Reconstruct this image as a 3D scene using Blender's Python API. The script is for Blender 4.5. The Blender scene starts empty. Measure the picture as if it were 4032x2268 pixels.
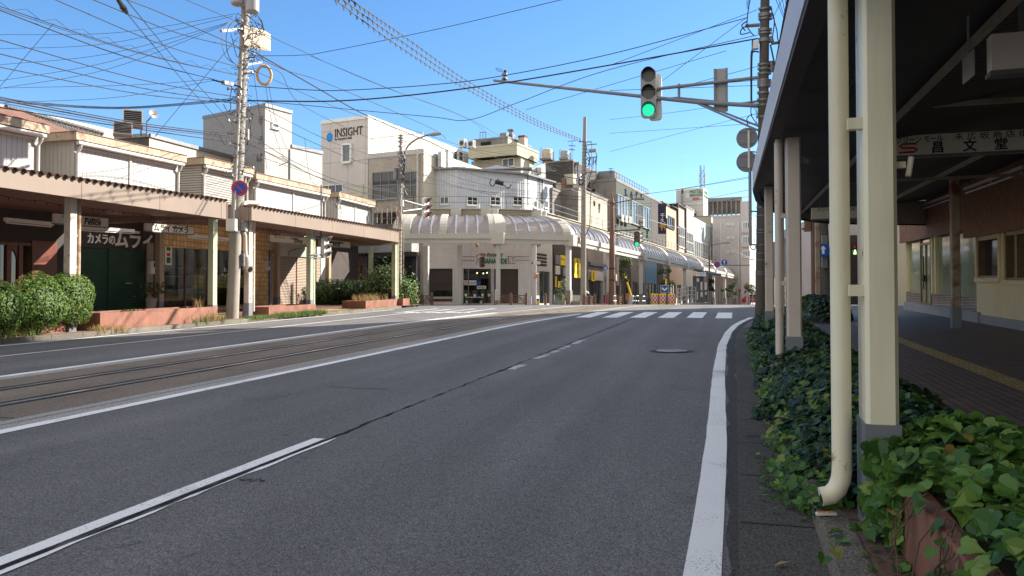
import bpy, math, random
from mathutils import Vector
random.seed(7)
R = random.uniform
scene = bpy.context.scene
COL = scene.collection
F, CX, CY, PITCH, H = 3028., 2016., 1134., math.radians(1.2), 1.45
AL = math.radians(16.2); SA, CA, SL = math.sin(AL), math.cos(AL), .0322
ZO = {'1': (0, 350, 2.4156), '2': (0, 750, 2.4156), '3': (750, 350, 2.4156), '4': (750, 750, 2.4156), '5': (1550, 450, 2.719),
      '6': (1550, 800, 2.719), '7': (2250, 700, 2.635), '8': (2400, 200, 2.415), 'U': (2900, 0, 1.705), '9': (2900, 700, 1.705),
      'R': (2600, 1400, 1.67), 'P': (800, 0, 2.07), 'K': (0, 0, 2.576), 'M': (1300, 0, 2.337), 'A': (3400, 700, 2.0696),
      'B': (2600, 950, 4.83), 'C': (2250, 900, 4.391), 'D': (3050, 800, 2.414), 'E': (2900, 0, 2.897), 'F': (3350, 0, 2.0704),
      'G': (2250, 600, 4.024), 'H': (2580, 700, 4.831), 'f': (0, 0, .63889), 'p': (0, 0, 1.)}
def px(k, a, b):
    o = ZO[k]; return o[0] + a / o[2], o[1] + b / o[2]
def ray(k, a, b):
    x, y = px(k, a, b)
    u = (x - CX) / F; v = (CY - y) / F; c, s = math.cos(PITCH), math.sin(PITCH)
    return u / (c - v * s), (s + v * c) / (c - v * s)
def at(k, a, b, Y):
    u, v = ray(k, a, b); return Vector((u * Y, Y, H + v * Y))
def zr(s):
    if s < 38: return SL * s
    if s < 49:
        k = s - 38; return SL * 38 + SL * (k - k * k / 22)
    return SL * 43.5
ZF = SL * 43.5
def st(X, Y): return X * SA + Y * CA, X * CA - Y * SA
def W(s, t, h=0.): return Vector((s * SA + t * CA, s * CA - t * SA, zr(s) + h))
def gd(k, a, b, off=0.):
    u, v = ray(k, a, b); D = 1.
    while D < 300:
        s, t = st(u * D, D)
        if H + v * D <= zr(s) + off: return W(s, t, off)
        D *= 1.001
    return at(k, a, b, 60)
class RP:
    """wall plane parallel to the near street: u = metres up the street, v = height above the road"""
    def __init__(self, t, side=1): self.t = t; self.g = side
    def P(self, u, v, o=0.): return W(u, self.t + o * self.g, v)
    def hit(self, k, a, b):
        u, v = ray(k, a, b); D = self.t / (u * CA - SA); s, _ = st(u * D, D)
        return s, H + v * D - zr(s)
class SP:
    """plane across the near street at station s: u = t, v = height above road at s"""
    def __init__(self, s, side=-1): self.s = s; self.g = side
    def P(self, u, v, o=0.):
        q = W(self.s + o * self.g, u, 0); q.z = zr(self.s) + v; return q
    def hit(self, k, a, b):
        u, v = ray(k, a, b); D = self.s / (u * SA + CA); _, t = st(u * D, D)
        return t, H + v * D - zr(self.s)
class VP:
    """any vertical plane: from point o along yaw (degrees, 0 = +Y, 90 = +X); outward normal is to the right of the run"""
    def __init__(self, o, yaw):
        self.o = Vector((o[0], o[1])); y = math.radians(yaw)
        self.d = Vector((math.sin(y), math.cos(y))); self.n = Vector((self.d.y, -self.d.x))
    def P(self, u, v, o=0.):
        q = self.o + self.d * u + self.n * o; return Vector((q.x, q.y, v))
    def hit(self, k, a, b):
        u, v = ray(k, a, b)
        # o + d*q = (u*D, D)
        q = (u * self.o.y - self.o.x) / (self.d.x - u * self.d.y)
        D = self.o.y + self.d.y * q
        return q, H + v * D
def vp2(a, b):
    return VP((a[0], a[1]), math.degrees(math.atan2(b[0] - a[0], b[1] - a[1])))
class M:
    def __init__(self, mat=None):
        self.v = []; self.f = []; self.mi = []; self.mats = []; self.cur = 0
        if mat: self.use(mat)
    def use(self, m):
        if m not in self.mats: self.mats.append(m)
        self.cur = self.mats.index(m); return self
    def poly(self, pts):
        n = len(self.v); self.v += [tuple(p) for p in pts]; self.f.append(tuple(range(n, n + len(pts)))); self.mi.append(self.cur); return self
    def hexa(self, p):
        n = len(self.v); self.v += [tuple(q) for q in p]
        for f in ((0, 3, 2, 1), (4, 5, 6, 7), (0, 1, 5, 4), (1, 2, 6, 5), (2, 3, 7, 6), (3, 0, 4, 7)):
            self.f.append(tuple(n + i for i in f)); self.mi.append(self.cur)
        return self
    def pbox(self, pl, u0, u1, v0, v1, o0, o1):
        if u0 > u1: u0, u1 = u1, u0
        return self.hexa([pl.P(u0, v0, o0), pl.P(u1, v0, o0), pl.P(u1, v0, o1), pl.P(u0, v0, o1), pl.P(u0, v1, o0), pl.P(u1, v1, o0), pl.P(u1, v1, o1), pl.P(u0, v1, o1)])
    def box(self, c, sx, sy, sz, yaw=0.):
        """centre of the base c, sizes along local x, y, up; yaw in degrees turns clockwise from above (0 = x to +X)"""
        y = math.radians(yaw); ex = Vector((math.cos(y), -math.sin(y), 0)) * sx / 2; ey = Vector((math.sin(y), math.cos(y), 0)) * sy / 2
        c = Vector(c); z = Vector((0, 0, sz))
        b = [c - ex - ey, c + ex - ey, c + ex + ey, c - ex + ey]
        return self.hexa(b + [q + z for q in b])
    def bar(self, a, b, w, h=None):
        """square bar between two points"""
        return self.tube([a, b], w / 2 * 1.414, 4, off=math.pi / 4)
    def tube(self, pts, r, n=8, off=0., cap=True):
        pts = [Vector(p) for p in pts]; rr = r if isinstance(r, (list, tuple)) else [r] * len(pts)
        base = len(self.v); up = None
        for i, p in enumerate(pts):
            d = (pts[min(i + 1, len(pts) - 1)] - pts[max(i - 1, 0)])
            d = d.normalized() if d.length > 1e-9 else Vector((0, 0, 1))
            if up is None:
                up = Vector((0, 0, 1)) if abs(d.z) < .9 else Vector((1, 0, 0))
            x = d.cross(up)
            if x.length < 1e-4: x = d.cross(Vector((0, 1, 0)))
            x.normalize(); y = x.cross(d).normalized(); up = y
            for k in range(n):
                a = 2 * math.pi * k / n + off
                self.v.append(tuple(p + (x * math.cos(a) + y * math.sin(a)) * rr[i]))
        for i in range(len(pts) - 1):
            for k in range(n):
                self.f.append((base + i * n + k, base + i * n + (k + 1) % n, base + (i + 1) * n + (k + 1) % n, base + (i + 1) * n + k)); self.mi.append(self.cur)
        if cap:
            self.f.append(tuple(base + k for k in range(n))[::-1]); self.mi.append(self.cur)
            m = base + (len(pts) - 1) * n
            self.f.append(tuple(m + k for k in range(n))); self.mi.append(self.cur)
        return self
    def cyl(self, a, b, r0, r1=None, n=16): return self.tube([a, b], [r0, r0 if r1 is None else r1], n)
    def lathe(self, c, prof, n=16, axis=None):
        """prof: (radius, height) list round the vertical (or axis) through c"""
        c = Vector(c); ax = Vector(axis).normalized() if axis is not None else Vector((0, 0, 1))
        x = ax.orthogonal().normalized(); y = ax.cross(x); base = len(self.v)
        for r, h in prof:
            for k in range(n):
                a = 2 * math.pi * k / n; self.v.append(tuple(c + ax * h + (x * math.cos(a) + y * math.sin(a)) * max(r, 1e-4)))
        for i in range(len(prof) - 1):
            for k in range(n):
                self.f.append((base + i * n + k, base + i * n + (k + 1) % n, base + (i + 1) * n + (k + 1) % n, base + (i + 1) * n + k)); self.mi.append(self.cur)
        self.f.append(tuple(base + k for k in range(n))[::-1]); self.mi.append(self.cur)
        m = base + (len(prof) - 1) * n; self.f.append(tuple(m + k for k in range(n))); self.mi.append(self.cur)
        return self
    def prism(self, pts, z0, z1):
        """plan polygon (list of xy) between heights (numbers or per-vertex lists)"""
        n = len(pts); a = z0 if isinstance(z0, list) else [z0] * n; b = z1 if isinstance(z1, list) else [z1] * n; base = len(self.v)
        self.v += [(p[0], p[1], a[i]) for i, p in enumerate(pts)] + [(p[0], p[1], b[i]) for i, p in enumerate(pts)]
        for i in range(n):
            j = (i + 1) % n; self.f.append((base + i, base + j, base + n + j, base + n + i)); self.mi.append(self.cur)
        self.f.append(tuple(range(base, base + n))[::-1]); self.f.append(tuple(range(base + n, base + 2 * n))); self.mi += [self.cur] * 2
        return self
    def plate(self, pl, pts, o0, o1):
        """outline (u, v) on a plane, given thickness"""
        n = len(pts); base = len(self.v)
        self.v += [tuple(pl.P(u, v, o0)) for u, v in pts] + [tuple(pl.P(u, v, o1)) for u, v in pts]
        for i in range(n):
            j = (i + 1) % n; self.f.append((base + i, base + j, base + n + j, base + n + i)); self.mi.append(self.cur)
        self.f.append(tuple(range(base, base + n))[::-1]); self.f.append(tuple(range(base + n, base + 2 * n))); self.mi += [self.cur] * 2
        return self
    def disc(self, pl, u, v, r, o0, o1, n=20, ry=None):
        return self.plate(pl, [(u + r * math.cos(2 * math.pi * k / n), v + (ry or r) * math.sin(2 * math.pi * k / n)) for k in range(n)], o0, o1)
def wloc(o):
    p = Vector((0, 0, 0))
    while o is not None:
        p = p + o.location; o = o.parent
    return p
def fixname(n): return n
def build(name, m, parent=None, smooth=False, recalc=True):
    import bmesh
    me = bpy.data.meshes.new(name); base = wloc(parent) if parent else Vector((0, 0, 0))
    me.from_pydata([(x - base.x, y - base.y, z - base.z) for x, y, z in m.v], [], m.f)
    for mt in m.mats: me.materials.append(mt)
    if len(m.mats) > 1: me.polygons.foreach_set('material_index', m.mi)
    if recalc:
        bm = bmesh.new(); bm.from_mesh(me); bmesh.ops.recalc_face_normals(bm, faces=bm.faces); bm.to_mesh(me); bm.free()
    uv = me.uv_layers.new(name='metres'); data = []
    for p in me.polygons:
        n = p.normal
        if abs(n.z) < .75:
            l = math.hypot(n.x, n.y); tx, ty = -n.y / l, n.x / l
            for i in p.vertices:
                c = me.vertices[i].co; data += [(c.x + base.x) * tx + (c.y + base.y) * ty, c.z + base.z]
        else:
            for i in p.vertices:
                c = me.vertices[i].co; s, t = st(c.x + base.x, c.y + base.y); data += [s, t]
    uv.data.foreach_set('uv', data)
    if smooth:
        me.shade_smooth(); me.set_sharp_from_angle(angle=math.radians(35))
    o = bpy.data.objects.new(name, me); COL.objects.link(o)
    if parent: o.parent = parent
    return o
def tag(o, label=None, cat=None, group=None, kind=None):
    if label: o['label'] = label
    if cat: o['category'] = cat
    if group: o['group'] = group
    if kind: o['kind'] = kind
    return o
def thing(name, label, cat, loc, group=None):
    o = bpy.data.objects.new(name, None); COL.objects.link(o); o.location = Vector(loc); o.empty_display_size = .3
    return tag(o, label, cat, group)
def solo(name, m, label, cat, group=None, smooth=False, kind=None):
    """a thing that is one mesh, origin at the middle of its base"""
    xs = [v[0] for v in m.v]; ys = [v[1] for v in m.v]; zs = [v[2] for v in m.v]
    c = Vector(((min(xs) + max(xs)) / 2, (min(ys) + max(ys)) / 2, min(zs)))
    m.v = [(x - c.x, y - c.y, z - c.z) for x, y, z in m.v]
    o = build(name, m, None, smooth); o.location = c
    return tag(o, label, cat, group, kind)
def copy_tree(o, parent=None):
    c = o.copy(); COL.objects.link(c)
    if parent: c.parent = parent
    for ch in [x for x in o.children]: copy_tree(ch, c)
    return c
def text(name, body, pl, u, v, size, mat, parent, o=.02, sx=1., align='LEFT', depth=.012, flip=False, shear=0., bold=0., fit=0.):
    cu = bpy.data.curves.new('lettering', 'FONT'); cu.body = body; cu.size = size; cu.extrude = depth; cu.align_x = align; cu.shear = shear
    cu.offset = bold
    cu.resolution_u = 2
    ob = bpy.data.objects.new('lettering', cu); COL.objects.link(ob)
    bpy.context.view_layer.update()
    dg = bpy.context.evaluated_depsgraph_get()
    me = bpy.data.meshes.new_from_object(ob.evaluated_get(dg)); bpy.data.objects.remove(ob)
    m = M(mat); k = -1 if flip else 1
    if fit: sx = fit / max(1e-3, max(q.co.x for q in me.vertices))
    m.v = [tuple(pl.P(u + k * q.co.x * sx, v + q.co.y, o + q.co.z)) for q in me.vertices]
    m.f = [tuple(p.vertices) for p in me.polygons]; m.mi = [0] * len(m.f)
    bpy.data.meshes.remove(me)
    if not m.v: return None
    return build(name, m, parent)
def newmat(name):
    m = bpy.data.materials.new(name); m.use_nodes = True; nt = m.node_tree; nt.nodes.clear()
    out = nt.nodes.new('ShaderNodeOutputMaterial'); b = nt.nodes.new('ShaderNodeBsdfPrincipled'); nt.links.new(b.outputs[0], out.inputs[0])
    return m, nt, b, out
def N(nt, t, **k):
    n = nt.nodes.new(t)
    for a, v in k.items():
        if a.startswith('i_'): n.inputs[a[2:].replace('_', ' ')].default_value = v
        else: setattr(n, a, v)
    return n
def col4(c): return (c[0], c[1], c[2], 1.)
def ramp(nt, src, lo, hi, a=0., b=1.):
    r = N(nt, 'ShaderNodeMapRange'); r.inputs[1].default_value = lo; r.inputs[2].default_value = hi; r.inputs[3].default_value = a; r.inputs[4].default_value = b
    nt.links.new(src, r.inputs[0]); return r.outputs[0]
def mixc(nt, fac, a, b, mode='MIX'):
    m = N(nt, 'ShaderNodeMix', data_type='RGBA', blend_type=mode)
    for sock, v in ((m.inputs[0], fac), (m.inputs[6], a), (m.inputs[7], b)):
        if isinstance(v, (int, float)): sock.default_value = v
        elif isinstance(v, tuple): sock.default_value = col4(v)
        else: nt.links.new(v, sock)
    return m.outputs[2]
def math_(nt, op, a, b=None):
    m = N(nt, 'ShaderNodeMath', operation=op)
    for s, v in ((m.inputs[0], a), (m.inputs[1], b)):
        if v is None: continue
        if isinstance(v, (int, float)): s.default_value = v
        else: nt.links.new(v, s)
    return m.outputs[0]
def noise(nt, vec, scale, detail=4., rough=.6, dist=0.):
    n = N(nt, 'ShaderNodeTexNoise'); n.inputs['Scale'].default_value = scale; n.inputs['Detail'].default_value = detail; n.inputs['Roughness'].default_value = rough
    n.inputs['Distortion'].default_value = dist
    if vec is not None: nt.links.new(vec, n.inputs['Vector'])
    return n.outputs['Fac']
def wpos(nt): return N(nt, 'ShaderNodeNewGeometry').outputs['Position']
def scaled(nt, vec, s):
    m = N(nt, 'ShaderNodeMapping'); m.inputs['Scale'].default_value = s; nt.links.new(vec, m.inputs['Vector']); return m.outputs[0]
def uvn(nt): return N(nt, 'ShaderNodeUVMap', uv_map='metres').outputs[0]
def weather(nt, c, var, vs, dirt, dirtc, rust=0., rustc=(.22, .07, .02)):
    """mottling, rain streaks and rust blotches that belong to the surface"""
    P = wpos(nt); n = noise(nt, P, vs, 5.)
    k = ramp(nt, n, .3, .7, 1 - var, 1 + var)
    v = N(nt, 'ShaderNodeVectorMath', operation='SCALE'); nt.links.new(k, v.inputs['Scale'])
    if isinstance(c, tuple): v.inputs[0].default_value = c[:3]
    else: nt.links.new(c, v.inputs[0])
    out = v.outputs[0]
    if dirt:
        s = noise(nt, scaled(nt, P, (3.5, 3.5, .35)), 1.6, 5.); f = ramp(nt, s, .48, .75, 0, dirt); out = mixc(nt, f, out, dirtc)
    if rust:
        s = noise(nt, P, 2.2, 6., .7); f = ramp(nt, s, .64 - rust * .2, .70 - rust * .12, 0, .9); out = mixc(nt, f, out, rustc)
    return out
def bump(nt, b, hgt, strength=.3, dist=.01):
    n = N(nt, 'ShaderNodeBump'); n.inputs['Strength'].default_value = strength; n.inputs['Distance'].default_value = dist
    nt.links.new(hgt, n.inputs['Height']); nt.links.new(n.outputs[0], b.inputs['Normal'])
def pm(name, c, rough=.6, var=.1, vs=1.5, metal=0., bmp=0., bs=30., dirt=.0, dirtc=(.08, .07, .06), spec=.4, rust=0.):
    m, nt, b, _ = newmat(name)
    nt.links.new(weather(nt, c, var, vs, dirt, dirtc, rust), b.inputs['Base Color'])
    b.inputs['Roughness'].default_value = rough; b.inputs['Metallic'].default_value = metal; b.inputs['Specular IOR Level'].default_value = spec
    if bmp: bump(nt, b, noise(nt, wpos(nt), bs, 4.), bmp, .006)
    return m
def seam(name, c, period, axis=0, w=.06, groove=.55, rough=.55, var=.07, dirt=.12, dirtc=(.12, .10, .08), depth=.6, metal=0., period2=None, w2=.02, rust=0., corr=False):
    """sheet or board cladding with seams each PERIOD metres along (0) or up (1) the wall"""
    m, nt, b, _ = newmat(name); u = N(nt, 'ShaderNodeSeparateXYZ'); nt.links.new(uvn(nt), u.inputs[0])
    f = math_(nt, 'FRACT', math_(nt, 'DIVIDE', u.outputs[axis], period))
    g = ramp(nt, f, w * .6, w, 0., 1.)
    if corr:
        hgt = math_(nt, 'SINE', math_(nt, 'MULTIPLY', f, 6.283)); g2 = ramp(nt, hgt, -1, 1, groove, 1.)
    else:
        hgt = g; g2 = ramp(nt, g, 0, 1, groove, 1.)
    if period2:
        f2 = math_(nt, 'FRACT', math_(nt, 'DIVIDE', u.outputs[1 - axis], period2)); h2 = ramp(nt, f2, w2 * .6, w2, 0., 1.)
        g2 = math_(nt, 'MULTIPLY', g2, ramp(nt, h2, 0, 1, groove, 1.)); hgt = math_(nt, 'MINIMUM', hgt, h2)
    v = N(nt, 'ShaderNodeVectorMath', operation='SCALE'); v.inputs[0].default_value = c; nt.links.new(g2, v.inputs['Scale'])
    nt.links.new(weather(nt, v.outputs[0], var, 1.3, dirt, dirtc, rust), b.inputs['Base Color'])
    b.inputs['Roughness'].default_value = rough; b.inputs['Metallic'].default_value = metal; b.inputs['Specular IOR Level'].default_value = .4
    bump(nt, b, hgt, depth, .02); return m
def tiles(name, c1, c2, mortar, w, h, ms=.008, rough=.4, var=.1, off=.5, bias=0., depth=.5, dirt=.1, rot=0.):
    m, nt, b, _ = newmat(name); t = N(nt, 'ShaderNodeTexBrick'); t.offset = off; vec = uvn(nt)
    if rot:
        mp = N(nt, 'ShaderNodeMapping'); mp.inputs['Rotation'].default_value = (0, 0, rot); nt.links.new(vec, mp.inputs['Vector']); vec = mp.outputs[0]
    nt.links.new(vec, t.inputs['Vector'])
    t.inputs['Color1'].default_value = col4(c1); t.inputs['Color2'].default_value = col4(c2); t.inputs['Mortar'].default_value = col4(mortar)
    t.inputs['Scale'].default_value = 1.; t.inputs['Mortar Size'].default_value = ms; t.inputs['Mortar Smooth'].default_value = .1; t.inputs['Bias'].default_value = bias
    t.inputs['Brick Width'].default_value = w; t.inputs['Row Height'].default_value = h
    nt.links.new(weather(nt, t.outputs['Color'], var, 2., dirt, (.06, .05, .04)), b.inputs['Base Color'])
    b.inputs['Roughness'].default_value = rough; inv = math_(nt, 'SUBTRACT', 1., t.outputs['Fac']); bump(nt, b, inv, depth, .006); return m
def glass_dark(name, c=(.03, .035, .04), rough=.06, var=.5):
    m, nt, b, _ = newmat(name); nt.links.new(weather(nt, c, var, .6, 0, c), b.inputs['Base Color'])
    b.inputs['Roughness'].default_value = rough; b.inputs['Specular IOR Level'].default_value = .8; return m
def glass_clear(name, tint=(.75, .8, .78), fac=.12):
    m, nt, b, out = newmat(name); nt.nodes.remove(b)
    t = N(nt, 'ShaderNodeBsdfTransparent'); t.inputs[0].default_value = col4(tint); g = N(nt, 'ShaderNodeBsdfGlossy'); g.inputs['Roughness'].default_value = .02
    fr = N(nt, 'ShaderNodeFresnel'); fr.inputs[0].default_value = 1.5; k = math_(nt, 'MULTIPLY', math_(nt, 'ADD', math_(nt, 'MULTIPLY', fr.outputs[0], 1.2), fac - .04), math_(nt, 'SUBTRACT', 1., N(nt, 'ShaderNodeNewGeometry').outputs['Backfacing']))
    x = N(nt, 'ShaderNodeMixShader'); nt.links.new(k, x.inputs[0]); nt.links.new(t.outputs[0], x.inputs[1]); nt.links.new(g.outputs[0], x.inputs[2]); nt.links.new(x.outputs[0], out.inputs[0]); return m
def lamp(name, c, e):
    m, nt, b, _ = newmat(name); b.inputs['Base Color'].default_value = col4(c); b.inputs['Emission Color'].default_value = col4(c); b.inputs['Emission Strength'].default_value = e; return m
def leafmat(name, cols, rough=.5, trans=.25, spec=.4):
    """one tone per leaf, young and old leaves mixed, a little light through the blade"""
    m, nt, b, out = newmat(name); r = N(nt, 'ShaderNodeNewGeometry').outputs['Random Per Island']
    cr = N(nt, 'ShaderNodeValToRGB'); e = cr.color_ramp.elements
    for i, (p, c) in enumerate(cols):
        if i < 2: e[i].position = p; e[i].color = col4(c)
        else: q = e.new(p); q.color = col4(c)
    nt.links.new(r, cr.inputs[0]); nt.links.new(cr.outputs[0], b.inputs['Base Color'])
    b.inputs['Roughness'].default_value = rough; b.inputs['Specular IOR Level'].default_value = spec
    t = N(nt, 'ShaderNodeBsdfTranslucent'); nt.links.new(cr.outputs[0], t.inputs[0])
    x = N(nt, 'ShaderNodeMixShader'); x.inputs[0].default_value = trans; nt.links.new(b.outputs[0], x.inputs[1]); nt.links.new(t.outputs[0], x.inputs[2]); nt.links.new(x.outputs[0], out.inputs[0]); return m
def asphalt(name, c, grain=.6, patch=.12, road=0):
    m, nt, b, _ = newmat(name); P = wpos(nt)
    fine = noise(nt, P, 110., 4., .8); vor = N(nt, 'ShaderNodeTexVoronoi'); vor.inputs['Scale'].default_value = 95.; nt.links.new(P, vor.inputs['Vector'])
    sp = N(nt, 'ShaderNodeSeparateColor'); nt.links.new(vor.outputs['Color'], sp.inputs[0])
    k = math_(nt, 'MULTIPLY', ramp(nt, fine, .3, .7, 1 - grain, 1 + grain), ramp(nt, sp.outputs[0], 0, 1, .6, 1.45))
    k = math_(nt, 'MULTIPLY', k, ramp(nt, noise(nt, scaled(nt, P, (1, .35, 1)), .6, 5.), .3, .7, 1 - patch, 1 + patch))
    if road:   # wheel tracks, resurfaced strips and a few oil spots
        U_ = uvn(nt); k = math_(nt, 'MULTIPLY', k, ramp(nt, noise(nt, scaled(nt, U_, (.03, 1., 1)), 1.1, 3., .5), .3, .7, .84, 1.15)); k = math_(nt, 'MULTIPLY', k, ramp(nt, noise(nt, scaled(nt, U_, (.5, .9, 1)), .9, 6., .7), .25, .42, .72, 1.))
        k = math_(nt, 'MULTIPLY', k, ramp(nt, noise(nt, U_, 3.3, 2., .5), .22, .3, .6, 1.))
    v = N(nt, 'ShaderNodeVectorMath', operation='SCALE'); v.inputs[0].default_value = c; nt.links.new(k, v.inputs['Scale'])
    nt.links.new(v.outputs[0], b.inputs['Base Color']); b.inputs['Roughness'].default_value = .8; b.inputs['Specular IOR Level'].default_value = .25
    bump(nt, b, math_(nt, 'ADD', fine, math_(nt, 'MULTIPLY', vor.outputs['Distance'], -1.2)), .75, .008); return m
def paint(name, c, worn=.5, base=(.14, .125, .11)):
    """road paint worn through to the stone in patches"""
    m, nt, b, _ = newmat(name); P = wpos(nt)
    a = noise(nt, P, 60., 4., .8); g = noise(nt, P, 1.1, 4., .6); s = math_(nt, 'ADD', math_(nt, 'MULTIPLY', a, .8), math_(nt, 'MULTIPLY', g, .5))
    f = ramp(nt, s, .84 - worn * .3, .92 - worn * .3, 0, 1); nt.links.new(mixc(nt, f, c, base), b.inputs['Base Color'])
    b.inputs['Roughness'].default_value = .7; bump(nt, b, a, .3, .004); return m
X = {}
X['asphalt'] = asphalt('asphalt', (.160, .155, .154), .45, road=1)
X['asphalt_dark'] = asphalt('asphalt patch', (.07, .064, .058), .5)
X['gutter'] = asphalt('gutter concrete', (.095, .087, .075), .5, .3)
X['kerb'] = asphalt('kerb concrete', (.17, .15, .12), .5, .3)
X['track'] = asphalt('track concrete', (.205, .168, .13), .2, .25)
X['border'] = asphalt('border concrete', (.36, .345, .32), .12, .12)
X['paint'] = paint('road paint', (.85, .84, .82), .42)
X['paint_worn'] = paint('worn road paint', (.5, .52, .54), .62)
X['crack'] = pm('tar crack', (.012, .012, .012), .9)
X['rail'] = pm('rail steel', (.80, .77, .74), .28, metal=.85)
X['groove'] = pm('rail groove', (.02, .016, .012), .9)
X['ground'] = pm('ground', (.14, .13, .11), .9, .2, .1)
X['paver_red'] = tiles('red pavers', (.21, .11, .085), (.26, .15, .12), (.10, .08, .07), .22, .11, .006, .8)
X['paver_dark'] = tiles('dark pavers', (.165, .122, .10), (.21, .15, .12), (.04, .03, .025), .23, .115, .009, .62, .15)
X['tactile'] = tiles('tactile paving', (.60, .45, .15), (.66, .5, .17), (.24, .17, .07), .30, .075, .02, .7, .2, .0)
X['side_conc'] = pm('pavement concrete', (.30, .28, .25), .85, .15, 1.5, bmp=.2)
X['fascia'] = pm('beige fascia sheet', (.255, .195, .155), .5, .07, .8, dirt=.18, dirtc=(.2, .14, .10))
X['soffit'] = seam('brown soffit boards', (.20, .125, .10), .12, 0, .12, .45, .6)
X['rustroof'] = pm('rusty roof sheet', (.20, .105, .075), .7, .25, 3., dirt=.3, dirtc=(.30, .16, .10))
X['cream'] = pm('cream column paint', (.78, .73, .55), .42, .05, 2., dirt=.3, dirtc=(.38, .31, .2), rust=.06)
X['cream_pink'] = pm('pink cream column paint', (.58, .50, .43), .45, .05, 2., dirt=.14, dirtc=(.22, .14, .08), rust=.18)
X['greenish'] = pm('pale green column paint', (.50, .52, .34), .45, .05, 2., dirt=.15, dirtc=(.3, .27, .16), rust=.12)
X['tan'] = pm('tan column paint', (.36, .29, .20), .5, .06, 2., dirt=.15, dirtc=(.2, .14, .08))
X['rusty'] = pm('rusting cream paint', (.42, .33, .24), .55, .1, 2., dirt=.3, dirtc=(.2, .1, .05), rust=.75)
X['greybase'] = pm('grey base cover', (.19, .20, .22), .5, .1, 2.)
X['white_panel'] = seam('white panel boards', (.43, .43, .42), .2, 0, .09, .42, .5, .05, .12, (.35, .28, .2))
X['shaded_panel'] = seam('shaded panel boards', (.42, .405, .385), .2, 0, .09, .5, .5, .06, .2, (.3, .25, .2))  # side copy of the white boards, with shade put into the colour
X['white_pipe'] = pm('white pvc', (.60, .59, .56), .4, .05, 2., dirt=.15, dirtc=(.35, .25, .16))
X['eave'] = pm('cream eave trim', (.36, .30, .215), .55, .12, 2., dirt=.6, dirtc=(.28, .13, .06), rust=.42)
X['slat_metal'] = seam('slatted shutter', (.42, .40, .37), .115, 1, .42, .33, .5, .06, .1)
X['signwall'] = pm('charcoal sign wall', (.045, .038, .036), .7, .15, 1., dirt=.2, dirtc=(.09, .06, .05))
X['green_shutter'] = seam('green roller shutter', (.03, .095, .062), .075, 1, .3, .45, .4, .1, .12, (.03, .04, .03), corr=True)
X['brown_shutter'] = seam('beige roller shutter', (.42, .32, .24), .09, 1, .3, .5, .5, .06, .12, corr=True)
X['grey_shutter'] = seam('dark roller shutter', (.10, .075, .065), .08, 1, .3, .45, .5, .1, .15, corr=True)
X['gold_tile'] = tiles('gold wall tile', (.82, .58, .28), (.52, .30, .14), (.16, .11, .07), .24, .24, .010, .3, .15, 0., -.45)
X['glass'] = glass_dark('window glass')
X['glass_blue'] = glass_dark('window glass with curtain', (.13, .15, .16), .1, .5)
X['glass_green'] = glass_dark('greenish film glass', (.30, .35, .19), .06, .35)
X['glass_clear'] = glass_clear('shop window glass')
X['woodred'] = pm('red brown wood', (.16, .045, .025), .4, .25, 3.)
X['wood'] = pm('varnished wood frame', (.20, .12, .06), .4, .2, 3.)
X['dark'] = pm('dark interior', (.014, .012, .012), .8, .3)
X['interior'] = pm('shop interior wall', (.34, .31, .25), .8, .2)
X['shelf'] = pm('shelf board', (.5, .52, .52), .5)
X['planter'] = tiles('terracotta planter tile', (.28, .112, .07), (.225, .085, .052), (.20, .12, .09), .22, .4, .007, .7, .22, 0., dirt=.45)
X['soil'] = pm('soil', (.06, .045, .03), .95, .3, 6., bmp=.5)
X['poleconc'] = pm('pole concrete', (.30, .27, .235), .8, .08, 3., dirt=.15, dirtc=(.2, .17, .14), bmp=.1)
X['poledark'] = pm('weathered pole concrete', (.085, .075, .065), .85, .12, 3., dirt=.25, dirtc=(.05, .045, .04), bmp=.15)
X['galv'] = pm('galvanised steel', (.23, .235, .24), .42, .1, 3., metal=.55)
X['galv_dark'] = pm('dull steel', (.20, .20, .21), .5, .15, 3., metal=.5)
X['white_metal'] = pm('white enamel', (.75, .74, .71), .4, .05, 2., dirt=.1, dirtc=(.3, .2, .12))
X['grey_metal'] = pm('grey enamel', (.34, .34, .335), .45, .07, 2.)
X['black'] = pm('black rubber', (.016, .016, .017), .6)
X['cable'] = pm('cable sheath', (.04, .042, .048), .55)
X['cable_grey'] = pm('grey messenger wire', (.11, .12, .14), .6)
X['brownpole'] = pm('brown painted steel', (.16, .085, .06), .5, .12, 2., dirt=.2, dirtc=(.08, .05, .04))
X['green_on'] = lamp('lit green signal', (.01, .62, .30), .55)
X['lens'] = pm('unlit lens', (.10, .09, .08), .25, .2, 20.)
X['red_lens'] = pm('red lens', (.55, .03, .03), .3)
X['red_on'] = lamp('lit red signal', (.8, .03, .03), .5)
X['blue'] = pm('sign blue', (.012, .085, .40), .4, .04)
X['red'] = pm('sign red', (.55, .03, .035), .4, .06)
X['white'] = pm('sign white', (.78, .78, .76), .5, .03)
X['signwhite'] = pm('hanging sign white', (.62, .56, .50), .6, .06, 2.)
X['boardwhite'] = pm('brightened board white', (.85, .78, .70), .6, .06, 2.)  # hanging sign white lightened; extra light is put into the colour
X['ink'] = pm('sign ink', (.018, .016, .02), .6)
X['ink_green'] = pm('green sign ink', (.015, .17, .06), .6)
X['yellow'] = pm('yellow banner', (.78, .55, .015), .6, .08, 3.)
X['yellow_pipe'] = pm('yellowed pipe insulation', (.62, .44, .22), .7, .1, 6.)
X['dome'] = pm('polycarbonate dome', (.50, .45, .455), .2, .05, .6, spec=.6, dirt=.12, dirtc=(.25, .21, .2))
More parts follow.
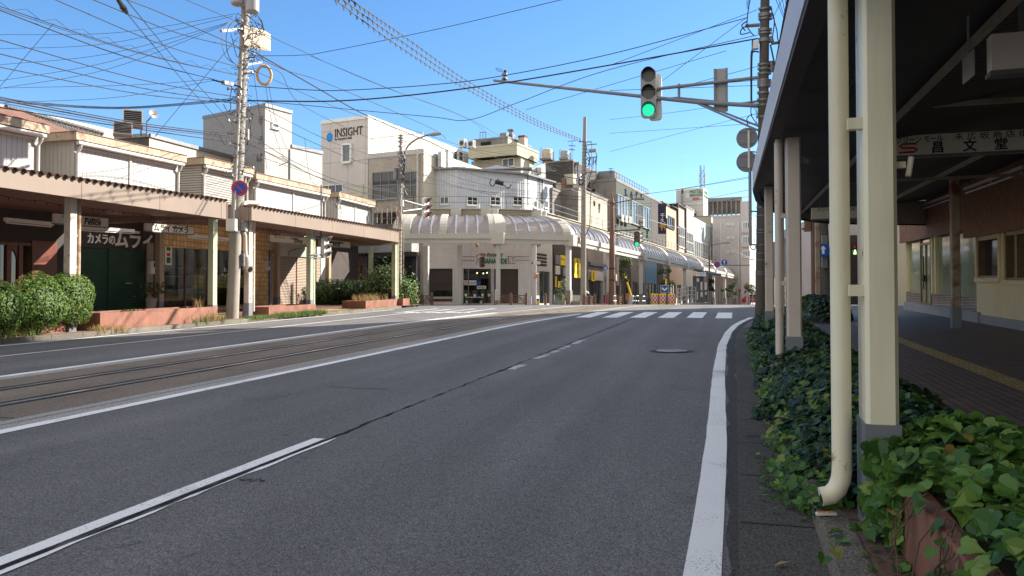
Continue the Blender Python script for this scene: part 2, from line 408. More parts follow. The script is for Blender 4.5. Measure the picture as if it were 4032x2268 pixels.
m = X['dome']; nt = m.node_tree; b = nt.nodes['Principled BSDF']; o_ = [n for n in nt.nodes if n.type == 'OUTPUT_MATERIAL'][0]; t_ = N(nt, 'ShaderNodeBsdfTranslucent'); t_.inputs[0].default_value = (.72, .66, .64, 1); x_ = N(nt, 'ShaderNodeMixShader'); x_.inputs[0].default_value = .62; b.inputs['Coat Weight'].default_value = .9; b.inputs['Coat Roughness'].default_value = .06; nt.links.new(b.outputs[0], x_.inputs[1]); nt.links.new(t_.outputs[0], x_.inputs[2]); nt.links.new(x_.outputs[0], o_.inputs[0])
X['domewhite'] = pm('arch white paint', (.50, .475, .42), .5, .04, 1., dirt=.15, dirtc=(.4, .32, .24))
X['domerib'] = pm('dome rib steel', (.52, .55, .60), .3, .05, metal=.6)
X['lightwall'] = pm('ivory wall', (.48, .435, .34), .7, .06, .8, dirt=.18, dirtc=(.42, .33, .22))
X['hotelwhite'] = pm('white wall', (.50, .485, .46), .7, .05, .6, dirt=.12, dirtc=(.4, .34, .28))
X['insight'] = seam('ivory wall panels', (.58, .52, .475), 1.6, 0, .02, .5, .6, .05, .08, period2=2.4, w2=.014)
X['insight_side'] = pm('ivory stucco', (.56, .525, .41), .75, .06, .6, dirt=.22, dirtc=(.48, .38, .26))
X['tower'] = seam('shaded grey siding', (.25, .238, .238), .25, 0, .1, .8, .6, .05, .05)  # shaded face of the block; its shade is put into the colour
X['tower_lit'] = seam('sunlit pale siding', (.45, .435, .40), .25, 0, .1, .78, .6, .05, .08)  # same siding for the sunlit face, the light put into its colour
X['corr_white'] = seam('white corrugated steel', (.60, .62, .66), .2, 0, .3, .84, .45, .05, .1, (.35, .3, .25), corr=True)
X['yellowish'] = seam('yellowish siding', (.47, .43, .31), .3, 1, .05, .85, .7, .05, .15, (.4, .32, .2))
X['wall_tile'] = tiles('white wall tile', (.76, .72, .70), (.80, .76, .74), (.52, .47, .44), .16, .11, .007, .35, .05, 0.)
X['stucco_tan'] = pm('stained tan stucco', (.42, .37, .305), .85, .12, .7, dirt=.35, dirtc=(.22, .17, .13))
X['conc_dark'] = pm('stained dark concrete', (.085, .08, .078), .9, .25, .6, dirt=.4, dirtc=(.03, .03, .03))
X['conc_grey'] = pm('stained grey concrete', (.26, .235, .215), .9, .2, .7, dirt=.4, dirtc=(.11, .1, .09))
X['olive'] = seam('olive green siding', (.036, .052, .036), 1.8, 0, .02, .75, .7, .1, .15, (.09, .09, .07))
X['peach'] = pm('peach stucco', (.52, .34, .25), .8, .06, .7, dirt=.2, dirtc=(.33, .2, .14))
X['buff'] = pm('buff stucco', (.52, .42, .32), .8, .06, .7, dirt=.25, dirtc=(.33, .24, .17))
X['sage'] = pm('sage stucco', (.36, .39, .34), .8, .06, .7, dirt=.15, dirtc=(.24, .24, .2))
X['paleblue'] = pm('pale blue green panel', (.40, .455, .435), .5, .04, .5, dirt=.08, dirtc=(.4, .42, .4))
X['apart'] = pm('pinkish grey tile wall', (.58, .53, .505), .8, .05, .4, dirt=.12, dirtc=(.28, .25, .23))
X['darkbrown'] = pm('dark brown siding', (.06, .045, .042), .7, .15, 1.)
X['navy'] = pm('navy sign', (.014, .018, .045), .5, .1)
X['ochre'] = pm('ochre emblem', (.42, .24, .06), .6)
X['kawara'] = seam('grey roof tile', (.075, .068, .07), .3, 0, .35, .4, .5, .3, .2, corr=True)
X['shopwall'] = pm('yellow beige stucco', (.85, .71, .41), .8, .05, 1., dirt=.1, dirtc=(.3, .24, .12), bmp=.15)
X['slatwood'] = seam('upright cedar battens', (.27, .115, .062), .075, 0, .45, .22, .55, .15, .05)
X['brickglaze'] = tiles('glazed brown brick', (.10, .045, .03), (.17, .08, .05), (.36, .31, .27), .2, .085, .012, .15, .35)
X['plinth'] = pm('plinth concrete', (.36, .35, .33), .8, .1, 1.5, dirt=.15)
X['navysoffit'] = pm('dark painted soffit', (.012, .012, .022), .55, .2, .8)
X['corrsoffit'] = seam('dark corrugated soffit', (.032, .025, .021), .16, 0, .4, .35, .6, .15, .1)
X['fascia_metal'] = pm('lilac grey fascia sheet', (.50, .42, .37), .42, .06, .7, dirt=.2, dirtc=(.28, .24, .25))
X['brick_pot'] = pm('grey stone pot', (.35, .32, .29), .8)
X['leaf_hedge'] = leafmat('clipped shrub leaf', [(0, (.06, .13, .03)), (.6, (.12, .22, .04)), (.85, (.19, .28, .06)), (1, (.28, .22, .07))], .5, .35)
X['leaf_dark'] = leafmat('dark shrub leaf', [(0, (.018, .045, .016)), (.6, (.04, .09, .022)), (1, (.09, .15, .035))], .5)
X['leaf_tree'] = leafmat('street tree leaf', [(0, (.04, .075, .022)), (.6, (.085, .13, .04)), (1, (.15, .18, .06))], .5)
X['ivy'] = leafmat('ivy leaf', [(0, (.009, .028, .013)), (.6, (.02, .055, .02)), (.86, (.042, .10, .022)), (.96, (.09, .17, .03)), (1, (.22, .22, .06))], .42, .2, .35)
X['ivy_young'] = leafmat('young ivy leaf', [(0, (.03, .085, .018)), (.4, (.06, .15, .025)), (.8, (.12, .24, .04)), (.96, (.2, .3, .06)), (1, (.26, .18, .06))], .42, .3, .35)
X['grass'] = leafmat('verge grass', [(0, (.08, .15, .03)), (.6, (.13, .21, .04)), (1, (.22, .24, .07))], .6)
X['straw'] = leafmat('dry grass', [(0, (.36, .25, .10)), (.6, (.46, .34, .15)), (1, (.30, .16, .08))], .7)
X['bark'] = pm('bark', (.13, .095, .065), .9, .25, 6., bmp=.5)
X['stem'] = pm('ivy stem', (.10, .065, .04), .8)
def sheet(m, ss, ts, off):
    base = len(m.v); nt_ = len(ts)
    for s in ss:
        for t in ts: m.v.append(tuple(W(s, t, off)))
    for i in range(len(ss) - 1):
        for j in range(nt_ - 1):
            m.f.append((base + i * nt_ + j, base + i * nt_ + j + 1, base + (i + 1) * nt_ + j + 1, base + (i + 1) * nt_ + j)); m.mi.append(m.cur)
def struct(name, m, smooth=False): return tag(build(name, m, None, smooth), kind='structure')
SS = [-60, -20, 0, 10, 20, 30, 38] + [38 + .5 * k for k in range(1, 23)] + [60, 120, 300, 1200]
m = M(X['ground']); sheet(m, SS, [-900, -120, -60, -20, 0, 20, 60, 120, 900], -.03); struct('ground', m)
m = M(X['asphalt']); sheet(m, [q for q in SS if -20 <= q <= 120] + [170], [-90, -40, -17.3, -11, -7, -3, .6, 8, 60], 0.); struct('road', m)
def strip(m, path, o0, o1, s0, s1, lift, ds=1., wob=0.):
    n = max(1, int(math.ceil((s1 - s0) / ds))); base = len(m.v)
    for i in range(n + 1):
        s = s0 + (s1 - s0) * i / n; t = path(s)
        m.v += [tuple(W(s, t + o0 + R(-wob, wob), lift)), tuple(W(s, t + o1 + R(-wob, wob), lift))]
    for i in range(n):
        b = base + 2 * i; m.f.append((b, b + 1, b + 3, b + 2)); m.mi.append(m.cur)
def track(s):
    if s < 21: return -9.1
    k = .012; q = .141 / k
    if s < 21 + q: return -9.1 + .5 * k * (s - 21) ** 2
    return -9.1 + .5 * k * q * q + .141 * (s - 21 - q)
cst = lambda t: (lambda s: t)
m = M(X['track']); strip(m, track, -1.62, 1.62, -20, 150, .004); struct('road_track_bed', m)
m = M(X['border']); strip(m, track, 1.63, 2.06, -20, 60, .005); strip(m, track, -1.93, -1.63, -20, 60, .005); struct('road_track_border', m)
m = M(X['groove'])
for g in (-.62, .62):
    strip(m, track, g - .19, g - .045, -20, 150, .009, wob=.015); strip(m, track, g + .05, g + .11, -20, 150, .009, wob=.01)
for k in range(26): strip(m, track, -1.6, 1.6, 2 + k * 4.5, 2.02 + k * 4.5, .008)
strip(m, track, 1.83, 1.845, -20, 60, .009); struct('road_track_groove', m)
m = M(X['rail'])
for g in (-.62, .62):
    for a, b, z0, z1 in ((-.045, .03, 0, .014),):
        n = 85
        for i in range(n):
            s0 = -20 + 2 * i; s1 = s0 + 2
            m.hexa([W(s0, track(s0) + g + a, z0), W(s1, track(s1) + g + a, z0), W(s1, track(s1) + g + b, z0), W(s0, track(s0) + g + b, z0),
                    W(s0, track(s0) + g + a, z1), W(s1, track(s1) + g + a, z1), W(s1, track(s1) + g + b, z1), W(s0, track(s0) + g + b, z1)])
struct('road_tram_rails', m)
def edge_t(s):
    P = [(-20, -.1), (7, -.17), (12, -.25), (17.2, -.28), (21.5, -.18), (24.5, -.02), (27, .22), (29.5, .55), (31.5, .95), (33.5, 1.5)]
    for (a, p), (b, q) in zip(P, P[1:]):
        if s <= b: return p + (q - p) * (s - a) / (b - a)
    return P[-1][1]
m = M(X['paint'])
strip(m, track, 2.07, 2.25, -20, 31.8, .006, wob=.006); strip(m, track, -2.13, -1.94, -20, 33, .006, wob=.006)
strip(m, edge_t, -.09, .09, -20, 29.6, .006, .5, .004)
strip(m, cst(-16.75), -.07, .07, -10, 36, .006); strip(m, cst(-14.3), -.05, .05, 3, 33, .006)
strip(m, cst(-12.9), -2.2, 1.3, 32.9, 33.25, .006)
# lane dash nearest the camera: a broad stripe and the sliver left across the crack
strip(m, cst(-3.62), -.138, -.018, -1, 2.2, .006, .4, .008); strip(m, cst(-3.62), -.138, -.018, 2.32, 6.35, .006, .4, .006)
strip(m, cst(-3.62), .055, .08, 2.5, 6.4, .006, .2, .015)
struct('road_line_paint', m)
m = M(X['paint'])
for k in range(15):
    t = -.42 - 1.04 * k; s0 = 29.1 if k else 28.9
    if -11.2 < t < -6.6: continue
    m.use(X['paint_worn'] if t < -7 else X['paint'])
    if t < -7: s0 += 3.6
    q = .29 if t > -7 else .16
    m.poly([W(s0 - .02 * k, t - q, .006), W(s0 - .02 * k, t + q, .006), W(s0 + 4.9, t + q, .006), W(s0 + 4.9, t - q, .006)])
struct('road_crosswalk_stripes', m)
m = M(X['paint_worn'])
for a, b in ((12.0, 12.7), (13.7, 15.4), (15.7, 16.6), (17, 18.4)): strip(m, cst(-3.6), .02, .16, a, b, .006, .25, .03)
strip(m, track, -.5, .4, 27.5, 27.8, .011)
struct('road_worn_paint', m)
m = M(X['crack'])
random.seed(3)
strip(m, cst(-3.60), -.014, .014, -1, 7, .008, .12, .014); strip(m, cst(-3.62), -.012, .012, 7, 29, .008, .2, .03)
for (s, t, d, l) in ((2.26, -3.6, -1, 1.1), (2.2, -3.5, 1, .3), (9.5, -4.5, -1, .9), (4.9, -3.5, 1, .2)):
    pts = [W(s + R(-.05, .05), t + d * l * k / 6, .0075) for k in range(7)]
    for a, b in zip(pts, pts[1:]):
        w = Vector((.0, .012, 0)); m.poly([a - w, b - w, b + w, a + w])
struct('road_crack', m)
m = M(X['asphalt_dark']); strip(m, edge_t, .1, .27, -20, 30, .004, .5, .05); struct('road_tar_edge', m)
random.seed(11)
# gutter and kerb of the near corner: straight, then turning right into the side street
def kerb_t(s):
    if s < 20: return .43
    return .43 + .022 * (s - 20) ** 2 if s < 30 else 2.63 + .6 * (s - 30)
m = M(X['gutter']); strip(m, kerb_t, -.42, 0., -20, 32, .010, .5); struct('road_gutter', m)
m = M(X['groove'])
for k in range(18): strip(m, kerb_t, -.41, 0., -1 + k * 1.15, -.985 + k * 1.15, .013)
struct('road_gutter_joint', m)
m = M(X['kerb']); s = -20.
while s < 32:
    b = s + .6
    m.hexa([W(s + .006, kerb_t(s), -.02), W(b, kerb_t(b), -.02), W(b, kerb_t(b) + .16, -.02), W(s + .006, kerb_t(s) + .16, -.02),
            W(s + .006, kerb_t(s) + .015, .12 + R(-.006, .006)), W(b, kerb_t(b) + .015, .12), W(b, kerb_t(b) + .16, .12), W(s + .006, kerb_t(s) + .16, .12)]); s = b
struct('kerb_near', m)
m = M(X['paver_dark']); n = 60; base = len(m.v)
for i in range(n + 1):
    s = -20 + 52 * i / n; m.v += [tuple(W(s, kerb_t(s) + .162, .118)), tuple(W(s, 3.1 + max(0, s - 26) * .5, .118)), tuple(W(s, 12, .118))]
for i in range(n):
    b = base + 3 * i; m.f += [(b, b + 1, b + 4, b + 3), (b + 1, b + 2, b + 5, b + 4)]; m.mi += [0, 0]
m.poly([W(32, 3.2, .118), W(34, 6.5, .118), W(36, 12, .118), W(32, 12, .118)])
struct('pavement_near', m)
m = M(X['tactile']); strip(m, cst(3.32), -.15, .15, -20, 27.5, .123, 2.); struct('pavement_tactile_strip', m)
# far-left pavement
m = M(X['kerb']); s = 2.
while s < 38:
    b = s + 1.0
    m.hexa([W(s + .012, -17.2, -.02), W(b, -17.2, -.02), W(b, -17.42, -.02), W(s + .012, -17.42, -.02), W(s + .012, -17.22, .13 + R(-.01, .01)), W(b, -17.22, .13), W(b, -17.42, .13), W(s + .012, -17.42, .13)]); s = b
struct('kerb_across_road', m)
m = M(X['paver_red']); n = 20; base = len(m.v)
for i in range(n + 1):
    s = 41.5 * i / n; m.v += [tuple(W(s, -17.422, .12)), tuple(W(s, -30, .12))]
for i in range(n):
    b = base + 2 * i; m.f.append((b, b + 1, b + 3, b + 2)); m.mi.append(0)
m.poly([W(41.5, -17.422, .12), W(41.5, -30, .12), W(42.3, -30, .12), W(42.6, -20, .12)])
struct('pavement_across_road', m)
m = M(X['tactile']); strip(m, cst(-18.6), -.5, .5, 31.2, 36, .125, 2.); struct('pavement_tactile_patch', m)
# manhole cover in the near lane
c = gd('f', 1690, 883); mh = thing('manhole_cover', 'round steel manhole cover set in the asphalt of the near lane', 'manhole', c)
X['iron'] = pm('worn cast iron', (.34, .34, .34), .5, .15, 8., metal=.2); m = M(X['iron']); m.lathe(c, [(.001, .012), (.27, .012), (.27, .016), (.30, .016), (.31, 0.), (.31, -.05)], 32); m.use(X['galv'])
for k in range(-4, 5):
    for j in range(-4, 5):
        if k * k + j * j < 17 and (k + j) % 2 == 0: m.box(c + Vector((k * .055, j * .055, .0125)), .035, .02, .004, 16)
build('cover_plate', m, mh)
m = M(X['asphalt_dark']); m.lathe(c, [(.32, .004), (.36, .007), (.42, .006), (.46, .001)], 24); build('cover_surround', m, mh)
X['soffit'] = seam('brown soffit boards', (.21, .13, .105), .13, 1, .14, .4, .6)
O, I, S, U = RP(-17.9), RP(-23.6), RP(-24.2), RP(-24.0)
FA = RP(-17.3)
def left_column(root, pl, s, mat, top, wd=.22, base=.68, pipe=0, pmat=None, bent=True):
    m = M(X[mat]); m.pbox(pl, s - wd / 2, s + wd / 2, .12, top, -wd / 2, wd / 2); c = build('column', m, root)
    m = M(X['greybase']); m.pbox(pl, s - wd / 2 - .012, s + wd / 2 + .012, .1, base, -wd / 2 - .012, wd / 2 + .012); build('base_cover', m, c)
    if pipe:
        u = s + pipe; m = M(X[pmat or mat]); q = [pl.P(u, top + .1, .02), pl.P(u, .34, .02)]
        if bent: q += [pl.P(u, .24, .05), pl.P(u + .02, .18, .12), pl.P(u + .03, .15, .26)]
        m.tube(q, .06, 10); m.cyl(pl.P(u, top - .16, .02), pl.P(u, top + .02, .02), .075, n=10)
        for v in (1.0, 1.9, 2.8): m.pbox(pl, min(u, s), max(u, s), v, v + .05, -.02, .05)
        build('downpipe', m, root, True)
def canopy(name, label, s0, s1, hb, ht, rounded=0.):
    root = thing(name, label, 'pavement canopy', W((s0 + s1) / 2, -20.7, .12), 'canopies over the pavement across the road')
    m = M(X['fascia']); s = s0; w = 3.0
    while s < s1 - rounded - .02:
        b = min(s + w, s1 - rounded)
        m.hexa([W(s + .008, -17.3, hb(s)), W(b - .008, -17.3, hb(b)), W(b - .008, -17.42, hb(b)), W(s + .008, -17.42, hb(s)),
                W(s + .008, -17.3, ht(s)), W(b - .008, -17.3, ht(b)), W(b - .008, -17.42, ht(b)), W(s + .008, -17.42, ht(s))]); s = b
    rim = [(s1 - rounded, -17.3)]
    if rounded:
        for k in range(1, 13):
            a = k / 12 * math.pi / 2; rim.append((s1 - rounded + rounded * math.sin(a), -17.3 - rounded * (1 - math.cos(a))))
        rim.append((s1, -24.3))
    else:
        rim = [(s1, -17.3), (s1, -24.3)]
    for (a, p), (b, q) in zip(rim, rim[1:]):
        k = Vector((b - a, q - p)); nn = Vector((-k.y, k.x)).normalized() * -.1
        m.hexa([W(a, p, hb(a)), W(b, q, hb(b)), W(b - nn.x * -1, q - nn.y * -1, hb(b)), W(a - nn.x * -1, p - nn.y * -1, hb(a)), W(a, p, ht(a)), W(b, q, ht(b)), W(b + nn.x, q + nn.y, ht(b)), W(a + nn.x, p + nn.y, ht(a))])
    m.hexa([W(s0 + .002, -17.43, hb(s0)), W(s0 + .1, -17.43, hb(s0)), W(s0 + .1, -24.3, hb(s0) + .3), W(s0 + .002, -24.3, hb(s0) + .3), W(s0 + .002, -17.43, ht(s0)), W(s0 + .1, -17.43, ht(s0)), W(s0 + .1, -24.3, ht(s0) + .4), W(s0 + .002, -24.3, ht(s0) + .4)])
    # closure teeth under the corrugated edge
    per = .25; n = int((s1 - rounded * .7 - s0) / per)
    for k in range(n):
        a = s0 + k * per; h = ht(a)
        m.plate(FA, [(a + .03, h), (a + .22, h), (a + .165, h + .07), (a + .085, h + .07)], .0, .012)
    build('fascia', m, root)
    m = M(X['rustroof']); base = len(m.v); cnt = 0
    for k in range(n):
        a = s0 + k * per
        for d, z in ((.0, .0), (.03, .0), (.085, .075), (.165, .075), (.22, 0.)):
            h = ht(a + d) + .012 + z
            for t, r in ((-17.2, 0.), (-24.3, .42)):
                m.v.append(tuple(W(a + d, t, h + r)))
            cnt += 1
    for k in range(cnt - 1):
        b = base + 2 * k; m.f.append((b, b + 1, b + 3, b + 2)); m.mi.append(0)
    build('roof_sheet', m, root, recalc=False)
    m = M(X['soffit']); ss = [s0 + .1 + (s1 - s0 - .2) * k / 8 for k in range(9)]; base = len(m.v)
    for s in ss:
        tt = -17.43
        if rounded and s > s1 - rounded: d = s - (s1 - rounded); tt = -17.43 - rounded * (1 - math.sqrt(max(0., 1 - (d / rounded) ** 2)))
        m.v += [tuple(W(s, tt, hb(s) + .03)), tuple(W(s, -24.2, 4.1 if s < 30 else 4.2))]
    for k in range(8):
        b = base + 2 * k; m.f.append((b, b + 1, b + 3, b + 2)); m.mi.append(0)
    build('soffit', m, root, recalc=False)
    m = M(X['black'])   # drooping string of unlit bulbs along the soffit
    pts = []; s = s0 + .3
    while s < s1 - 1.2 - rounded: pts.append(W(s, -18.6, hb(s) - .02 - .035 * abs(math.sin(s * 2.6)))); s += .2
    m.tube(pts, .008, 4)
    for p in pts[::2]: m.cyl(p, p + Vector((R(-.02, .02), 0, -.07)), .014, .01, 5)
    build('bulb_string', m, root)
    return root
cA = canopy('pavement_canopy', 'beige covered walkway in front of the green shuttered shop, left of the big pole', 2., 23.36, lambda s: 3.85 - (s - 14.5) * .0155, lambda s: 4.29 + (s - 14.5) * .004)
cB = canopy('pavement_canopy', 'beige covered walkway with a rounded far end, right of the big pole', 24.75, 39.9, lambda s: 3.78 - (s - 24.8) * .018, lambda s: 4.27 - (s - 24.8) * .01, 2.6)
left_column(cA, O, 17.22, 'cream_pink', 3.86, pipe=.26, pmat='rusty', bent=False)
left_column(cA, O, O.hit('2', 2022, 700)[0], 'greenish', 3.76)
left_column(cA, O, 11.4, 'cream_pink', 3.9)
for z, a in (('2', 1515),): left_column(cA, I, I.hit(z, a, 800)[0], 'tan', 4.06, .24)
left_column(cB, O, O.hit('4', 550, 700)[0], 'cream_pink', 3.8, pipe=.3, pmat='cream_pink', bent=False)
left_column(cB, O, O.hit('4', 1135, 700)[0], 'greenish', 3.72, pipe=.3, pmat='greenish')
left_column(cB, O, O.hit('4', 1940, 700)[0], 'greenish', 3.6, pipe=.34, pmat='greenish')
for a in (822, 1310, 1715): left_column(cB, I if a < 1400 else RP(-24.5), (I if a < 1400 else RP(-24.5)).hit('4', a, 700)[0], 'tan' if a < 1400 else 'greenish', 4.1, .26)
# big rain pipe that climbs the big pole's side and ducks over the second canopy
m = M(X['cream_pink']); P = RP(-17.75)
m.tube([P.P(*P.hit('4', a, b)) for a, b in ((640, 120), (540, 115), (512, 125), (498, 160), (497, 300))], .085, 10)
m.tube([P.P(*P.hit('4', a, b)) for a, b in ((505, 395), (518, 430), (520, 560), (525, 640))], .075, 10)
pc = P.P(*P.hit('4', 535, 680)); m.lathe(pc - Vector((0, 0, .25)), [(.08, 0), (.15, .06), (.17, .25), (.15, .44), (.09, .5)], 12)
pc2 = P.P(*P.hit('4', 545, 750)); m.lathe(pc2 + Vector((-.1, .05, .1)), [(.13, 0), (.15, .1), (.15, .3)], 12, (.75, -.5, -.35)); m.use(X['dark']); m.lathe(pc2 + Vector((.11, -.1, 0)), [(.11, 0), (.11, .03)], 12, (.75, -.5, -.35))
m.use(X['galv_dark']); m.pbox(P, P.hit('4', 485, 600)[0], P.hit('4', 497, 600)[0], P.hit('4', 490, 720)[1], P.hit('4', 490, 600)[1], -.05, .1)
solo('fire_hydrant_pipe', m, 'peeling cream pipe with a hydrant outlet beside the second canopy column', 'standpipe', smooth=True)
def window(root, pl, u0, u1, v0, v1, nx=2, ny=1, fm='white_metal', gm='glass', fw=.06, dep=.05, sill=True, name='window'):
    f = M(X[fm])
    for i in range(nx + 1):
        u = u0 + (u1 - u0) * i / nx; w = fw if i in (0, nx) else fw * .7; f.pbox(pl, u - w / 2, u + w / 2, v0, v1, .003, dep)
    for j in range(ny + 1):
        v = v0 + (v1 - v0) * j / ny; w = fw if j in (0, ny) else fw * .7; f.pbox(pl, min(u0, u1) + fw / 2, max(u0, u1) - fw / 2, v - w / 2, v + w / 2, .003, dep - .004)
    if sill: f.pbox(pl, min(u0, u1) - .06, max(u0, u1) + .06, v0 - .1, v0 - fw / 2 - .002, .003, dep + .05)
    w_ = build(name, f, root)
    g = M(X[gm]); g.pbox(pl, u0, u1, v0, v1, .006, dep * .45); build('pane', g, w_)
    return w_
def winpx(root, pl, k, a0, b0, a1, b1, nx=2, ny=1, **kw):
    am = (a0 + a1) / 2; bm = (b0 + b1) / 2
    u0 = pl.hit(k, a0, bm)[0]; u1 = pl.hit(k, a1, bm)[0]; v1 = pl.hit(k, am, b0)[1]; v0 = pl.hit(k, am, b1)[1]
    return window(root, pl, u0, u1, v0, v1, nx, ny, **kw)
def upper(root, s0, s1, top=7.18, face='white_panel', side='shaded_panel', posts=(), gut=True, depth=3.4, eave_h=.3):
    m = M(X[face]); t0 = -24.0
    h8 = lambda a, b, c, d, e, f: [W(a, c, e), W(b, c, e), W(b, d, e), W(a, d, e), W(a, c, f), W(b, c, f), W(b, d, f), W(a, d, f)]
    m.hexa(h8(s0 + .25, s1 - .15, t0, t0 - .06, 4.3, top - eave_h)); m.use(X[side]); m.hexa(h8(s0 + .25, s1 - .15, t0 - .061, t0 - depth, 4.3, top - eave_h)); build('upper_wall', m, root)
    m = M(X['eave']); m.hexa(h8(s0, s1, t0 + .35, t0 - depth - .1, top - eave_h + .002, top)); m.use(X['rustroof']); m.hexa(h8(s0 - .02, s1 + .02, t0 + .38, t0 - depth - .12, top + .002, top + .03)); build('eave', m, root)
    m = M(X['white_pipe'])
    if gut:
        m.tube([W(s0 + .15, t0 + .26, top - eave_h - .09), W(s1 - .1, t0 + .26, top - eave_h - .11)], .085, 10)
    for u in (s0 + .33, s1 - .2): m.tube([W(u, t0 + .26, top - eave_h - .12), W(u, t0 + .2, top - eave_h - .3), W(u, t0 + .07, top - eave_h - .45), W(u, t0 + .07, 4.4)], .055, 8)
    for u in posts: m.hexa(h8(u - .05, u + .05, t0 + .002, t0 + .05, 4.3, top - eave_h - .15))
    m.hexa(h8(s0 + .36, s1 - .25, t0 + .002, t0 + .035, top - eave_h - .26, top - eave_h - .18))
    build('gutter', m, root, True)
def shopbox(root, s0, s1, mat, h0=.1, h1=4.35, tb=-31., front=-24.2, name='ground_floor_wall', holes=()):
    """front wall with rectangular openings (s0, s1, h0, h1) and the room behind"""
    m = M(X[mat]); pl = RP(front); edges = sorted(holes)
    u = s0
    for a, b, c, d in edges:
        if a > u: m.pbox(pl, u, a, h0, h1, -.2, 0)
        if c > h0: m.pbox(pl, a, b, h0, c, -.2, 0)
        if d < h1: m.pbox(pl, a, b, d, h1, -.2, 0)
        u = b
    if u < s1: m.pbox(pl, u, s1, h0, h1, -.2, 0)
    m.use(X['interior']); m.pbox(pl, s0, s1, h0, h1, tb - front, tb - front + .15); m.pbox(pl, s0, s0 + .12, h0, h1, tb - front + .16, -.201); m.pbox(pl, s1 - .12, s1, h0, h1, tb - front + .16, -.201); m.pbox(pl, s0 + .13, s1 - .13, h1 - .15, h1, tb - front + .16, -.201)
    return build(name, m, root)
hs = lambda k, a, b, pl=S: pl.hit(k, a, b)
# 1: wood fronted shop at the far left
b1 = thing('shop_building', 'low shop with red brown wood doors behind the clipped shrubs, at the left edge', 'shop', W(17, -27, .12), 'low shops along the covered pavement')
x0 = hs('2', 75, 700)[0]; x1 = hs('2', 215, 700)[0]; x2 = hs('2', 530, 700)[0]; x3 = hs('2', 632, 700)[0]; vt = hs('2', 370, 505)[1]
shopbox(b1, 10, 21.9, 'signwall', holes=[(13.5, x2, .15, vt)])
m = M(X['woodred'])
for a, b in ((13.5, 13.7), (x0 - .05, x0 + .12), (x1 - .16, x1), (x2 - .12, x2 + .0)): m.pbox(S, a, b, .15, vt, -.12, .02)
m.pbox(S, 13.5, x2, vt - .1, vt, -.1, .01); m.pbox(S, x0 + .13, x1 - .17, .15, .7, -.08, 0); m.pbox(S, x2 + .01, 21.6, .15, vt + .1, .003, .05)
arch = [(x0 + .13, vt - .11), (x1 - .17, vt - .11), (x1 - .17, vt - .8)] + [(x1 - .17 - (x1 - x0 - .3) * (1 - math.cos(k / 8 * 1.57)), vt - .8 + .55 * math.sin(k / 8 * 1.57)) for k in range(1, 9)]
m.plate(S, arch, -.08, -.02); m.pbox(S, x1 + .02, x2 - .14, .15, 1.35, -.5, -.4); build('door_frame', m, b1)
m = M(X['glass']); m.pbox(S, x0 + .13, x1 - .17, .7, vt - .3, -.075, -.06); m.pbox(S, 13.7, x0 - .06, .15, vt - .1, -.075, -.06); build('door_glass', m, b1)
upper(b1, 11, 21.8, posts=(17.5,))
# 2: camera shop with the green shutters
b2 = thing('shop_building', 'low shop with dark green roller shutters under a charcoal wall with white lettering', 'shop', W(25, -27, .12), 'low shops along the covered pavement')
a0, a1 = hs('2', 762, 800)[0], hs('2', 1382, 800)[0]; am = hs('2', 1043, 800)[0]; vt = hs('2', 900, 545)[1]
shopbox(b2, 21.92, 27.95, 'signwall', holes=[(a0 - .8, a1, .15, vt)])
for a, b in ((a0 - .8, am - .06), (am + .06, a1)):
    m = M(X['green_shutter']); m.pbox(S, a, b, .15, vt, -.1, -.04); sh = build('roller_shutter', m, b2)
    m = M(X['grey_metal']); q = a + (b - a) * .45; m.pbox(S, q, q + .28, 1.45, 1.5, -.038, -.02); m.pbox(S, q + .4, q + .52, .9, .93, -.038, -.02); build('pull_handle', m, sh)
m = M(X['green_shutter']); m.pbox(S, am - .058, am + .058, .15, vt, -.1, .01); build('shutter_post', m, b2)
u, v = hs('2', 822, 495); text('shop_lettering', 'カメラの', S, u, v, .46, X['white'], b2, sx=.78, depth=.02, bold=.008)
u, v = hs('2', 1085, 525); text('shop_lettering', 'ムラィ', S, u, v, .86, X['white'], b2, sx=.86, depth=.03, bold=.02)
u, v = hs('2', 790, 393)
for i, (chh, cc) in enumerate(zip('TIGUEL', ((.5, .05, .03), (.5, .15, .02), (.4, .06, .03), (.05, .25, .08), (.04, .09, .3), (.06, .06, .3)))):
    text('shop_lettering', chh, S, u + i * .25, v, .3, pm('faded letter %d' % i, cc, .6), b2, depth=.01)
upper(b2, 22.97, 29.0, posts=(26.0,))
# meter box and vines on the pillar beside the shutters
m = M(X['side_conc']); u = hs('2', 1415, 800)[0]; m.pbox(S, u - .16, u + .2, .1, 3.2, .003, .06); build('pillar_strip', m, b2)
m = M(X['white_metal']); m.pbox(S, u - .13, u + .17, hs('2', 1410, 795)[1], hs('2', 1410, 675)[1], .065, .22); mb_ = build('meter_box', m, b2)
m = M(X['glass']); m.pbox(S, u + .04, u + .15, hs('2', 1410, 730)[1], hs('2', 1410, 685)[1], .221, .235); build('meter_window', m, mb_)
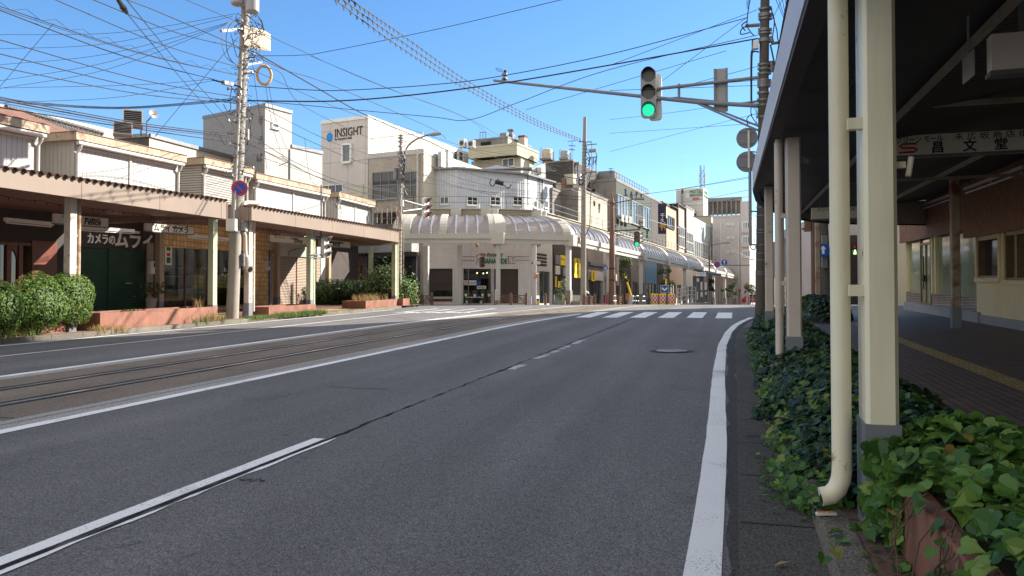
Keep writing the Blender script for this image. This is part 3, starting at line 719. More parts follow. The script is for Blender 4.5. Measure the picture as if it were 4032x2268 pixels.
# 3: tiled shop with the display window
b3 = thing('shop_building', 'low shop of golden square tiles with a wide display window, behind the big pole', 'shop', W(32, -27, .12), 'low shops along the covered pavement')
w0, w1 = hs('2', 1560, 800)[0], hs('4', 560, 700)[0]; vb, vt = hs('2', 1700, 1130)[1], hs('2', 1700, 545)[1]
shopbox(b3, 27.97, 36.3, 'gold_tile', tb=-26.6, holes=[(w0, w1, vb, vt)])
m = M(X['wood']); m.pbox(S, w0, w1, vb, vb + .06, -.18, .02)
for u in (w0 + .03, hs('2', 1775, 800)[0], hs('2', 1990, 800)[0], hs('4', 250, 800)[0], w1 - .03): m.pbox(S, u - .03, u + .03, vb + .062, vt, -.16, -.04)
fr = build('display_window', m, b3); m = M(X['glass_clear']); m.pbox(S, w0, w1, vb + .06, vt, -.1, -.085); build('pane', m, fr)
m = M(X['gold_tile']); v0, v1 = hs('2', 2000, 930)[1], hs('2', 2000, 800)[1]; m.pbox(S, hs('2', 1880, 800)[0], w1, v0, v1, -.35, -.2); build('tile_panel', m, b3)
m = M(X['shelf'])
for v in (1.1, 1.75, 2.15): m.pbox(S, w0 + .5, w0 + 2.3, v, v + .05, -1.1, -.5)
m.pbox(S, w0 + .2, w1 - .2, .95, 1.2, -2.0, -1.5)
for u in (w0 + .6, w0 + 1.4, w0 + 2.2): m.pbox(S, u, u + .03, .3, 2.2, -1.0, -.97)
m.use(X['dark'])
for k in range(22): u = R(w0 + .5, w1 - .8); v = random.choice((1.15, 1.2, 1.8, 2.2)); m.pbox(S, u, u + R(.1, .35), v + .003, v + R(.05, .16), -1.0, -.6 - R(0, .2))
build('display_shelves', m, b3)
m = M(X['white']); u, v = hs('2', 1615, 615); m.pbox(S, u - .22, u + .22, v - .45, v + .45, -.08, -.07); po = build('window_poster', m, b3)
m = M(X['red']); m.pbox(S, u - .1, u + .1, v - .05, v + .1, -.069, -.064); m.use(X['ink_green']); m.pbox(S, u - .12, u + .12, v - .35, v - .1, -.069, -.064); m.pbox(S, u - .12, u + .12, v + .2, v + .36, -.069, -.064); build('poster_print', m, po)
m = M(X['white_metal']); u, v = hs('4', 715, 715); m.pbox(S, u - .18, u + .18, v - .25, v + .25, .003, .16); mb_ = build('meter_box', m, b3); m = M(X['glass']); m.pbox(S, u + .02, u + .14, v - .05, v + .2, .161, .17); build('meter_window', m, mb_)
upper(b3, 30.2, 34.05, 7.3, 'slat_metal', 'slat_metal')
# 4: shop with the beige shutters
b4 = thing('shop_building', 'low shop with beige roller shutters and a blank arched sign, near the rounded canopy end', 'shop', W(39, -27, .12), 'low shops along the covered pavement')
a0, a1 = hs('4', 768, 800)[0], hs('4', 1240, 800)[0]; vt = hs('4', 1000, 630)[1]; am = hs('4', 1012, 800)[0]
shopbox(b4, 36.32, 42.2, 'hotelwhite', holes=[(a0, a1, .12, vt)])
for a, b in ((a0, am - .04), (am + .04, a1)):
    m = M(X['brown_shutter']); m.pbox(S, a, b, .12, vt, -.1, -.03); build('roller_shutter', m, b4)
m = M(X['woodred']); m.pbox(S, am - .038, am + .038, .12, vt, -.08, .0); build('shutter_post', m, b4)
m = M(X['sage']); u0, v0 = hs('4', 928, 625); u1, _ = hs('4', 1200, 625); vt2 = hs('4', 1060, 548)[1]
m.plate(S, [(u0, v0), (u1, v0), (u1, v0 + .25)] + [(u1 - (u1 - u0) * k / 10, v0 + .25 + (vt2 - v0 - .25) * math.sin(math.pi * k / 10)) for k in range(1, 10)] + [(u0, v0 + .25)], .003, .06); build('arched_sign', m, b4)
m = M(X['galv_dark']); m.pbox(S, a0 - .25, a0 - .05, .15, 3.2, .003, .08); m.pbox(S, a0 + .1, a0 + .4, vt + .1, vt + .35, .003, .2); build('door_post', m, b4)
upper(b4, 34.23, 41.8, 7.1, posts=(38.2,))
b5 = thing('shop_building', 'small white panelled upper storey with graffiti scrawl, last before the side street', 'shop', W(45, -27, .12), 'low shops along the covered pavement')
upper(b5, 42.85, 48.2, 7.1, posts=(45.6,))
shopbox(b5, 43.2, 48.0, 'darkbrown', front=-25.0, tb=-29)
m = M(X['black']); P = U
for q in (((1365, 1090), (1385, 1130), (1400, 1095), (1420, 1110), (1410, 1150)), ((1430, 1100), (1425, 1140), (1440, 1150)), ((1390, 1170), (1415, 1160), (1440, 1180), (1400, 1200), (1430, 1215)), ((1365, 1090), (1375, 1100))):
    m.tube([P.P(*P.hit('3', a, b), .012) for a, b in q], .012, 4)
build('graffiti', m, b5)
# things hung under the canopies: shop name boards and tube lights
def board(label, pl, k, a0, a1, b0, b1, line1, line2, sz2=.24, slant=0., fill=.5, latin=False):
    u0, u1 = pl.hit(k, a0, b0)[0], pl.hit(k, a1, b0)[0]; v1 = pl.hit(k, (a0 + a1) / 2, b0)[1]; v0 = pl.hit(k, (a0 + a1) / 2, b1)[1]
    r = thing('hanging_shop_board', label, 'sign', pl.P((u0 + u1) / 2, v0, 0), 'name boards hung under the canopies')
    m = M(X['signwhite']); m.pbox(pl, u0, u1, v0, v1, -.06, .06); m.use(X['galv_dark']); m.pbox(pl, u0 - .02, u1 + .02, v0 - .03, v0 - .001, -.07, .07)
    for u in (u0 + .3, u1 - .3): m.pbox(pl, u, u + .03, v1 + .001, 4.0, -.015, .015)
    build('board', m, r); hh = v1 - v0; k = 1 if u1 > u0 else -1; L = abs(u1 - u0); lo = min(u0, u1)
    text('lettering', line1[0], pl, lo + L * .1, v1 - hh * .4, hh * .38, X['ink_green'], r, o=.065, depth=.004)
    text('lettering', line1[1], pl, lo + L * .52, v1 - hh * .4, hh * .38, X['ink'], r, o=.065, depth=.004)
    text('lettering', line2, pl, lo + L * fill, v0 + hh * .12, sz2, X['ink'], r, o=.065, depth=.004, shear=slant, bold=.006)
    return r
L1 = ('グリーン モール', '末広坂商店街')
HB = RP(-20.4)
board('white board with a slanted shop name, hung left of the green shutters', HB, '2', 510, 1017, 243, 330, L1, 'Felice', .3, .2, .52)
board('white board with black katakana, hung right of the green shutters', HB, '2', 1380, 1830, 330, 400, L1, 'ムライ カメラ', .3, 0, .14)
board('white board with a small slanted latin name, hung before the beige shutters', RP(-21.2), '4', 748, 1108, 440, 500, L1, 'Scoop', .32, .25, .6)
board('white board with black kanji, hung nearest the rounded canopy end', RP(-21.2), '4', 1225, 1512, 478, 535, L1, '末広堂時計店', .3, 0, .1)
def tubelamp(label, pl, k, a0, b0, a1, b1):
    p, q = pl.P(*pl.hit(k, a0, b0)), pl.P(*pl.hit(k, a1, b1)); r = thing('tube_lamp', label, 'lamp', (p + q) / 2, 'tube lamps under the canopies')
    d = (q - p).normalized(); m = M(X['white_metal']); m.bar(p, q, .12); build('housing', m, r)
    m = M(X['white']); z = Vector((0, 0, -.1)); m.cyl(p + d * .1 + z, q - d * .1 + z, .02, n=8); m.use(X['white_metal']); m.bar(p + d * .08, p + d * .08 + z * 1.2, .05); m.bar(q - d * .08, q - d * .08 + z * 1.2, .05); build('tube', m, r)
tubelamp('unlit tube lamp at the left edge, over the wood fronted shop', RP(-22.3), '2', 45, 275, 500, 320)
tubelamp('unlit tube lamp above the white shop lettering', RP(-22.3), '2', 765, 352, 1270, 385)
tubelamp('unlit tube lamp above the tiled display window', RP(-22.3), '2', 1780, 428, 2180, 462)
# planters along the kerb
def planter(name, label, s0, s1, t0, t1, h, soil=True, group='terracotta planters across the road'):
    r = thing(name, label, 'planter', W((s0 + s1) / 2, (t0 + t1) / 2, .12), group)
    m = M(X['planter']); bx = lambda a, b, c, d, e, f: m.hexa([W(a, c, e), W(b, c, e), W(b, d, e), W(a, d, e), W(a, c, f), W(b, c, f), W(b, d, f), W(a, d, f)])
    bx(s0, s1, t0, t0 + .12, .1, h); bx(s0, s1, t1 - .12, t1, .1, h); bx(s0, s0 + .12, t0 + .121, t1 - .121, .1, h - .003); bx(s1 - .12, s1, t0 + .121, t1 - .121, .1, h - .003); build('planter_wall', m, r)
    m = M(X['soil']); bx(s0 + .12, s1 - .12, t0 + .12, t1 - .12, .1, h - .07); build('soil', m, r)
    return r
planter('planter', 'long terracotta planter in front of the green shutters, mostly bare soil', 17.9, 23.1, -18.75, -17.5, .62)
planter('planter', 'terracotta planter under the clipped round shrubs at the left edge', 11., 17.0, -18.75, -17.8, .34)
planter('planter', 'terracotta planter between the big pole and the signalled column', 26.2, 29.7, -18.7, -17.5, .5)
planter('planter', 'short terracotta planter of dry weeds at the rounded canopy end', 34.4, 38.0, -18.8, -17.5, .5)
planter('planter', 'stub of terracotta planter just beyond the last canopy column', 38.8, 39.7, -18.8, -17.5, .5)
def xy(p): return Vector((p[0], p[1]))
def edge(C, yaw, k, a):
    q, _ = VP(C, yaw).hit(k, a, 500); y = math.radians(yaw); return Vector((C[0] + math.sin(y) * q, C[1] + math.cos(y) * q))
def walls(root, pts, z0, z1, mats, name='wall', cope=.0, copemat='hotelwhite', roof='conc_grey'):
    """closed plan (camera side first); one material per wall run"""
    m = M(); n = len(pts)
    for i in range(n):
        a, b = pts[i], pts[(i + 1) % n]; m.use(X[mats[min(i, len(mats) - 1)]])
        m.poly([(a[0], a[1], z0), (b[0], b[1], z0), (b[0], b[1], z1), (a[0], a[1], z1)])
    m.use(X[roof]); m.poly([(p[0], p[1], z1) for p in pts]); w = build(name, m, root)
    if cope:
        m = M(X[copemat]); c = sum((xy(p) for p in pts), Vector((0, 0))) / n
        o = [xy(p) + (xy(p) - c).normalized() * .07 for p in pts]; i_ = [xy(p) - (xy(p) - c).normalized() * .25 for p in pts]
        for k in range(n):
            j = (k + 1) % n
            m.hexa([(*i_[k], z1 - cope), (*i_[j], z1 - cope), (*o[j], z1 - cope), (*o[k], z1 - cope), (*i_[k], z1 + .05), (*i_[j], z1 + .05), (*o[j], z1 + .05), (*o[k], z1 + .05)])
        build('roof_coping', m, root)
    return w
def back(a, b, d):
    """two points behind the run a->b, depth d away from the viewer"""
    a, b = xy(a), xy(b); n = (b - a).normalized(); n = Vector((-n.y, n.x)); return [b + n * d, a + n * d]
def airbox(label, c, yaw, sx=.95, sy=.4, sz=.75, fans=1, group='air conditioner units on roofs and walls', stand=0., rusty=False):
    r = thing('air_conditioner', label, 'air conditioner', c, group); c = Vector(c); y = math.radians(yaw)
    ex = Vector((math.cos(y), -math.sin(y), 0)); ey = Vector((math.sin(y), math.cos(y), 0)); z = Vector((0, 0, stand))
    m = M(X['white_metal']); m.box(c + z, sx, sy, sz, yaw); build('casing', m, r)
    m = M(X['dark'])
    if not fans: m.box(c + z + Vector((0, 0, sz * .07)) - ey * (sy / 2 + .006), sx * .88, .01, sz * .86, yaw)
    for f in range(fans):
        q = c + z + Vector((0, 0, sz * (f + .5) / fans)) - ey * (sy / 2 + .004); m.lathe(q, [(min(sx * .36, sz / fans * .42), 0), (min(sx * .36, sz / fans * .42), .02)], 16, -ey)
    m.use(X['grey_metal'])
    for k in range(1, 8): m.box(c + z + Vector((0, 0, sz * k / 8)) - ey * (sy / 2 + .03), sx * .86, .012, .015, yaw)
    for k in range(1, 7): m.box(c + z + Vector((0, 0, sz * .06)) + ex * (sx / 2 + .006) + ey * (sy * (k / 7 - .5)), .012, .012, sz * .88, yaw)
    build('fan_grille', m, r)
    m = M(X['rustroof' if rusty else 'galv_dark'])
    if stand:
        for a in (-1, 1):
            for b in (-1, 1): m.box(c + ex * a * sx * .42 + ey * b * sy * .4, .06, .06, stand, yaw)
        m.box(c + Vector((0, 0, stand - .07)), sx * 1.02, sy * 1.05, .06, yaw)
    else:
        for a in (-1, 1): m.box(c + ex * a * sx * .35 - Vector((0, 0, .06)), .08, sy, .058, yaw)
    build('stand', m, r); return r
# tiled house roof
hz = thing('tiled_roof_house', 'old house with a sagging dark tiled roof behind the white panelled sheds at the left', 'house', W(20, -28, .12))
pt = RP(-29.5); pb = RP(-25.5)
T0, T1 = pt.hit('1', 95, 205), pt.hit('1', 955, 440); B0, B1 = pb.hit('1', 330, 430), pb.hit('1', 1000, 480)
m = M(X['kawara']); rows = 12
for i in range(rows):
    for j in range(28):
        def q(fi, fj, dz=0.):
            top = pt.P(T0[0] + (T1[0] - T0[0]) * fj, T0[1] + (T1[1] - T0[1]) * fj); bot = pb.P(B0[0] - .4 + (B1[0] - B0[0] + .4) * fj, min(B0[1], B1[1]) - .25 + (B1[1] - B0[1]) * 0)
            p = top.lerp(bot, fi); p.z += dz; return p
        a, b = j / 28, (j + 1) / 28; f0, f1 = i / rows, (i + 1) / rows; k = .05
        m.poly([q(f0, a, .0), q(f0, (a + b) / 2, k), q(f1, (a + b) / 2, k + .07), q(f1, a, .07)]); m.poly([q(f0, (a + b) / 2, k), q(f0, b, 0), q(f1, b, .07), q(f1, (a + b) / 2, k + .07)])
        m.poly([q(f1, a, .07), q(f1, (a + b) / 2, k + .07), q(f1, b, .07), q(f1, b, 0.), q(f1, a, 0.)])
m.tube([pt.P(T0[0] - .2, T0[1] + .1), pt.P(T1[0] + .1, T1[1] + .1)], .12, 8); build('tiled_roof', m, hz)
m = M(X['rustroof']); base = len(m.v)
for k in range(41):
    s = 12 + (T0[0] + .6 - 12) * k / 40; z = .04 * (k % 2)
    m.v += [tuple(W(s + .9, -25.2, 7.15 + z)), tuple(W(s, -29.4, pt.hit('1', 40, 185)[1] + z))]
for k in range(40):
    b = base + 2 * k; m.f.append((b, b + 1, b + 3, b + 2)); m.mi.append(0)
build('rusty_roof', m, hz, recalc=False)
m = M(X['lightwall']); pw = RP(-30.5); w0, w1 = pw.hit('1', 20, 180), pw.hit('1', 1085, 390)
m.hexa([W(12, -30.5, 4), W(w1[0], -30.5, 4), W(w1[0], -33, 4), W(12, -33, 4), W(12, -30.5, w0[1]), W(w1[0], -30.5, w1[1]), W(w1[0], -33, w1[1]), W(12, -33, w0[1])]); build('cream_wall', m, hz)
# long stained white building
lw = thing('stained_white_building', 'long stained cream building with a black end wall, behind the panelled sheds', 'building', W(34, -31, .12))
pl = RP(-30.); c0 = pl.hit('1', 1420, 450); c1 = pl.hit('3', 745, 750); cb = pl.hit('1', 1420, 440)
plA = SP(c0[0], -1); lt = plA.hit('1', 1050, 470)
m = M(X['stucco_tan']); m.mats = [X['lightwall'], X['conc_dark'], X['conc_grey']]; z0 = zr(c0[0]) + 3; z1 = zr(c0[0]) + c0[1]; z2 = zr(min(c1[0], 48)) + c1[1]
P0, P1, P2, P3 = W(c0[0], -30), W(c1[0], -30), W(c1[0], -40), W(c0[0], -40)
m.cur = 0; m.poly([(P0.x, P0.y, z0), (P1.x, P1.y, z0), (P1.x, P1.y, z2), (P0.x, P0.y, z1)])
m.cur = 1; m.poly([(P3.x, P3.y, z0), (P0.x, P0.y, z0), (P0.x, P0.y, z1), (P3.x, P3.y, z1 + .05)]); m.cur = 2; m.poly([(P0.x, P0.y, z1), (P1.x, P1.y, z2), (P2.x, P2.y, z2), (P3.x, P3.y, z1 + .05)])
build('wall', m, lw); m = M(X['galv_dark'])
for a, b, za, zb in ((P0, P1, z1, z2), (P3, P0, z1 + .05, z1)): m.tube([(a.x, a.y, za + .05), (b.x, b.y, zb + .05)], .14, 4, off=.785)
build('roof_coping', m, lw)
c = Vector((0, 0, 0)); q = pl.P(*pl.hit('1', 1260, 440)); q = W(c0[0] + .3, -32.5); q.z = z1 + .1
def pbase(k, a, b, Y): return at(k, a, b, Y)
YY = 33.5
airbox('rust stained air conditioner unit raised on a red stand on the left roof', at('1', 1262, 432, YY), -25, .78, .42, .66, 0, stand=.38, rusty=True)
airbox('lower white air conditioner unit standing left of the raised one on the roof', at('1', 1168, 445, YY - 1.2), -25, .72, .4, .5, 0, stand=.04)
m = M(X['galv_dark']); q = at('1', 1395, 440, YY); m.tube([q, q + Vector((0, 0, .6)), q + Vector((.2, 0, .8))], .03, 6); m.use(X['grey_metal']); m.lathe(q + Vector((.3, -.05, .9)), [(.01, .0), (.11, .02), (.18, .05), (.2, .07), (.18, .065), (.11, .03), (.01, .01)], 20, (.75, -.6, .2)); m.use(X['galv_dark']); m.tube([q + Vector((.3, -.05, .9)), q + Vector((.55, -.4, .82))], .02, 5)
solo('satellite_dish', m, 'small round satellite dish on the roof right of the air conditioner units', 'satellite dish', smooth=True)
# grey tower
tw = thing('grey_tower_building', 'tall grey sided block with dark japanese characters on its shaded face, behind the big pole', 'building', at('3', 710, 740, 46) * 1)
Ct = at('3', 710, 145, 46); Lt = edge(Ct, -58, '3', 120); Rt = edge(Ct, 32, '3', 962)
tw.location.z = ZF
walls(tw, [Lt, xy(Ct), Rt, Rt + (Lt - xy(Ct))], ZF, Ct.z, ['tower', 'tower_lit'], cope=.15, copemat='galv_dark')
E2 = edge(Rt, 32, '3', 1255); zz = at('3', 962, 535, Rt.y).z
walls(tw, [Rt, E2, E2 + (Lt - xy(Ct)), Rt + (Lt - xy(Ct))], ZF, zz, ['tower_lit'], name='lower_wall', cope=.15, copemat='galv_dark')
pl = vp2(Rt - (Rt - xy(Ct)), Rt); u0, v0 = pl.hit('3', 775, 320); u1, v1 = pl.hit('3', 838, 380); window(tw, pl, u0, u1, v1, v0, 1, 1, gm='glass_blue', fw=.1)
pl = vp2(Lt, xy(Ct))
for chh, a, b in (('き', 640, 330), ('え', 640, 520), ('ぱ', 628, 690)):
    u, v = pl.hit('3', a, b); text('wall_lettering', chh, pl, u, v, .55, X['galv_dark'], tw, sx=1., depth=.04)
m = M(X['galv']); q = at('3', 940, 880, 43.5); m.cyl((q.x, q.y, q.z - 2), (q.x, q.y, at('3', 940, 578, 43.5).z), .085, n=8); q2 = at('3', 940, 690, 43.5)
m.bar(q2, q2 + Vector((-.5, -.1, .3)), .04); m.bar(q2, q2 + Vector((-.6, 0, -.25)), .04); solo('roof_mast', m, 'thin galvanised service mast rising from the roofs in front of the sunlit pale siding', 'mast')
# office with the blue dot sign
ins = thing('office_building', 'four storey ivory office with a blue dot and black lettering high on its front', 'building', at('3', 1690, 1200, 56))
ins.location.z = ZF
C = at('3', 1690, 255, 56); Lc = edge(C, -64.8, '3', 1243); Ec = edge(C, 25.2, '5', 800)
walls(ins, [Lc, xy(C), Ec, Ec + (Lc - xy(C))], ZF, C.z, ['insight', 'insight_side'], cope=.2, copemat='white_metal')
pl = vp2(Lc, xy(C)); w = winpx(ins, pl, '3', 1455, 530, 1535, 700, 1, 1, gm='glass_blue', fw=.14, dep=.2)
u, v = pl.hit('3', 1325, 460); m = M(X['blue']); m.disc(pl, u, v, .28, .01, .03, 28, .35)
for k in range(3): pass
X['cyan'] = pm('sign sky blue', (.005, .22, .62), .4); m.mats[0] = X['cyan']; build('blue_dot', m, ins)
u, v = pl.hit('3', 1372, 463); ue, _ = pl.hit('3', 1640, 430)
text('sign_lettering', 'INSIGHT', pl, u, v, .92, X['ink'], ins, fit=ue - u, depth=.02)
u, v = pl.hit('3', 1372, 493); text('sign_lettering', "For Everyone's Smile", pl, u, v, .28, X['ink'], ins, fit=(ue - u) * .62, depth=.01)
winpx(ins, pl, '3', 1250, 915, 1450, 985, 3, 1, gm='glass', fw=.06)
u0, v0 = pl.hit('3', 1555, 910); u1, v1 = pl.hit('3', 1645, 1020); m = M(X['insight_side']); m.pbox(pl, u0, u1, v1, v0, .004, .07); build('service_door', m, ins)
pr = vp2(xy(C), Ec)
for a0, a1, b0, b1 in ((640, 680, 395, 490), (695, 740, 400, 500)): winpx(ins, pr, '5', a0, b0, a1, b1, 1, 1, fw=.12)
# lower wing of the office, in front of it
Kc = edge(C, 115.2, '5', 322); zt = at('5', 322, 375, Kc.y).z; LB = xy(C) + (Kc - xy(C)).normalized() * .05; Kb = edge(Kc, 25.2, '5', 985)
wing = thing('office_wing', 'beige office wing with wide aluminium windows and railed roof terrace, beside the ivory office', 'building', (Kc.x, Kc.y, ZF))
walls(wing, [LB, Kc, Kb, Kb + (LB - Kc)], ZF, zt, ['stucco_tan', 'insight_side'], cope=.3, copemat='hotelwhite')
pl = vp2(LB, Kc); D_ = (Kc - LB).length
for b0, b1 in ((790, 1045), (1175, 1290)):
    for a0, a1 in ((1735, 1975), (2035, 2165)):
        winpx(wing, pl, '3', a0, b0, a1, b1, 3 if a0 < 1900 else 2, 2, fm='galv', gm='glass', fw=.06, dep=.08)
m = M(X['hotelwhite']); u, _ = pl.hit('3', 2165, 600); m.pbox(pl, u - .02, u + .12, ZF, zt - .31, .004, .18); build('rain_pipe', m, wing)
m = M(X['white_metal'])
for k in range(22): u = .1 + (D_ - .2) * k / 21; m.pbox(pl, u, u + .03, zt + .06, zt + 1.15, -.1, -.07)
m.pbox(pl, .1, D_ - .1, zt + 1.16, zt + 1.22, -.12, -.05)
build('terrace_railing', m, wing)
m = M(X['darkbrown']); u, _ = pl.hit('4', 1380, 700)
pr = vp2(Kc, Kb)
def ac_on(plane, k, a, b, label, sx=1., sz=.85, yaw=None, o=.35):
    u, v = plane.hit(k, a, b); return airbox(label, plane.P(u, v, o), yaw + 90 if yaw is not None else 90 - 64.8 + 90, sx, .3, sz, 0)
yw = -64.8 + 90
ac_on(pr, '5', 470, 570, 'white air conditioner unit on the side wall of the beige wing', .6, 1.1, yw)
ac_on(pr, '5', 545, 585, 'taller white air conditioner unit next along the side wall of the beige wing', .6, 1.35, yw)
# ground floor shop in the shade under the wing: dark red shopfront
pl2 = vp2(LB, Kc); q0 = pl2.hit('4', 1340, 700)[0]; q1 = pl2.hit('6', 290, 800)[0]
gf = thing('plaza_shop', 'dark red shopfront and glazed showroom set back behind the loose bushes', 'shop', pl2.P((q0 + q1) / 2, ZF, .5))
um = pl2.hit('4', 1680, 700)[0]; vt = pl2.hit('4', 1500, 640)[1]; vc = pl2.hit('4', 1500, 560)[1]
m = M(X['woodred']); m.pbox(pl2, q0 - 3, um, ZF, vt + .2, .003, .2); m.use(X['white_panel']); m.pbox(pl2, q0 - 3, q1, vt + .21, vc + .35, .003, 1.2); build('front_wall', m, gf)
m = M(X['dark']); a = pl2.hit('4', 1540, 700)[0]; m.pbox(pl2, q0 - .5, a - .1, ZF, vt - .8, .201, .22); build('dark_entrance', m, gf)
m = M(X['woodred']); m.pbox(pl2, a, pl2.hit('4', 1640, 700)[0], ZF, vt - .6, .204, .27); build('door', m, gf)
for a0, a1 in ((um + .1, (um + q1) / 2), ((um + q1) / 2 + .1, q1 - .1)): window(gf, pl2, a0, a1, ZF + .4, vt, 1, 1, 'galv_dark', 'glass', .08, .25, False)
m = M(X['white']); u = pl2.hit('4', 1392, 800)[0]; m.cyl(pl2.P(u, ZF, 1.1), pl2.P(u, vt - .1, 1.1), .3, n=14); build('round_column', m, gf, True)
# yellowish block with the overhanging top floor
yb = thing('yellow_block_building', 'pale yellow block with an overhanging top storey and roof ventilator, behind the corrugated house', 'building', at('5', 1320, 700, 66))
yb.location.z = ZF
C = at('5', 1320, 310, 66); Lc = edge(C, -66, '5', 800); Ec = edge(C, 27, '5', 1550); zb = at('5', 1320, 432, 66).z
walls(yb, [Lc, xy(C), Ec, Ec + (Lc - xy(C))], zb, C.z, ['yellowish'], name='top_storey', cope=.12, copemat='lightwall')
dn = (xy(C) - Lc).normalized(); C2 = xy(C) + dn * .0 + Vector((.35, 1.)); L2 = Lc + Vector((.2, 1.2)); E2 = Ec + Vector((-.4, -.1))
walls(yb, [L2, C2, E2, E2 + (L2 - C2)], ZF, zb - .01, ['lightwall', 'insight_side'], name='wall')
pl = vp2(L2, C2); winpx(yb, pl, '5', 1168, 475, 1290, 560, 2, 1, gm='glass', fw=.12)
C3 = at('5', 1222, 240, 67.5); L3 = edge(C3, -66, '5', 860); E3 = edge(C3, 27, '5', 1475); walls(yb, [L3, xy(C3), E3, E3 + (L3 - xy(C3))], C.z + .02, C3.z, ['conc_grey', 'lightwall'], name='roof_house', cope=.1, copemat='galv_dark')
pl = vp2(L3, xy(C3)); u0, v0 = pl.hit('5', 935, 300); u1, v1 = pl.hit('5', 1040, 350); m = M(X['dark']); m.pbox(pl, u0, u1, v1, v0, .003, .05); build('vent_opening', m, yb)
m = M(X['galv']); q = at('5', 1255, 215, 68.5); m.box(q - Vector((0, 0, .5)), .6, .6, .5, 25); m.lathe(q + Vector((0, 0, 0)), [(.16, 0), (.16, .26), (.31, .3), (.32, .4), (.22, .46), (.03, .48)], 16); build('ventilator', m, yb, True)
m = M(X['galv_dark']); q = at('5', 1185, 240, 68); m.box(q - Vector((0, 0, .2)), .65, .5, .5, 25); build('roof_box', m, yb)
m = M(X['buff']); q = at('5', 1383, 300, 69); m.box(q - Vector((0, 0, 1)), .62, .62, 1.4, 25); m.use(X['woodred']); m.box(q + Vector((0, 0, .41)), .68, .68, .16, 25); build('chimney', m, yb)
for k, a in enumerate((740, 835)): airbox(('white air conditioner unit on the roof edge of the ivory office', 'rust streaked air conditioner unit left of the yellow block')[k], at('5', a, 355, 60), 25, .5, .4, .62 - .1 * k, 1)
m = M(X['galv_dark'])
for a in (925, 955, 985): q = at('5', a, 300, 67); m.bar(q, (q.x, q.y, at('5', a, 190, 67).z), .06)
m.bar(at('5', 925, 192, 67), at('5', 985, 192, 67), .05); solo('roof_ladder', m, 'thin dark iron hoops standing on the roof beside the yellow block', 'railing')
# white corrugated house above the florist
cw = thing('corrugated_house', 'white corrugated steel upper house with small square windows above the dome', 'building', (0, 55, ZF))
U1 = at('5', 690, 590, 55); U0 = edge(U1, -75, '5', 345); U2 = edge(U1, 62, '5', 1400); U3 = edge(U2, 25, '5', 1700); zt = U1.z
m = M(); pts = [U0, xy(U1), U2, U3, U3 + Vector((-8, 6)), U0 + Vector((0, 8))]; zs = [zt, zt, zt, at('5', 1700, 735, U3.y).z, zt, zt]
for i in range(6):
    j = (i + 1) % 6; m.use(X['corr_white']); m.poly([(*pts[i], ZF + 3.2), (*pts[j], ZF + 3.2), (*pts[j], zs[j]), (*pts[i], zs[i])])
build('wall', m, cw)
m = M(X['galv_dark']); c = sum(pts, Vector((0, 0))) / 6; o = [p + (p - c).normalized() * .35 for p in pts]
m.prism(o, [z + .01 for z in zs], [z + .13 for z in zs]); build('roof_slab', m, cw)
g0 = at('5', 950, 596, 58); g1 = at('5', 1480, 580, 60); g2 = at('5', 1625, 520, 61); m = M(X['galv_dark']); m.hexa([g0, g1, g2 + Vector((1, 4, 0)), g0 + Vector((1, 5, 1.2)), g0 + Vector((0, 0, .08)), g1 + Vector((0, 0, .1)), g2 + Vector((1, 4, .1)), g0 + Vector((1, 5, 1.3))])
m.poly([g1, g2, g2 + Vector((1, 4, 0))]); m.use(X['hotelwhite']); g3 = at('5', 1628, 680, 61); g4 = at('5', 1500, 680, 60); m.poly([g4, g3, g2, g1]); build('lean_to_roof', m, cw)
pl = vp2(U0, xy(U1)); winpx(cw, pl, '5', 500, 885, 590, 960, 2, 1, gm='glass', fw=.07)
pl = vp2(xy(U1), U2)
for a0, a1 in ((788, 895), (1035, 1138), (1278, 1375)): winpx(cw, pl, '5', a0, 885, a1, 970, 2, 2, gm='glass', fw=.06)
pl = vp2(U2, U3)
for a0, a1 in ((1495, 1530), (1610, 1650)): winpx(cw, pl, '5', a0, 925, a1, 1000, 1, 1, gm='glass_blue', fw=.1)
m = M(X['black']); pl = vp2(xy(U1), U2); q = [pl.hit('5', 1430, b) for b in (655, 980)]; m.tube([pl.P(*q[0], .1), pl.P(*q[1], .1)], .04, 6); pl = vp2(U2, U3)
for a in (1545, 1577): q = [pl.hit('5', a, b) for b in (690, 1010)]; m.tube([pl.P(*q[0], .1), pl.P(*q[1], .1)], .05, 6)
build('rain_pipe', m, cw)
airbox('white air conditioner unit under the eave at the right end of the corrugated house', at('5', 1545, 640, 60.5), 60, .5, .35, .5)
# dark concrete block with water tanks
dc = thing('dark_concrete_building', 'stained black concrete block carrying two water tanks, right of the yellow block', 'building', at('5', 1900, 800, 70)); dc.location.z = ZF
C = at('5', 1920, 490, 70); Lc = edge(C, -66, '5', 1600); Ec = edge(C, 24.2, 'G', 490); walls(dc, [Lc, xy(C), Ec, Ec + (Lc - xy(C))], ZF, C.z, ['conc_dark'], cope=.1, copemat='conc_grey')
pl = vp2(xy(C), Ec)
for a0, a1, b0, b1 in ((75, 95, 340, 415), (130, 170, 360, 420)): winpx(dc, pl, 'G', a0, b0, a1, b1, 1, 1, fw=.12, gm='glass_blue')
m = M(X['galv']); q = pl.hit('G', 67, 200); q2 = pl.hit('G', 70, 420); m.cyl(pl.P(q2[0], q2[1], .2), pl.P(q[0], q[1], .2), .09, n=8); m.cyl(pl.P(q[0], q[1], .2), pl.P(q[0], q[1] + .25, .2), .17, n=8); build('flue', m, dc)
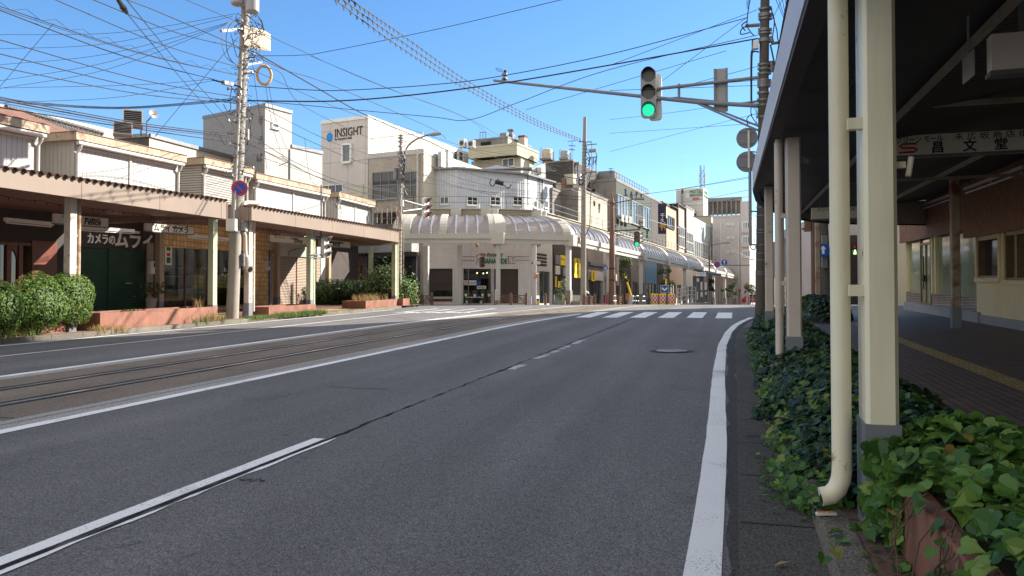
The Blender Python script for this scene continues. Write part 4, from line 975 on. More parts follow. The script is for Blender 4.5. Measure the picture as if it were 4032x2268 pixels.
def tank(label, k, a, b, Y, r, h, mat):
    c = at(k, a, b, Y); t = thing('water_tank', label, 'water tank', c); m = M(X[mat]); m.lathe(c + Vector((0, 0, .15)), [(r * .96, 0), (r, .1), (r, h * .45), (r * 1.03, h * .5), (r, h * .55), (r, h * .9), (r * .8, h * .98), (.05, h)], 20); build('tank', m, t, True)
    m = M(X['galv_dark']); m.box(c, r * 2.1, r * 2.1, .14, 20); m.tube([c + Vector((r + .1, -.1, 0)), c + Vector((r + .1, -.1, h * .85)), c + Vector((r * .6, 0, h * .9))], .05, 6)
    for s_ in (-.5, .5): m.tube([c + Vector((-r - .1, s_ * .2, .1)), c + Vector((-r - .1, s_ * .2, h + .2)), c + Vector((-r + .05, s_ * .2, h + .25))], .018, 5)
    build('tank_stand', m, t)
tank('cream cylindrical water tank on the left end of the black block roof', '5', 1642, 495, 69, .5, .88, 'lightwall')
tank('grey cylindrical water tank right of the cream one on the black block roof', '5', 1832, 490, 71, .42, .72, 'grey_metal')
def antenna(label, k, a, b, Y, h):
    q = at(k, a, b, Y); m = M(X['galv_dark']); m.bar(q, q + Vector((0, 0, h)), .04)
    for j, (z, l) in enumerate(((h, h * .5), (h * .75, h * .4), (h * .55, h * .3))):
        p = q + Vector((0, 0, z)); d = Vector((.8, .3, .12 - .1 * j)); m.bar(p - d * l * .6, p + d * l * .6, .03)
        for i in range(-4, 5): e = p + d * l * .13 * i; m.bar(e - Vector((-.06, .17, .0)), e + Vector((-.06, .17, 0)), .02)
    solo('television_antenna', m, label, 'antenna')
antenna('spindly television antenna right of the grey water tank', '5', 1910, 490, 70, 1.75)
antenna('small television antenna on the roof corner of the olive building', 'G', 625, 400, 68, .8)
# tanks and pipes in front of it
m = M(X['lightwall']); q = at('5', 1890, 750, 62); m.box(q, .8, .5, .8, 30); m.lathe(q + Vector((-.9, -.1, -.15)), [(.03, -.02), (.28, .0), (.28, .05), (.03, .06)], 16, (.2, -.98, 0)); m.use(X['rustroof']); m.box(q + Vector((-.5, -.1, -.3)), .3, .3, .75, 30)
solo('rooftop_tank', m, 'boxy cream tank beside a rusty frame, above the stained grey wall', 'tank')
FA0 = at('f', 1437, 616, 50); FB0 = at('f', 1249, 612, 48.7); FC0 = at('f', 1016, 612, 48.7)
FYAW = 24.2; A_ = xy(FA0); FE = Vector((math.sin(math.radians(FYAW)), math.cos(math.radians(FYAW)))); FN = Vector((FE.y, -FE.x))
def FP(n): return VP(A_ + FN * n, FYAW)
F0 = FP(0); ZE = FA0.z   # underside of the arcade beam
E_ = lambda u, n, z: Vector((*(A_ + FE * u + FN * n), z))
arc = thing('domed_arcade', 'long arcade roof of tinted half barrel vaults on white posts, along the far pavement', 'arcade', E_(0, -1.5, ZF))
poly = [xy(FC0) + Vector((-.85, .12)), xy(FC0), xy(FB0), A_, A_ + FE * 130]
def mitre(i, d):
    """point i of the fascia line moved d metres inwards"""
    p = poly[i]; dirs = []
    if i > 0: dirs.append((poly[i] - poly[i - 1]).normalized())
    if i < len(poly) - 1: dirs.append((poly[i + 1] - poly[i]).normalized())
    ns = [Vector((-q.y, q.x)) for q in dirs]; n = sum(ns, Vector((0, 0))).normalized(); return p + n * d / max(.5, n.dot(ns[0]))
def along(i, f, d): return mitre(i, d).lerp(mitre(i + 1, d), f)
DW, DH = 2.6, 1.42
prof = [(DW * (1 - math.cos(math.radians(a))), .62 + DH * math.sin(math.radians(a))) for a in range(0, 91, 9)]
panels = []; m = M(X['dome'])
def strip_dome(m, i, f0, f1, lift=0., n0=0, prof=prof):
    for (d0, h0), (d1, h1) in zip(prof, prof[1:]):
        a, b, c, d = along(i, f0, d0 + .2), along(i, f1, d0 + .2), along(i, f1, d1 + .2), along(i, f0, d1 + .2)
        m.poly([(*a, ZE + h0 + lift), (*b, ZE + h0 + lift), (*c, ZE + h1 + lift), (*d, ZE + h1 + lift)])
for i in range(4):
    L = (poly[i + 1] - poly[i]).length; k = max(2, int(L / 3)); [strip_dome(m, i, j / k, (j + 1) / k) for j in range(k)]
build('vault_panels', m, arc, True, recalc=False)
def rib(m, i, f, w, t, lift=0.):
    """a raised rib over the vault at fraction f of run i, w wide and t proud"""
    L = (poly[i + 1] - poly[i]).length; h = w / 2 / L
    for (d0, h0), (d1, h1) in zip(prof, prof[1:]):
        th0, th1 = math.atan2(h0 - .62, DW - d0), math.atan2(h1 - .62, DW - d1)
        P = []
        for (d, hh, th) in ((d0, h0, th0), (d1, h1, th1)):
            for e in (.004, t):
                for ff in (f - h, f + h):
                    q = along(i, ff, d + .2 - e * math.cos(th)); P.append((*q, ZE + hh + e * math.sin(th)))
        m.hexa([P[0], P[1], P[5], P[4], P[2], P[3], P[7], P[6]])
posts = [0., 9.0, 18.5] + [27.8 + 9.3 * k for k in range(11)]
L3 = 130.
def band(i, f, w, t): m = M(X['domewhite']); rib(m, i, f, w, t); build('arch_band', m, arc)
for u in posts: band(3, (u + .55) / L3, .85 if u else .95, .12)
L2 = (poly[3] - poly[2]).length; band(2, .06, .75, .14); band(2, .965, .5, .12)
L1 = (poly[2] - poly[1]).length; band(1, .42, .45, .12); band(1, .02, .5, .12); band(1, .955, .4, .13); band(0, .5, .6, .12)
m = M(X['domerib'])
for a, b in zip(posts, posts[1:]):
    for k in range(1, 9): rib(m, 3, (a + .55 + (b - a) * k / 9) / L3, .09, .07)
for f in (.27, .45, .63, .8): rib(m, 2, f, .1, .06)
for f in (.16, .29, .56, .68, .8): rib(m, 1, f, .1, .06)
build('vault_ribs', m, arc)
# fascia beam in two steps, gutter lip, back parapet with louvres
def sweep(m, i, prof2):
    n = len(prof2); f = [along(i, 0, d) for d, h in prof2]; g = [along(i, 1, d) for d, h in prof2]; b = len(m.v)
    m.v += [(*q, ZE + h) for q, (d, h) in zip(f, prof2)] + [(*q, ZE + h) for q, (d, h) in zip(g, prof2)]
    for k in range(n):
        j = (k + 1) % n; m.f.append((b + k, b + j, b + n + j, b + n + k)); m.mi.append(m.cur)
m = M(X['domewhite'])
for i in range(4): sweep(m, i, [(0, .3), (0, .62), (.25, .62), (.25, .02), (.1, .02), (.1, .27)])
build('fascia_beam', m, arc)
m = M(X['lightwall'])
for i in range(4):
    sweep(m, i, [(DW + .2, 2.0), (DW + .2, 2.12), (DW + .5, 2.12), (DW + .5, 2.0)]); sweep(m, i, [(DW + .32, 2.13), (DW + .32, 2.5), (DW + .38, 2.5), (DW + .38, 2.13)]); sweep(m, i, [(DW + .15, 2.51), (DW + .15, 2.57), (DW + .9, 2.57), (DW + .9, 2.51)])
    for h in (2.17, 2.27, 2.37): sweep(m, i, [(DW + .24, h), (DW + .24, h + .05), (DW + .315, h + .07), (DW + .315, h + .02)])
build('louvre_parapet', m, arc)
m = M(X['domewhite'])
for i, f in ((3, .004), (2, .03), (2, .96), (1, .55), (1, .93)): q = along(i, f, DW + .25); m = M(X['domewhite']); m.box((*q, ZE + 2.03), .7, .3, .5, 10); build('parapet_block', m, arc)
m = M(X['galv_dark'])
for i in range(4):
    L = (poly[i + 1] - poly[i]).length; n = max(1, int(L / 1.5))
    for k in range(n + 1):
        q = along(i, k / n, DW + .45); m.bar((*q, ZE + 2.58), (*q, ZE + 3.4), .03)
    for h in (3., 3.4): m.bar((*along(i, 0, DW + .45), ZE + h), (*along(i, 1, DW + .45), ZE + h), .03)
build('roof_railing', m, arc)
# posts, their head blocks and plinths
for u in posts:
    m = M(X['hotelwhite']); yw = FYAW - 90 + 90
    m.box(E_(u + .35, -.32, ZF), .3, .3, ZE - ZF, FYAW); p_ = build('post', m, arc); m = M(X['domewhite']); m.box(E_(u + .35, -.15, ZE - .05), .62, .75, .72, FYAW); build('head_block', m, p_)
    m = M(X['conc_grey']); m.box(E_(u + .35, -.32, ZF), .4, .4, .95, FYAW); build('plinth', m, p_)
def fpost(q, w=.27, block=True, plinth=False):
    m = M(X['hotelwhite']); m.box((q.x, q.y, ZF), w, w, ZE - ZF + .01, 12); p_ = build('post', m, arc)
    if block: m = M(X['domewhite']); m.box((q.x, q.y - .05, ZE - .04), .85, .7, .72, 10); build('head_block', m, p_)
fpost(along(2, .03, .3), .25); fpost(along(1, .6, 1.6), .28, False); fpost(along(2, .52, .35), .2, False); fpost(along(1, .18, 2.6), .3, False)
# florist
fl = thing('florist_building', 'corner florist in white wall tile under the dome, its shutters half lowered', 'shop', at('6', 900, 1062, 53))
W1 = at('6', 670, 900, 52.6); W0 = edge(W1, -82, '6', 345); W2 = edge(W1, 79, '6', 1470); zt = ZE + .6
pl = vp2(xy(W1), W2); plL = vp2(W0, xy(W1)); fl.location.z = ZF
def holed(root, pl, u0, u1, z0, z1, holes, mat, name='front_wall'):
    m = M(X[mat]); u = u0
    for a, b, c, d in sorted(holes):
        m.pbox(pl, u, a, z0, z1, -.25, 0)
        if c > z0 + .01: m.pbox(pl, a, b, z0, c, -.25, 0)
        m.pbox(pl, a, b, d, z1, -.25, 0); u = b
    m.pbox(pl, u, u1, z0, z1, -.25, 0); return build(name, m, root)
def hole(pl, k, a0, a1, b0, b1=None, zb=None):
    c = (b0 + (b1 or b0)) / 2; return (pl.hit(k, a0, c)[0], pl.hit(k, a1, c)[0], zb if zb is not None else pl.hit(k, (a0 + a1) / 2, b1)[1], pl.hit(k, (a0 + a1) / 2, b0)[1])
hL = hole(plL, '6', 355, 630, 700, 1055); h1 = hole(pl, '6', 745, 1045, 700, zb=ZF + .1); h2 = hole(pl, '6', 1050, 1335, 703, zb=ZF + .1); h2 = (h1[1] + .1, h2[1], h2[2], h2[3])
holed(fl, plL, 0, (xy(W1) - W0).length, ZF, zt, [hL], 'wall_tile'); holed(fl, pl, 0, (W2 - xy(W1)).length, ZF, zt, [h1, h2], 'wall_tile')
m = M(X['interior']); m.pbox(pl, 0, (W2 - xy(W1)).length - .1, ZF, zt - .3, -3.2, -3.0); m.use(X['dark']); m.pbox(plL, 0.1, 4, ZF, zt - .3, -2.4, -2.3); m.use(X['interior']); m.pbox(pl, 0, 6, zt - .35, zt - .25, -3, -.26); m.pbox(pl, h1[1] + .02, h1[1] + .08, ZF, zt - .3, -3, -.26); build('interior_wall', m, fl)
zs = plL.hit('6', 490, 935)[1]
m = M(X['grey_shutter']); m.pbox(plL, hL[0], hL[1], zs, hL[3], -.2, -.1); build('roller_shutter', m, fl)
m = M(X['glass_clear']); m.pbox(plL, hL[0], hL[1], hL[2] + .35, zs, -.22, -.21); build('window_glass', m, fl)
m = M(X['shelf']); m.pbox(plL, hL[0], hL[1], hL[2] + .2, hL[2] + .35, -.3, -.05); m.use(X['woodred']); m.pbox(plL, hL[0], hL[1], hL[2], hL[2] + .199, -.28, -.08); build('window_sill', m, fl)
m = M(X['grey_shutter']); m.pbox(pl, h2[0] + .12, h2[1], ZF + .1, h2[3], -.18, -.08); build('roller_shutter', m, fl)
m = M(X['hotelwhite']); m.pbox(pl, h1[1] + .001, h2[0] + .1, ZF + .1, h2[3], -.2, .02); build('door_post', m, fl)
m = M(X['glass_clear']); m.pbox(pl, h1[0], h1[1], ZF + .1, h1[3], -.16, -.15); m.use(X['galv_dark'])
for f in (.0, .18, .97): u = h1[0] + (h1[1] - h1[0]) * f; m.pbox(pl, u, u + .06, ZF + .1, h1[3], -.19, -.1)
build('shop_window', m, fl)
def sheetpx(root, pl, k, a0, b0, a1, b1, mat, o=.01, th=.01, name='poster'):
    m = M(X[mat]); u0, v0 = pl.hit(k, a0, b0); u1, v1 = pl.hit(k, a1, b1); m.pbox(pl, u0, u1, v1, v0, o, o + th); return build(name, m, root), (u0, v1, u1, v0)
p_, (u0, v0, u1, v1) = sheetpx(fl, pl, '6', 752, 825, 888, 877, 'white', -.14); text('poster_lettering', '花', pl, u0 + .03, v0 + .05, .27, X['red'], p_, o=-.12); text('poster_lettering', 'のお店', pl, u0 + .34, v0 + .09, .2, X['ink_green'], p_, o=-.12, fit=(u1 - u0) * .58)
p_, (u0, v0, u1, v1) = sheetpx(fl, pl, '6', 895, 884, 993, 918, 'white', -.14); text('poster_lettering', '寄せ植え', pl, u0 + .04, v0 + .06, .14, X['ink'], p_, o=-.12, fit=(u1 - u0) * .85)
sheetpx(fl, pl, '6', 893, 837, 930, 872, 'blue', -.14)
m = M(X['shelf']); v = pl.hit('6', 860, 1003)[1]; m.pbox(pl, h1[0] + .1, h1[1] - .6, v - .06, v, .1, .7)
for u in (h1[0] + .2, h1[1] - .75): m.pbox(pl, u, u + .06, ZF, v - .061, .2, .26)
solo('flower_shelf', m, 'low white shelf of potted plants outside the florist window', 'shelf')
def potplant(label, q, h=.18, r=.1, leaf=.2, mat='white', n=60, lm='leaf_hedge', group='potted plants outside the florist'):
    t = thing('potted_plant', label, 'potted plant', q, group); m = M(X[mat]); m.lathe(q, [(r * .75, 0), (r, h), (r * .85, h), (r * .8, h - .04)], 12); build('pot', m, t, True)
    m = M(X[lm]); c = Vector(q) + Vector((0, 0, h + leaf * .5))
    for _ in range(n): leafquad(m, c + Vector((R(-1, 1) * leaf, R(-1, 1) * leaf, R(-.8, 1) * leaf * .8)) * .8, R(.03, .06))
    build('foliage', m, t, recalc=False)
def leafquad(m, p, s, d=None):
    d = d or Vector((R(-1, 1), R(-1, 1), R(-.6, 1))).normalized(); a = d.orthogonal().normalized(); b = d.cross(a); th = R(0, 6.28); a, b = a * math.cos(th) + b * math.sin(th), b * math.cos(th) - a * math.sin(th)
    m.poly([p - a * s, p - b * s * .55 + d * s * .15, p + a * s, p + b * s * .55 + d * s * .15])
for a, b, mt, lab in ((765, 998, 'white', 'white pot with a leafy plant at the left end of the florist shelf'), (942, 998, 'white', 'white pot with a leafy plant toward the right end of the florist shelf'), (860, 1003, 'brick_pot', 'tall leafy plant between the two white pots on the florist shelf'),
                      (775, 1062, 'planter', 'small terracotta pot standing below the left end of the shelf'), (925, 1062, 'white', 'small white pot standing below the right end of the shelf'), (1010, 1000, 'brick_pot', 'bushy dry bouquet pot beside the florist door post')):
    q = pl.P(*pl.hit('6', a, b), .4)
    if b > 1050: q.z = ZF + .1
    potplant(lab, q)
m = M(X['blue']); q = pl.P(*pl.hit('6', 893, 998), .35); m.lathe(q, [(.06, 0), (.08, .16), (.07, .16)], 10); solo('blue_bucket', m, 'small blue bucket standing among the pots on the florist shelf', 'bucket')
u, v = pl.hit('6', 1000, 573); text('shop_lettering', 'FLORIST', pl, u, v, .33, X['ink_green'], fl, fit=pl.hit('6', 1172, 573)[0] - u, depth=.03, o=.04, bold=.006)
u, v = pl.hit('6', 960, 645); text('shop_lettering', 'HANAHIDE', pl, u - .1, v, .5, X['ink_green'], fl, fit=pl.hit('6', 1215, 645)[0] - u + .1, depth=.03, o=.04, bold=.008)
m = M(X['woodred']); Q = lambda a, b: pl.P(*pl.hit('6', a, b), .05)
for pts in (((880, 570), (920, 545), (985, 570)), ((880, 650), (905, 600), (880, 570)), ((1215, 570), (1300, 580), (1265, 600), (1300, 650), (1220, 640)), ((1225, 575), (1235, 640))): m.tube([Q(*p) for p in pts], .02, 4)
for b in (572, 610): m.tube([Q(690, b), Q(870, b + 3)], .015, 4); m.tube([Q(1300, b), Q(1450, b + 3)], .015, 4)
build('neon_outline', m, fl)
for a in (885, 1075):
    m = M(X['ochre']); q = pl.P(*pl.hit('6', a, 475), .35); m.lathe(q, [(.06, 0), (.1, .05), (.1, .2), (.05, .25)], 8); m.use(X['black']); m.bar(q + Vector((0, 0, .25)), q + Vector((0, 0, .4)), .03); build('wall_lantern', m, fl)
for a, b in ((905, 745), (972, 748), (1012, 743)):
    m = M(lamp('spot bulb', (1., .75, .4), 1.5)); m.lathe(pl.P(*pl.hit('6', a, b), -.5), [(.02, -.06), (.06, 0), (.02, .06)], 10); build('spot_lamp', m, fl)
# shop right of the florist: white sign panel with dark strips, door with curtain
side = FP(-3.6); us, ue = side.hit('6', 1490, 800)[0], side.hit('6', 1700, 800)[0]
sw = thing('narrow_shop', 'narrow white shop with dark horizontal strips on its sign panel, right of the florist', 'shop', side.P((us + ue) / 2, ZF))
pl3 = vp2(W2, xy(side.P(ue, 0))); L_ = (xy(side.P(ue, 0)) - W2).length; hd = hole(pl3, '6', 1560, 1675, 730, zb=ZF + .1)
holed(sw, pl3, .02, L_, ZF, ZE + .6, [hd], 'hotelwhite')
m = M(X['black'])
for b in (545, 582, 620, 655): q0 = pl3.hit('6', 1530, b); q1 = pl3.hit('6', 1635, b); m.pbox(pl3, q0[0], q1[0], q0[1] - .075, q0[1] + .075, .003, .04)
build('sign_strips', m, sw)
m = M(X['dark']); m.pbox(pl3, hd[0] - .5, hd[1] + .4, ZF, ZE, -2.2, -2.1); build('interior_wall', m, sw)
m = M(X['glass_clear']); m.pbox(pl3, hd[0], hd[1], ZF + .1, hd[3], -.15, -.14); m.use(X['galv']); mid = (hd[0] + hd[1]) / 2
for u in (hd[0], mid, hd[1] - .05): m.pbox(pl3, u, u + .06, ZF + .1, hd[3], -.18, -.1)
build('glass_door', m, sw); sheetpx(sw, pl3, '6', 1580, 745, 1655, 855, 'ink_green', -.5, .03, 'curtain'); sheetpx(sw, pl3, '6', 1635, 860, 1658, 1035, 'cyan', -.4, .03, 'blue_curtain')
# yellow restaurant and its neighbours under the arcade, then shopfronts down the street
def shopfront(label, u0, u1, wallmat, n=-3.6, openings=(), name='arcade_shop', z1=None):
    r = thing(name, label, 'shop', E_((u0 + u1) / 2, n, ZF), 'shopfronts under the arcade'); p = FP(n)
    holed(r, p, u0 + .03, u1 - .03, ZF, z1 or ZE + .75, openings, wallmat)
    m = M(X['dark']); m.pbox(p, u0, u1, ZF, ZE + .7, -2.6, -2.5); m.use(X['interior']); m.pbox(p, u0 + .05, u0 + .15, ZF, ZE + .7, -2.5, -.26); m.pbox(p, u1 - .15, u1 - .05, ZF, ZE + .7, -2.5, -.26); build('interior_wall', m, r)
    for a, b, c, d in openings:
        m = M(X['glass']); m.pbox(p, a, b, c, d, -.16, -.14); m.use(X['galv_dark']); k = max(1, int((b - a) / 1.2))
        for i in range(k + 1): u = a + (b - a) * i / k; m.pbox(p, u - .035, u + .035, c, d, -.2, -.08)
        m.pbox(p, a + .04, b - .04, d - .06, d, -.19, -.09); build('shop_window', m, r)
    return r, p
y0 = side.hit('6', 1712, 800)[0]; y1 = side.hit('C', 270, 800)[0]; y2 = side.hit('C', 545, 900)[0]; y3 = side.hit('C', 640, 900)[0]
r1, p = shopfront('restaurant front with yellow banners, just right of the florist', y0, y1, 'darkbrown', openings=[(y0 + .3, y0 + 1.8, ZF + .1, ZF + 2.4), (y1 - 1.6, y1 - .3, ZF + .1, ZF + 2.3)])
_, (u0, v0, u1, v1) = sheetpx(r1, p, '6', 1778, 555, 1890, 678, 'yellow', .03, .05, 'yellow_sign')
for i in range(4): text('sign_lettering', 'おしながき'[i], p, u0 + .1 + i * (u1 - u0) * .22, v1 - .35 - .05 * (i % 2), .22, X['ink'], r1, o=.09)
sheetpx(r1, p, '6', 1718, 555, 1772, 660, 'galv_dark', .03, .1, 'sign_box'); sheetpx(r1, p, '6', 1722, 668, 1768, 765, 'signwhite', .03, .08, 'menu_board')
for a0 in (1808, 1850): sheetpx(r1, p, '6', a0, 685, a0 + 34, 780, 'slat_metal', .02, .06, 'lattice_panel')
sheetpx(r1, p, '6', 1720, 785, 1735, 900, 'yellow', .05, .03, 'small_banner'); sheetpx(r1, p, '6', 1750, 835, 1790, 905, 'yellow', .05, .03, 'small_banner'); sheetpx(r1, p, '6', 1820, 808, 1860, 900, 'signwhite', .05, .03, 'menu_board')
def banner(label, pl, k, a0, b0, a1, b1, chars, sz):
    u0, v1 = pl.hit(k, a0, b0); u1, v0 = pl.hit(k, a1, b1); t = thing('yellow_banner', label, 'banner', pl.P((u0 + u1) / 2, v0), 'yellow banners with black writing')
    m = M(X['yellow']); m.pbox(pl, u0, u1, v0, v1, .0, .02); build('cloth', m, t); m = M(X['black']); m.pbox(pl, u0 - .05, u1 + .05, v1 + .001, v1 + .05, -.01, .03); build('rod', m, t)
    n = len(chars)
    for i, c in enumerate(chars): text('lettering', c, pl, (u0 + u1) / 2 - sz * .4, v1 - (v1 - v0) * (i + 1.25) / (n + .9), sz, X['ink'], t, o=.03, depth=.006, bold=.012)
BN = FP(-1.2)
banner('tall yellow banner with black brush writing between two arcade posts', BN, 'C', 45, 505, 148, 855, 'さかえや', .33)
r2, p = shopfront('dark shop with a pale patterned screen and a yellow banner, left of the brown pole', y1 + .05, y2, 'conc_grey', openings=[(y1 + .4, y2 - .6, ZF + .1, ZF + 2.2)])
sheetpx(r2, p, 'C', 285, 718, 535, 905, 'signwhite', .02, .06, 'patterned_screen'); sheetpx(r2, p, 'C', 285, 575, 620, 680, 'galv_dark', .02, .2, 'sign_box')
banner('small yellow banner on the pale patterned screen', FP(-3.3), 'C', 345, 715, 412, 915, 'さかえ', .22)
r3, p = shopfront('white shop panel with a black ring emblem, behind the brown pole', y2 + .05, y3 + .8, 'hotelwhite', openings=[(y2 + .5, y3 + .3, ZF + .1, ZF + 2.1)])
u, v = p.hit('C', 592, 885); m = M(X['black']); m.lathe(p.P(u, v, .03), [(.33, 0), (.38, 0), (.38, .03), (.33, .03), (.33, 0)], 24, Vector((*FN, 0))); build('ring_emblem', m, r3)
cuts = [y3 + .85, side.hit('C', 860, 900)[0], side.hit('C', 1030, 900)[0], side.hit('C', 1280, 900)[0], side.hit('C', 1480, 900)[0], side.hit('C', 1700, 900)[0]]
labs = ['grey shop with a bare wall behind the leaning yellow prop', 'shuttered shop behind the street tree under the arcade', 'whitish shop with a small ledge left of the blue panelled one', 'blue panelled shopfront under the arcade, left of the striped barrels', 'dark shop behind the striped barrels']
mats_ = ['conc_grey', 'darkbrown', 'conc_grey', 'blue', 'darkbrown']; X['teal'] = pm('blue shop panel', (.05, .19, .33), .5); mats_[3] = 'teal'
for i in range(5):
    a, b = cuts[i], cuts[i + 1]; shopfront(labs[i], a, b - .05, mats_[i], openings=[(a + .4, b - .5, ZF + .1, ZF + 2.3)])
u = cuts[-1]; random.seed(5); pal = ['buff', 'hotelwhite', 'peach', 'conc_grey', 'lightwall', 'stucco_tan', 'darkbrown', 'sage', 'hotelwhite', 'buff', 'apart', 'stucco_tan', 'hotelwhite']
fars = ['tan fronted arcade shop right of the striped barrels', 'white arcade shop left of the tram shelter', 'peach arcade shop behind the tram shelter', 'grey arcade shop just behind the tram stop railing', 'ivory arcade shop right of the tram shelter', 'stained tan arcade shop behind the small trees', 'dark arcade shop beyond the small trees', 'sage arcade shop left of the distant brown lamp post', 'white arcade shop behind the distant brown lamp post', 'buff arcade shop beyond the distant brown lamp post', 'pinkish arcade shop near the far end of the street', 'stained arcade shop next to the last one', 'last white arcade shop at the far end of the street']
for i in range(13):
    w = R(5.5, 8); shopfront(fars[i], u + .03, u + w, pal[i], openings=[(u + .5, u + w * .5, ZF + .1, ZF + 2.5), (u + w * .58, u + w - .4, ZF + .1, ZF + 2.5)]); u += w
FAR_U = u
fac = FP(-4.)
def upto(name, label, k, pl_, a0, a1, top, lmat, fmat, depth=10., z0=None, u0=None, u1=None, cope=.15, copemat='conc_grey', group=None):
    """a building on the street line between two pixel columns; top given by the left corner pixel (a, b)"""
    ua = pl_.hit(k, a0, 700)[0] if u0 is None else u0; ub = pl_.hit(k, a1, 700)[0] if u1 is None else u1; zt = pl_.hit(k, *top)[1]
    r = thing(name, label, 'building', pl_.P((ua + ub) / 2, ZF, -depth / 2)); a, b = xy(pl_.P(ua, 0)), xy(pl_.P(ub, 0))
    bk = back(a, b, depth); walls(r, [a, b, bk[0], bk[1]], z0 or ZE + .8, zt, [fmat, lmat, lmat, lmat], cope=cope, copemat=copemat)
    return r, pl_
tan, p = upto('tan_stucco_building', 'stained tan stucco wall with two dark characters, above the arcade left of the olive building', 'G', fac, 110, 566, (110, 562), 'conc_grey', 'stucco_tan')
for chh, a, b in (('竹', 345, 810), ('堂', 425, 855)): u, v = p.hit('G', a, b); text('wall_lettering', chh, p, u, v - .15, .5, X['darkbrown'], tan, depth=.05)
u, v = p.hit('G', 425, 925); text('wall_lettering', '工', p, u, v - .1, .42, X['darkbrown'], tan, depth=.05)
# stained wall recess left of it
gw, p = upto('grey_retaining_house', 'stained grey concrete wall with a stair railing, right of the corrugated house', '5', FP(-5.5), 1700, 1980, (1700, 790), 'conc_grey', 'conc_grey')
olv, p = upto('olive_building', 'four storey olive green building with dark characters and long rows of windows', 'G', fac, 710, 1258, (710, 418), 'conc_grey', 'olive', depth=9., cope=.2)
for a0, a1, b0, b1, n in ((722, 905, 740, 945, 4), (945, 1105, 845, 1040, 4), (1125, 1235, 925, 1090, 3)): 
    q0, q1 = p.hit('G', a0, b0 - 0)[0], p.hit('G', a1, b0)[0]; window(olv, p, q0, q1, 9.75, 12.0, n, 1, 'grey_metal', 'glass_blue', .07, .1)
q0, q1 = p.hit('G', 725, 1150)[0], p.hit('G', 1090, 1300)[0]; window(olv, p, q0, q1, 6.6, 8.5, 8, 1, 'grey_metal', 'glass_blue', .06, .1)
q0, q1 = p.hit('G', 1110, 1300)[0], p.hit('G', 1235, 1350)[0]; window(olv, p, q0, q1, 6.6, 8.5, 3, 1, 'grey_metal', 'glass', .06, .1)
for chh, a, b in (('末', 842, 670), ('広', 935, 710), ('ビ', 1015, 715), ('ル', 1090, 745)): u, v = p.hit('G', a, b); text('wall_lettering', chh, p, u, v, .8, X['navy'], olv, depth=.06, bold=.01)
m = M(X['galv_dark']); ua, ub = p.hit('G', 710, 400)[0], p.hit('G', 1255, 650)[0]; zt = p.hit('G', 710, 418)[1]
for k in range(15): u = ua + .1 + (ub - ua - .2) * k / 14; m.pbox(p, u, u + .05, zt + .06, zt + .75, -.3, -.25)
m.pbox(p, ua, ub, zt + .76, zt + .82, -.32, -.24); m.pbox(p, ua, ub, zt + .4, zt + .44, -.31, -.25); m.pbox(p, ua, ua + .06, zt + .4, zt + .44, -6, -.32); m.pbox(p, ua, ua + .06, zt + .76, zt + .82, -6, -.33); build('roof_railing', m, olv)
m = M(X['galv_dark']); q = p.P(p.hit('G', 800, 440)[0] + 1.5, zt + .06, -2); m.box(q, 2.2, 1.6, 1.2, FYAW); build('roof_hut', m, olv)
for i, (a, b) in enumerate(((730, 1090), (795, 1105), (855, 1115), (1075, 1165))):
    u, v = p.hit('G', a, b); airbox(['first of three white units in a row on the olive wall', 'middle unit of the three in a row on the olive wall', 'third unit in the row on the olive wall, nearest the street end', 'lone white unit on the olive wall, above the far signal'][i], p.P(u + .3, v, .3), FYAW, .3, .75, .62 if i < 3 else .7)
dk, p = upto('dark_siding_building', 'dark brown sided house squeezed between the olive and the peach buildings', 'G', fac, 1262, 1490, (1262, 712), 'darkbrown', 'darkbrown', depth=7)
m = M(X['buff']); u = p.hit('G', 1450, 760)[0]; zt = p.hit('G', 1262, 712)[1]; m.pbox(p, u, u + 1.8, zt - 1.6, zt - .3, .003, .1); m.use(X['conc_grey']); m.pbox(p, u - .8, u + 2.0, zt + .06, zt + .2, -3, .2); build('roof_overhang', m, dk)
ns = thing('projecting_sign', 'tall navy projecting sign with white characters and a gold animal emblem', 'sign', E_(0, 0, 0)); sp = FP(-3.0); a, b = sp.hit('G', 1380, 815), sp.hit('G', 1500, 1290)
spl = VP(xy(sp.P(a[0], 0)), FYAW + 62); ub = spl.hit('G', 1500, 900)[0]; ns.location = spl.P(0, a[1] - .2)
va, vb = spl.hit('G', 1440, 815)[1], spl.hit('G', 1440, 1290)[1]
m = M(X['navy']); m.pbox(spl, 0, ub, vb, va, -.25, 0); build('panel', m, ns)
for chh, b in (('千', 1030), ('久', 1110)): u, v = spl.hit('G', 1405, b); text('sign_lettering', chh, spl, u, v, .55, X['white'], ns, o=.01, bold=.005)
u, v = spl.hit('G', 1385, 1245); m = M(X['ochre']); m.plate(spl, [(u + .5 * x, v + .25 + .5 * y) for x, y in ((.1, .5), (.5, .2), (.6, -.5), (.75, -.5), (.8, .2), (1.2, .3), (1.3, -.4), (1.45, -.3), (1.6, 1.1), (1.4, 1.4), (1.1, 1.1), (.6, 1.2), (.2, 1.0))], .003, .03); build('animal_emblem', m, ns)
pch, p = upto('peach_building', 'peach stucco house with brown framed windows, right of the navy sign', 'H', fac, 212, 412, (212, 505), 'peach', 'peach', depth=8, copemat='darkbrown')
for a0, a1, b0 in ((215, 355, 780),): q0, q1 = p.hit('H', a0, b0)[0], p.hit('H', a1, b0)[0]; window(pch, p, q0, q1, p.hit('H', 215, 925)[1], p.hit('H', 215, 715)[1], 4, 1, 'darkbrown', 'glass', .12, .1)
buf, p = upto('buff_building', 'narrow buff house framed by dark brown fins, between the peach and sage houses', 'H', fac, 428, 566, (428, 528), 'buff', 'buff', depth=8, copemat='darkbrown')
